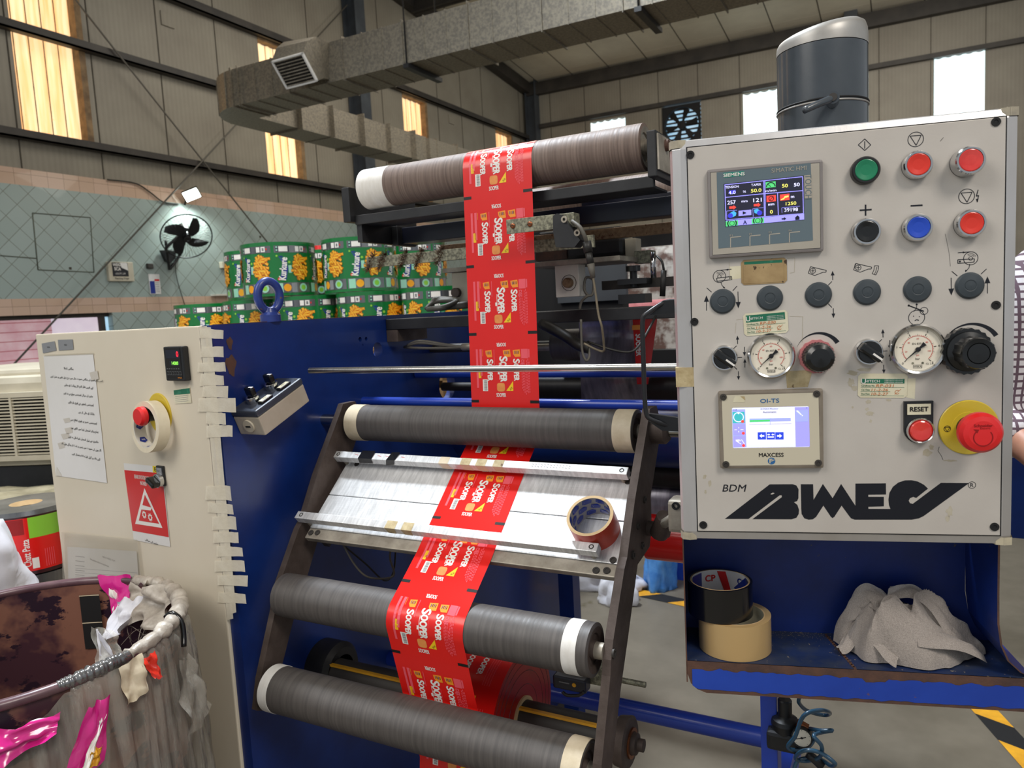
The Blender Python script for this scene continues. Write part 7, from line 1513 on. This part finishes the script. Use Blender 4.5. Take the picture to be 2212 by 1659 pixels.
# chrome rod in front of the film
MB('chrome_rod').lathe((-1.07, 1.139, 1.394), (1, 0, 0), [(0, 0), (0, .0045), (.0015, .0062), (.81, .0062), (.81, 0)], n=28).build('guide_rod', label='long polished steel rod crossing in front of the red film', cat='rod')
MB('steel_dark').box((-.275, 1.155, 1.394), (.03, .06, .03), bev=.003).build('rod_clamp', label='dark clamp holding the polished rod behind the panel edge', cat='clamp')
# blue tubes and rear rollers seen between
def rod(px0, px1, pyc, r, Y, mt, name, label, cat='tube', ex=0):
    p0 = PY(px0, pyc, Y); z = PY((px0 + px1) / 2, pyc, Y).z; x1 = PY(px1, pyc, Y).x + ex; m = MB(mt); d0 = p0.x - XP; q_ = min(.012, r * .6); m.lathe((XP, Y, z), (1, 0, 0), [(0, 0), (0, q_), (d0, q_), (d0, r), (x1 - XP, r), (x1 - XP, q_), (x1 - XP + .06, q_), (x1 - XP + .06, 0)], n=36, mts=['steel_dark', 'steel_dark', mt, mt, mt, 'steel_dark', 'steel_dark']); return m.build(name, label=label, cat=cat)
YT = 1.40; zc = 1.5 + YT * tan(radians(-8.35)); MB('blue_bright').lathe((XP, YT, zc), (1, 0, 0), [(0, .0105), (.9, .0105)], n=28).build('blue_tube', label='bright blue tube crossing just above the dark roller with cream ends', cat='tube')
rod(900, 1462, 806, .011, 1.62, 'blue_bright', 'blue_tube', 'bright blue tube crossing just below the polished rod behind the film', ex=.05)
rod(1160, 1462, 836, .036, 1.75, 'rubber_dark', 'rear_roller', 'black roller deep in the machine between the two blue tubes', 'roller', .1)
rod(1000, 1462, 940, .075, 1.85, 'blue_paint', 'blue_drum', 'large blue tube behind the cream-ended roller', 'tube', .1)
rod(1000, 1475, 1010, .04, 1.9, 'rubber_dark', 'rear_roller', 'dark roller deep in the machine below the large blue tube', 'roller', .1)
rod(1405, 1475, 1082, .075, 1.95, 'film_clear', 'film_roll', 'grey shining film roll deep in the machine beside the panel', 'film reel', .15)
rod(1402, 1478, 1162, .055, 1.7, 'film_red', 'red_film_roll', 'red film roll behind the brown arm, beside the bottom left of the panel', 'film reel', .15)
rod(1030, 1200, 752, .009, 1.7, 'dull_alu', 'idler_shaft', 'thin grey shaft behind the film below the black cross beam', 'shaft'); rod(1200, 1260, 745, .04, 1.72, 'rubber_grey', 'idler_roller', 'grey roller stub behind the film under the black cables', 'roller')
# clear film and second red film
m = MB('film_clear'); n_ = 30; vs = []
for i in range(n_ + 1):
    t = i / n_; py = 682 + (868 - 682) * t; yy = 1.68 + .02 * sin(t * 7) 
    for j in range(13): px = 1250 + (1382 - 1250) * j / 12 + (6 * t); p = PY(px, py, yy + .006 * sin(j * .5 + t * 2)); vs.append(p)
m.add(vs, [(13 * i + j, 13 * i + j + 1, 13 * i + j + 14, 13 * i + j + 13) for i in range(n_) for j in range(12)], smooth=True); m.build('clear_film', label='shiny transparent grey film hanging behind the cables right of the red film', cat='film')
m = MB('film_red'); q = [PY(1366, 684, 1.66), PY(1421, 681, 1.66), PY(1400, 830, 1.66), PY(1376, 830, 1.66)]; m.add(q, [(3, 2, 1, 0)])
T = frame(PY(1380, 745, 1.655), PU, (0, 0, 1), PN); m.text('SOOPER', 0, 0, .013, 'print_white', T, bold=.05, w=.05, rot=-90); m.rect(-.014, .035, .01, .046, 'print_orange', T); m.build('second_film', label='second strip of red printed film glimpsed behind the black handle', cat='film')
# hanging black cables
m = MB('cable_black'); m.tube([PY(1172, 700, 1.5), PY(1215, 722, 1.45), PY(1250, 745, 1.42), PY(1273, 752, 1.42)], .012, n=10, k=4); m.tube([PY(1270, 738, 1.42), PY(1310, 752, 1.4), PY(1345, 760, 1.4), PY(1368, 758, 1.4), PY(1385, 740, 1.42), PY(1405, 705, 1.45), PY(1416, 683, 1.5)], .0026, n=6, k=5)
m.tube([PY(1255, 690, 1.4), PY(1256, 730, 1.4), PY(1258, 760, 1.4), PY(1266, 779, 1.4), PY(1273, 770, 1.41), PY(1272, 750, 1.42)], .0026, 'cable_grey', n=6, k=5); m.build('black_cable', label='thick black cable and thin leads drooping right of the red film above the rod', cat='cable')
m = MB('cable_grey'); m.tube([PY(1272, 640, 1.49), PY(1262, 625, 1.49), PY(1266, 600, 1.5), PY(1282, 606, 1.5), PY(1280, 635, 1.49), PY(1268, 640, 1.48), PY(1256, 652, 1.48), PY(1252, 668, 1.48)], .003, n=8, k=5); m.build('looped_cable', label='small looped grey cable beside the pale guide block', cat='cable')
# dark machine body behind
m = MB('frame_black'); m.bx(-1.3, -.80, 2.3, 2.36, 1.04, 1.74, 'black_matt'); m.bx(-.86, -.1, 2.3, 2.36, 1.04, 1.34, 'black_matt'); m.bx(-1.02, -.78, 2.28, 2.3, PY(1300, 650, 2.28).z, PY(1300, 556, 2.28).z, 'steel_blue_grey'); m.bx(-1.1, .5, 2.3, 2.36, .82, 1.05, 'blue_paint'); m.bx(.2, .5, 2.3, 2.36, 1.04, 1.25, 'frame_black')
for x in (-1.05, -.366): m.bx(x - .028, x + .028, 2.3, 2.36, 0, 1.05, 'blue_paint')
m.build('rear_machine_body', label='dark rear body of the machine glimpsed behind rollers and film', cat='machine')
# equipment and clutter at the far side of the machine
m = MB('blue_worn'); q = PZ(1438, 1290, 0); m.bx(q.x - .1, q.x + .7, q.y + .25, q.y + .3, 0, .24, 'blue_bright'); m.bx(q.x - .1, q.x - .06, q.y + .3, q.y + 1.1, 0, .24, 'blue_bright'); m.build('blue_crate', label='scuffed blue metal skid standing on the floor behind the brown arm', cat='skid')
def lump(c, sx, sy, sz, mt, name, label, cat, seed=1, amp=.35):
    bm = bmesh.new(); bmesh.ops.create_icosphere(bm, subdivisions=4, radius=1); vs = []
    for v in bm.verts:
        p = v.co; d = 1 + amp * mnoise.noise(p * 1.7 + V((seed, 0, 0))) + amp * .4 * mnoise.noise(p * 5 + V((0, seed, 0))); z = max(-.0, p.z * d * sz + sz * .35); vs.append((c[0] + p.x * d * sx, c[1] + p.y * d * sy, c[2] + z))
    bm.verts.index_update(); fs = [[v.index for v in f.verts] for f in bm.faces]; bm.free(); return MB(mt).add(vs, fs, smooth=True).build(name, label=label, cat=cat)
q = PZ(1408, 1285, 0); lump((q.x, q.y + .15, 0.001), .09, .12, .3, 'blue_bag', 'plastic_bag', 'blue-white plastic bag on the floor beside the blue skid', 'bag', 3)
q = PZ(1262, 1275, 0); lump((q.x, q.y + .1, 0.001), .28, .12, .14, 'white_bag', 'plastic_bag', 'white plastic sheet heaped on the floor behind the splice table', 'bag', 6); q = PZ(1335, 1300, 0); lump((q.x, q.y, 0.001), .1, .08, .12, 'white_bag', 'white_rag', 'white rag on the floor just left of the brown arm', 'rag', 8)
# pile of foil wrapped goods far behind
m = MB('silver_film'); p = PD(1420, 640, 5.0)
mat('foil', S(210, 204, 196), S(120, 96, 88), rough=.15, ns=10, metal=.5, mix=(.4, .55), bump=1.0, bs=16)
m = MB('foil'); m.bx(p.x - .9, p.x + 1.6, p.y, p.y + .8, 0, PD(1420, 530, 5.0).z, bev=.06); m.bx(p.x - .92, p.x + 1.6, p.y - .02, p.y + .6, 1.44, 1.5, 'pink_plastic', bev=.02); m.build('foil_stack', label='tall stack of glittering foil-wrapped rolls beyond the machine beside the panel', cat='stack')
# reader box low behind
q = PX(1238, 1470, -.62); bx_ = thing('edge_sensor', 'small dark blue sensor box with a grey clamp below the white-banded dark roller', 'sensor', q.to_tuple()); x0, x1 = -.56, -.44; yq = 1.15
a, b_ = PY(1193, 1455, yq), PY(1265, 1492, yq); m = MB('frame_navy'); m.bx(a.x, b_.x, yq, yq + .025, PY(1230, 1493, yq).z, PY(1230, 1466, yq).z, bev=.003); q = PY(1240, 1480, yq); m.lathe((q.x, yq, q.z), (0, -1, 0), [(0, .004), (.001, .0035), (.001, 0)], 'hazard_yellow', n=14); m.bx(PY(1208, 1478, yq).x, PY(1230, 1478, yq).x, yq - .0006, yq, q.z, q.z + .002, 'print_grey'); m.build('sensor_case', bx_)
m = MB('zinc'); m.bx(a.x + .004, b_.x + .02, yq + .03, yq + .06, PY(1230, 1488, yq).z, PY(1230, 1452, yq).z); m.tube([PY(1215, 1494, yq), PY(1225, 1502, yq), PY(1250, 1502, yq), PY(1262, 1494, yq)], .003, 'cable_black', k=3); m.build('clamp', bx_)
MB('zinc').cyl((-.62, 1.195, a.z - .012), (XR + .02, 1.195, a.z - .012), .005, n=12).build('clamp_rod', bx_)
# ---------------------------------------------------------------- waste bin with plastic liner
BC, BR, BZ = V((-1.35, .66, 0)), .27, .985
bn = thing('waste_bin', 'brown round waste drum wrapped in torn clear plastic film', 'bin', (BC.x, BC.y, 0))
m = MB('barrel_brown'); m.lathe((BC.x, BC.y, 0), (0, 0, 1), [(0.02, 0), (.02, BR - .03), (.05, BR - .025), (BZ, BR - .006)], n=96); m.lathe((BC.x, BC.y, 0), (0, 0, 1), [(0, 0), (0, BR - .02), (.05, BR - .012), (BZ, BR)], n=96)
A0, A1 = radians(28), radians(42); T = lambda u, v, w_: V((BC.x + cos(u) * (BR - .008 - w_), BC.y + sin(u) * (BR - .008 - w_), v))
m.rect(radians(115), BZ - .14, radians(124), BZ - .025, 'black_matt', T, .004, nx=5); m.rect(radians(115), BZ - .085, radians(124), BZ - .083, 'tape_cream', T, .005, nx=5); m.rect(radians(115), BZ - .027, radians(124), BZ - .025, 'tape_cream', T, .005, nx=5); m.build('drum', bn)
m = MB('barrel_rim'); m.tube([V((BC.x + cos(2 * pi * i / 96) * BR, BC.y + sin(2 * pi * i / 96) * BR, BZ)) for i in range(96)], .0085, n=10, closed=True); m.build('rim', bn)
# liner: covers the visible side of the drum and hangs down from the rim
def rp(adeg, dr, z): a = radians(adeg); return V((BC.x + cos(a) * (BR + dr), BC.y + sin(a) * (BR + dr), z))
m = MB('liner_film'); n1, n2 = 170, 46; a0, a1 = -118, 96; vs = []
for j in range(n2 + 1):
    for i in range(n1 + 1):
        ad = a0 + (a1 - a0) * i / n1; a = radians(ad); t = j / n2; low = .05 * max(0, min(1, (-10 - ad) / 14)); z = BZ + .004 - low - t * (.96 - low)
        lim = .35 if ad > 60 else 1
        r = BR + .010 + lim * (.010 * t + .016 * sin(t * 3.1)) + lim * (.012 * mnoise.noise(V((a * 9, z * 2.2, 0))) * (1 + t) + .005 * mnoise.noise(V((a * 34, z * 3, 4))) + .0035 * sin(a * 70 + 6 * mnoise.noise(V((a * 3, z * 4, 1)))))
        if j == 0 and ad > -12: r = BR - .004
        vs.append((BC.x + cos(a) * r, BC.y + sin(a) * r, z + (.014 * mnoise.noise(V((a * 12, 0, 3))) if j == 0 and ad < -12 else 0)))
m.add(vs, [(j * (n1 + 1) + i, j * (n1 + 1) + i + 1, (j + 1) * (n1 + 1) + i + 1, (j + 1) * (n1 + 1) + i) for j in range(n2) for i in range(n1)], smooth=True); m.build('plastic_liner', bn)
rnd = random.Random(5)
def rope(adegs, r, mt, name, lab=None, jit=.003):
    m = MB(mt); P = [rp(adegs[0] + (adegs[1] - adegs[0]) * i / 90, .001, BZ + .003) for i in range(91)]
    m.tube(P, lambda t: r * (.75 + .5 * mnoise.noise(V((t * 22, 2, adegs[0]))) + .35 * sin(pi * t)), n=18)
    for v in m.v:
        q = V(v) * 55; v += V((mnoise.noise(q), mnoise.noise(q + V((9, 0, 0))), mnoise.noise(q + V((0, 9, 0))))) * jit; q = V(v) * 170; v += V((mnoise.noise(q), mnoise.noise(q + V((9, 0, 0))), mnoise.noise(q + V((0, 9, 0))))) * jit * .5
    return m.build(name, bn, lab)
rope((8, 98), .0125, 'liner_rope', 'twisted_edge'); rope((-15, 9), .0095, 'silver_film', 'wrapped_edge', 'shiny grey film wrapped round the rim', .0012)
def sheet(mt, corners, k_=10, amp=.006, seed=0, mm=None):
    a, b_, c_, d_ = [V(c) for c in corners]; vs = []
    for j in range(k_ + 1):
        for i in range(k_ + 1):
            s_, t_ = i / k_, j / k_; p = (a * (1 - s_) + b_ * s_) * (1 - t_) + (d_ * (1 - s_) + c_ * s_) * t_; o = p - V((BC.x, BC.y, p.z)); o.normalize()
            vs.append(p + o * amp * 2 * mnoise.noise(V((s_ * 3 + seed, t_ * 3, seed))) + V((0, 0, amp * .8 * mnoise.noise(V((s_ * 4 + seed, t_ * 2, 3 + seed))))))
    mm.add(vs, [(j * (k_ + 1) + i, j * (k_ + 1) + i + 1, (j + 1) * (k_ + 1) + i + 1, (j + 1) * (k_ + 1) + i) for j in range(k_) for i in range(k_)], mt, smooth=True)
m = MB('magenta_film'); sheet('magenta_film', [rp(116, -.004, BZ + .012), rp(100, -.002, BZ + .014), rp(97, -.02, BZ - .03), rp(104, -.03, BZ - .075)], seed=1, mm=m); sheet('print_white', [rp(110, -.012, BZ - .014), rp(106, -.012, BZ - .014), rp(103, -.026, BZ - .05), rp(105, -.028, BZ - .06)], seed=1, mm=m, amp=.006); m.build('magenta_wrapper', bn, label='bright magenta wrapper scrap over the back rim')
m = MB('magenta_film'); sheet('magenta_film', [rp(-9, .026, BZ - .035), rp(-3, .028, BZ - .03), rp(-8, .044, BZ - .115), rp(-20, .044, BZ - .135)], seed=3, mm=m); sheet('print_white', [rp(-7, .031, BZ - .06), rp(-5, .031, BZ - .055), rp(-12, .049, BZ - .11), rp(-15, .049, BZ - .12)], seed=3, mm=m); sheet('hazard_yellow', [rp(-11, .047, BZ - .092), rp(-8, .046, BZ - .09), rp(-10, .05, BZ - .112), rp(-13, .05, BZ - .116)], seed=3, mm=m); m.build('magenta_wrapper', bn, label='magenta wrapper scrap hanging on the drum side')
m = MB('magenta_film'); sheet('magenta_film', [rp(-34, .02, BZ - .03), rp(-16, .024, BZ - .026), rp(-18, .036, BZ - .05), rp(-33, .034, BZ - .075)], seed=5, mm=m, amp=.009); m.build('magenta_wrapper', bn)
m = MB('btn_red'); sheet('btn_red', [rp(10, .014, BZ - .012), rp(16, .016, BZ - .008), rp(15, .03, BZ - .05), rp(12, .03, BZ - .045)], seed=2, mm=m, amp=.004); m.build('red_scrap', bn)
m = MB('liner_rope'); sheet('liner_rope', [rp(99, -.002, BZ + .010), rp(62, .0, BZ + .012), rp(60, -.035, BZ - .055), rp(96, -.045, BZ - .065)], 26, .016, 4, m); m.build('bunched_film', bn, label='whitish crumpled film bunched over the back rim')
m = MB('white_bag'); sheet('white_bag', [rp(104, -.03, BZ - .03), rp(88, -.02, BZ - .02), rp(84, -.08, BZ - .07), rp(98, -.09, BZ - .085)], 14, .014, 12, m); m.build('torn_film', bn)
m = MB('liner_film'); sheet('liner_film', [rp(-2, -.012, BZ - .01), rp(9, -.012, BZ - .006), rp(10, -.035, BZ + .035), rp(2, -.04, BZ + .055)], 12, .008, 6, m); sheet('white_bag', [rp(0, -.016, BZ - .01), rp(6, -.016, BZ - .006), rp(4, -.035, BZ + .045), rp(3, -.036, BZ + .05)], 8, .006, 7, m); m.build('torn_film', bn, label='torn translucent film standing up from the front rim')
m = MB('liner_rope'); sheet('tape_cream', [rp(2, .014, BZ - .004), rp(11, .014, BZ), rp(9, .03, BZ - .055), rp(1, .032, BZ - .06)], 10, .005, 9, m); m.build('paper_scrap', bn)
m = MB('liner_film'); sheet('liner_film', [rp(26, .024, BZ - .05), rp(34, .024, BZ - .06), rp(36, .05, BZ - .16), rp(20, .05, BZ - .18)], 12, .012, 15, m); m.build('torn_film', bn)
m = MB('black_tape'); m.tube([rp(36, -.012, BZ + .008), rp(35, .0, BZ + .017), rp(34, .016, BZ + .004), rp(33, .02, BZ - .02), rp(31, .022, BZ - .038)], .0045, n=6, k=3); m.build('black_tie', bn)
m = MB('cast_brown')
for i in range(46):
    a = rnd.uniform(66, 92); z = BZ - rnd.uniform(.07, .17); p = rp(a, -.03, z); m.tube([p, p + V((rnd.uniform(-.03, .03), rnd.uniform(-.03, .0), rnd.uniform(-.03, .03))), p + V((rnd.uniform(-.04, .04), rnd.uniform(-.04, .0), rnd.uniform(-.05, .0)))], .0007, 'liner_rope' if i % 3 else 'cast_brown', n=4, k=3)
m.build('film_threads', bn)
# ---------------------------------------------------------------- person behind the panel
def skin_body(name, verts, edges, radii, mt, parent, sub=2):
    me = bpy.data.meshes.new(name); me.from_pydata([tuple(v) for v in verts], edges, []); me.materials.append(M[mt])
    o = bpy.data.objects.new(name, me); sc.collection.objects.link(o); o.parent = parent; WM[o] = WM[parent]
    sk = o.modifiers.new('skin', 'SKIN'); sk.use_smooth_shade = True
    if not me.skin_vertices: pass
    for i, r in enumerate(radii):
        me.skin_vertices[0].data[i].radius = (r, r * .92) if not isinstance(r, tuple) else r; me.skin_vertices[0].data[i].use_root = (i == 0)
    sb_ = o.modifiers.new('sub', 'SUBSURF'); sb_.levels = sub; sb_.render_levels = sub; return o
pp0 = PD(2478, 700, 1.42); PP = Mx.Translation((pp0.x, pp0.y, 0)) @ Mx.Rotation(radians(20), 4, 'Z')
person = thing('person', 'person in a checked shirt and dark trousers standing behind the right edge of the panel', 'person', mtx=PP)
k_ = 1.06; J = [(0, 0, .98), (0, 0, 1.15), (0, -.01, 1.32), (0, 0, 1.44), (0, -.01, 1.53), (0, -.02, 1.62), (0, -.02, 1.70),
     (.19, 0, 1.43), (.24, .02, 1.16), (.2, -.18, 1.05), (-.19, 0, 1.43), (-.245, .02, 1.16), (-.215, -.16, 1.08), (-.2, -.22, 1.1), (.2, -.26, 1.06),
     (.1, 0, .92), (.11, -.01, .52), (.12, .02, .09), (.13, -.12, .04), (-.1, 0, .92), (-.11, -.01, .52), (-.12, .02, .09), (-.13, -.12, .04)]
J = [V((x * k_, y * k_, z * k_)) for x, y, z in J]
E_ = [(0, 1), (1, 2), (2, 3), (3, 4), (4, 5), (5, 6), (3, 7), (7, 8), (8, 9), (9, 14), (3, 10), (10, 11), (11, 12), (12, 13), (0, 15), (15, 16), (16, 17), (17, 18), (0, 19), (19, 20), (20, 21), (21, 22)]
Rd = [.135, .125, .14, .1, .055, .095, .075, .055, .042, .03, .055, .042, .03, .034, .034, .085, .06, .042, .035, .085, .06, .042, .035]
skin_body('body', J, E_, Rd, 'skin', person)
skin_body('shirt', [J[i] for i in (1, 0, 2, 3, 7, 8, 10, 11)] + [J[8].lerp(J[9], .55), J[11].lerp(J[12], .5)], [(0, 1), (0, 2), (2, 3), (3, 4), (4, 5), (5, 8), (3, 6), (6, 7), (7, 9)], [.15, .16, .16, .11, .075, .06, .075, .06, .048, .048], 'plaid', person)
skin_body('trousers', [J[0] + V((0, 0, -.04)), J[0] + V((0, 0, .06))] + [J[i] for i in (15, 16, 17, 19, 20, 21)], [(0, 1), (0, 2), (2, 3), (3, 4), (0, 5), (5, 6), (6, 7)], [.125, .14, .1, .078, .06, .1, .078, .06], 'denim', person)
TP_ = PP; m = MB('hair'); hc = J[5] + V((0, .022, .05)); m.lathe(tuple(hc), (0, -.35, 1), [(-.03, .098), (.01, .103), (.05, .09), (.08, .055), (.092, 0)], n=28, T=TP_); m.build('hair', person)
m = MB('skin'); m.box(tuple(J[5] + V((0, -.105, .0))), (.026, .03, .045), 'skin', TP_, .008)
for s_ in (-1, 1):
    m.lathe(tuple(J[5] + V((s_ * .034, -.088, .022))), (0, -1, 0), [(0, .013), (.004, .011), (.008, 0)], 'print_white', 12, TP_); m.lathe(tuple(J[5] + V((s_ * .034, -.094, .022))), (0, -1, 0), [(0, .006), (.003, 0)], 'print_black', 10, TP_); m.box(tuple(J[5] + V((s_ * .098, 0, .005))), (.014, .03, .05), 'skin', TP_, .006)
m.box(tuple(J[5] + V((0, -.096, -.045))), (.045, .012, .012), 'pink_plastic', TP_, .004); m.build('face', person)
def hand(root, fwd, side, name):
    vs = [root, root + fwd * .045, root + fwd * .085]; ed = [(0, 1), (1, 2)]; rd = [(.024, .016), (.036, .014), (.038, .013)]
    for i, (o_, L) in enumerate(((-.03, .062), (-.01, .072), (.01, .068), (.03, .052))):
        b0 = len(vs); dn = V((0, 0, -1)); s0 = root + fwd * .09 + side * o_; vs += [s0, s0 + fwd * L * .45 + dn * .006, s0 + fwd * L * .75 + dn * .022, s0 + fwd * L * .9 + dn * .042]; ed += [(2, b0), (b0, b0 + 1), (b0 + 1, b0 + 2), (b0 + 2, b0 + 3)]; rd += [.0095, .009, .0085, .007]
    b0 = len(vs); s0 = root + fwd * .035 - side * .034; vs += [s0, s0 + fwd * .03 - side * .022 + V((0, 0, -.01)), s0 + fwd * .058 - side * .026 + V((0, 0, -.024))]; ed += [(1, b0), (b0, b0 + 1), (b0 + 1, b0 + 2)]; rd += [.012, .0105, .009]
    skin_body(name, vs, ed, rd, 'skin', person, 2)
hand(J[13], V((.1, -.97, -.1)).normalized(), V((1, .1, 0)).normalized(), 'hand'); hand(J[14], V((-.1, -.97, -.1)).normalized(), V((-1, .1, 0)).normalized(), 'hand')
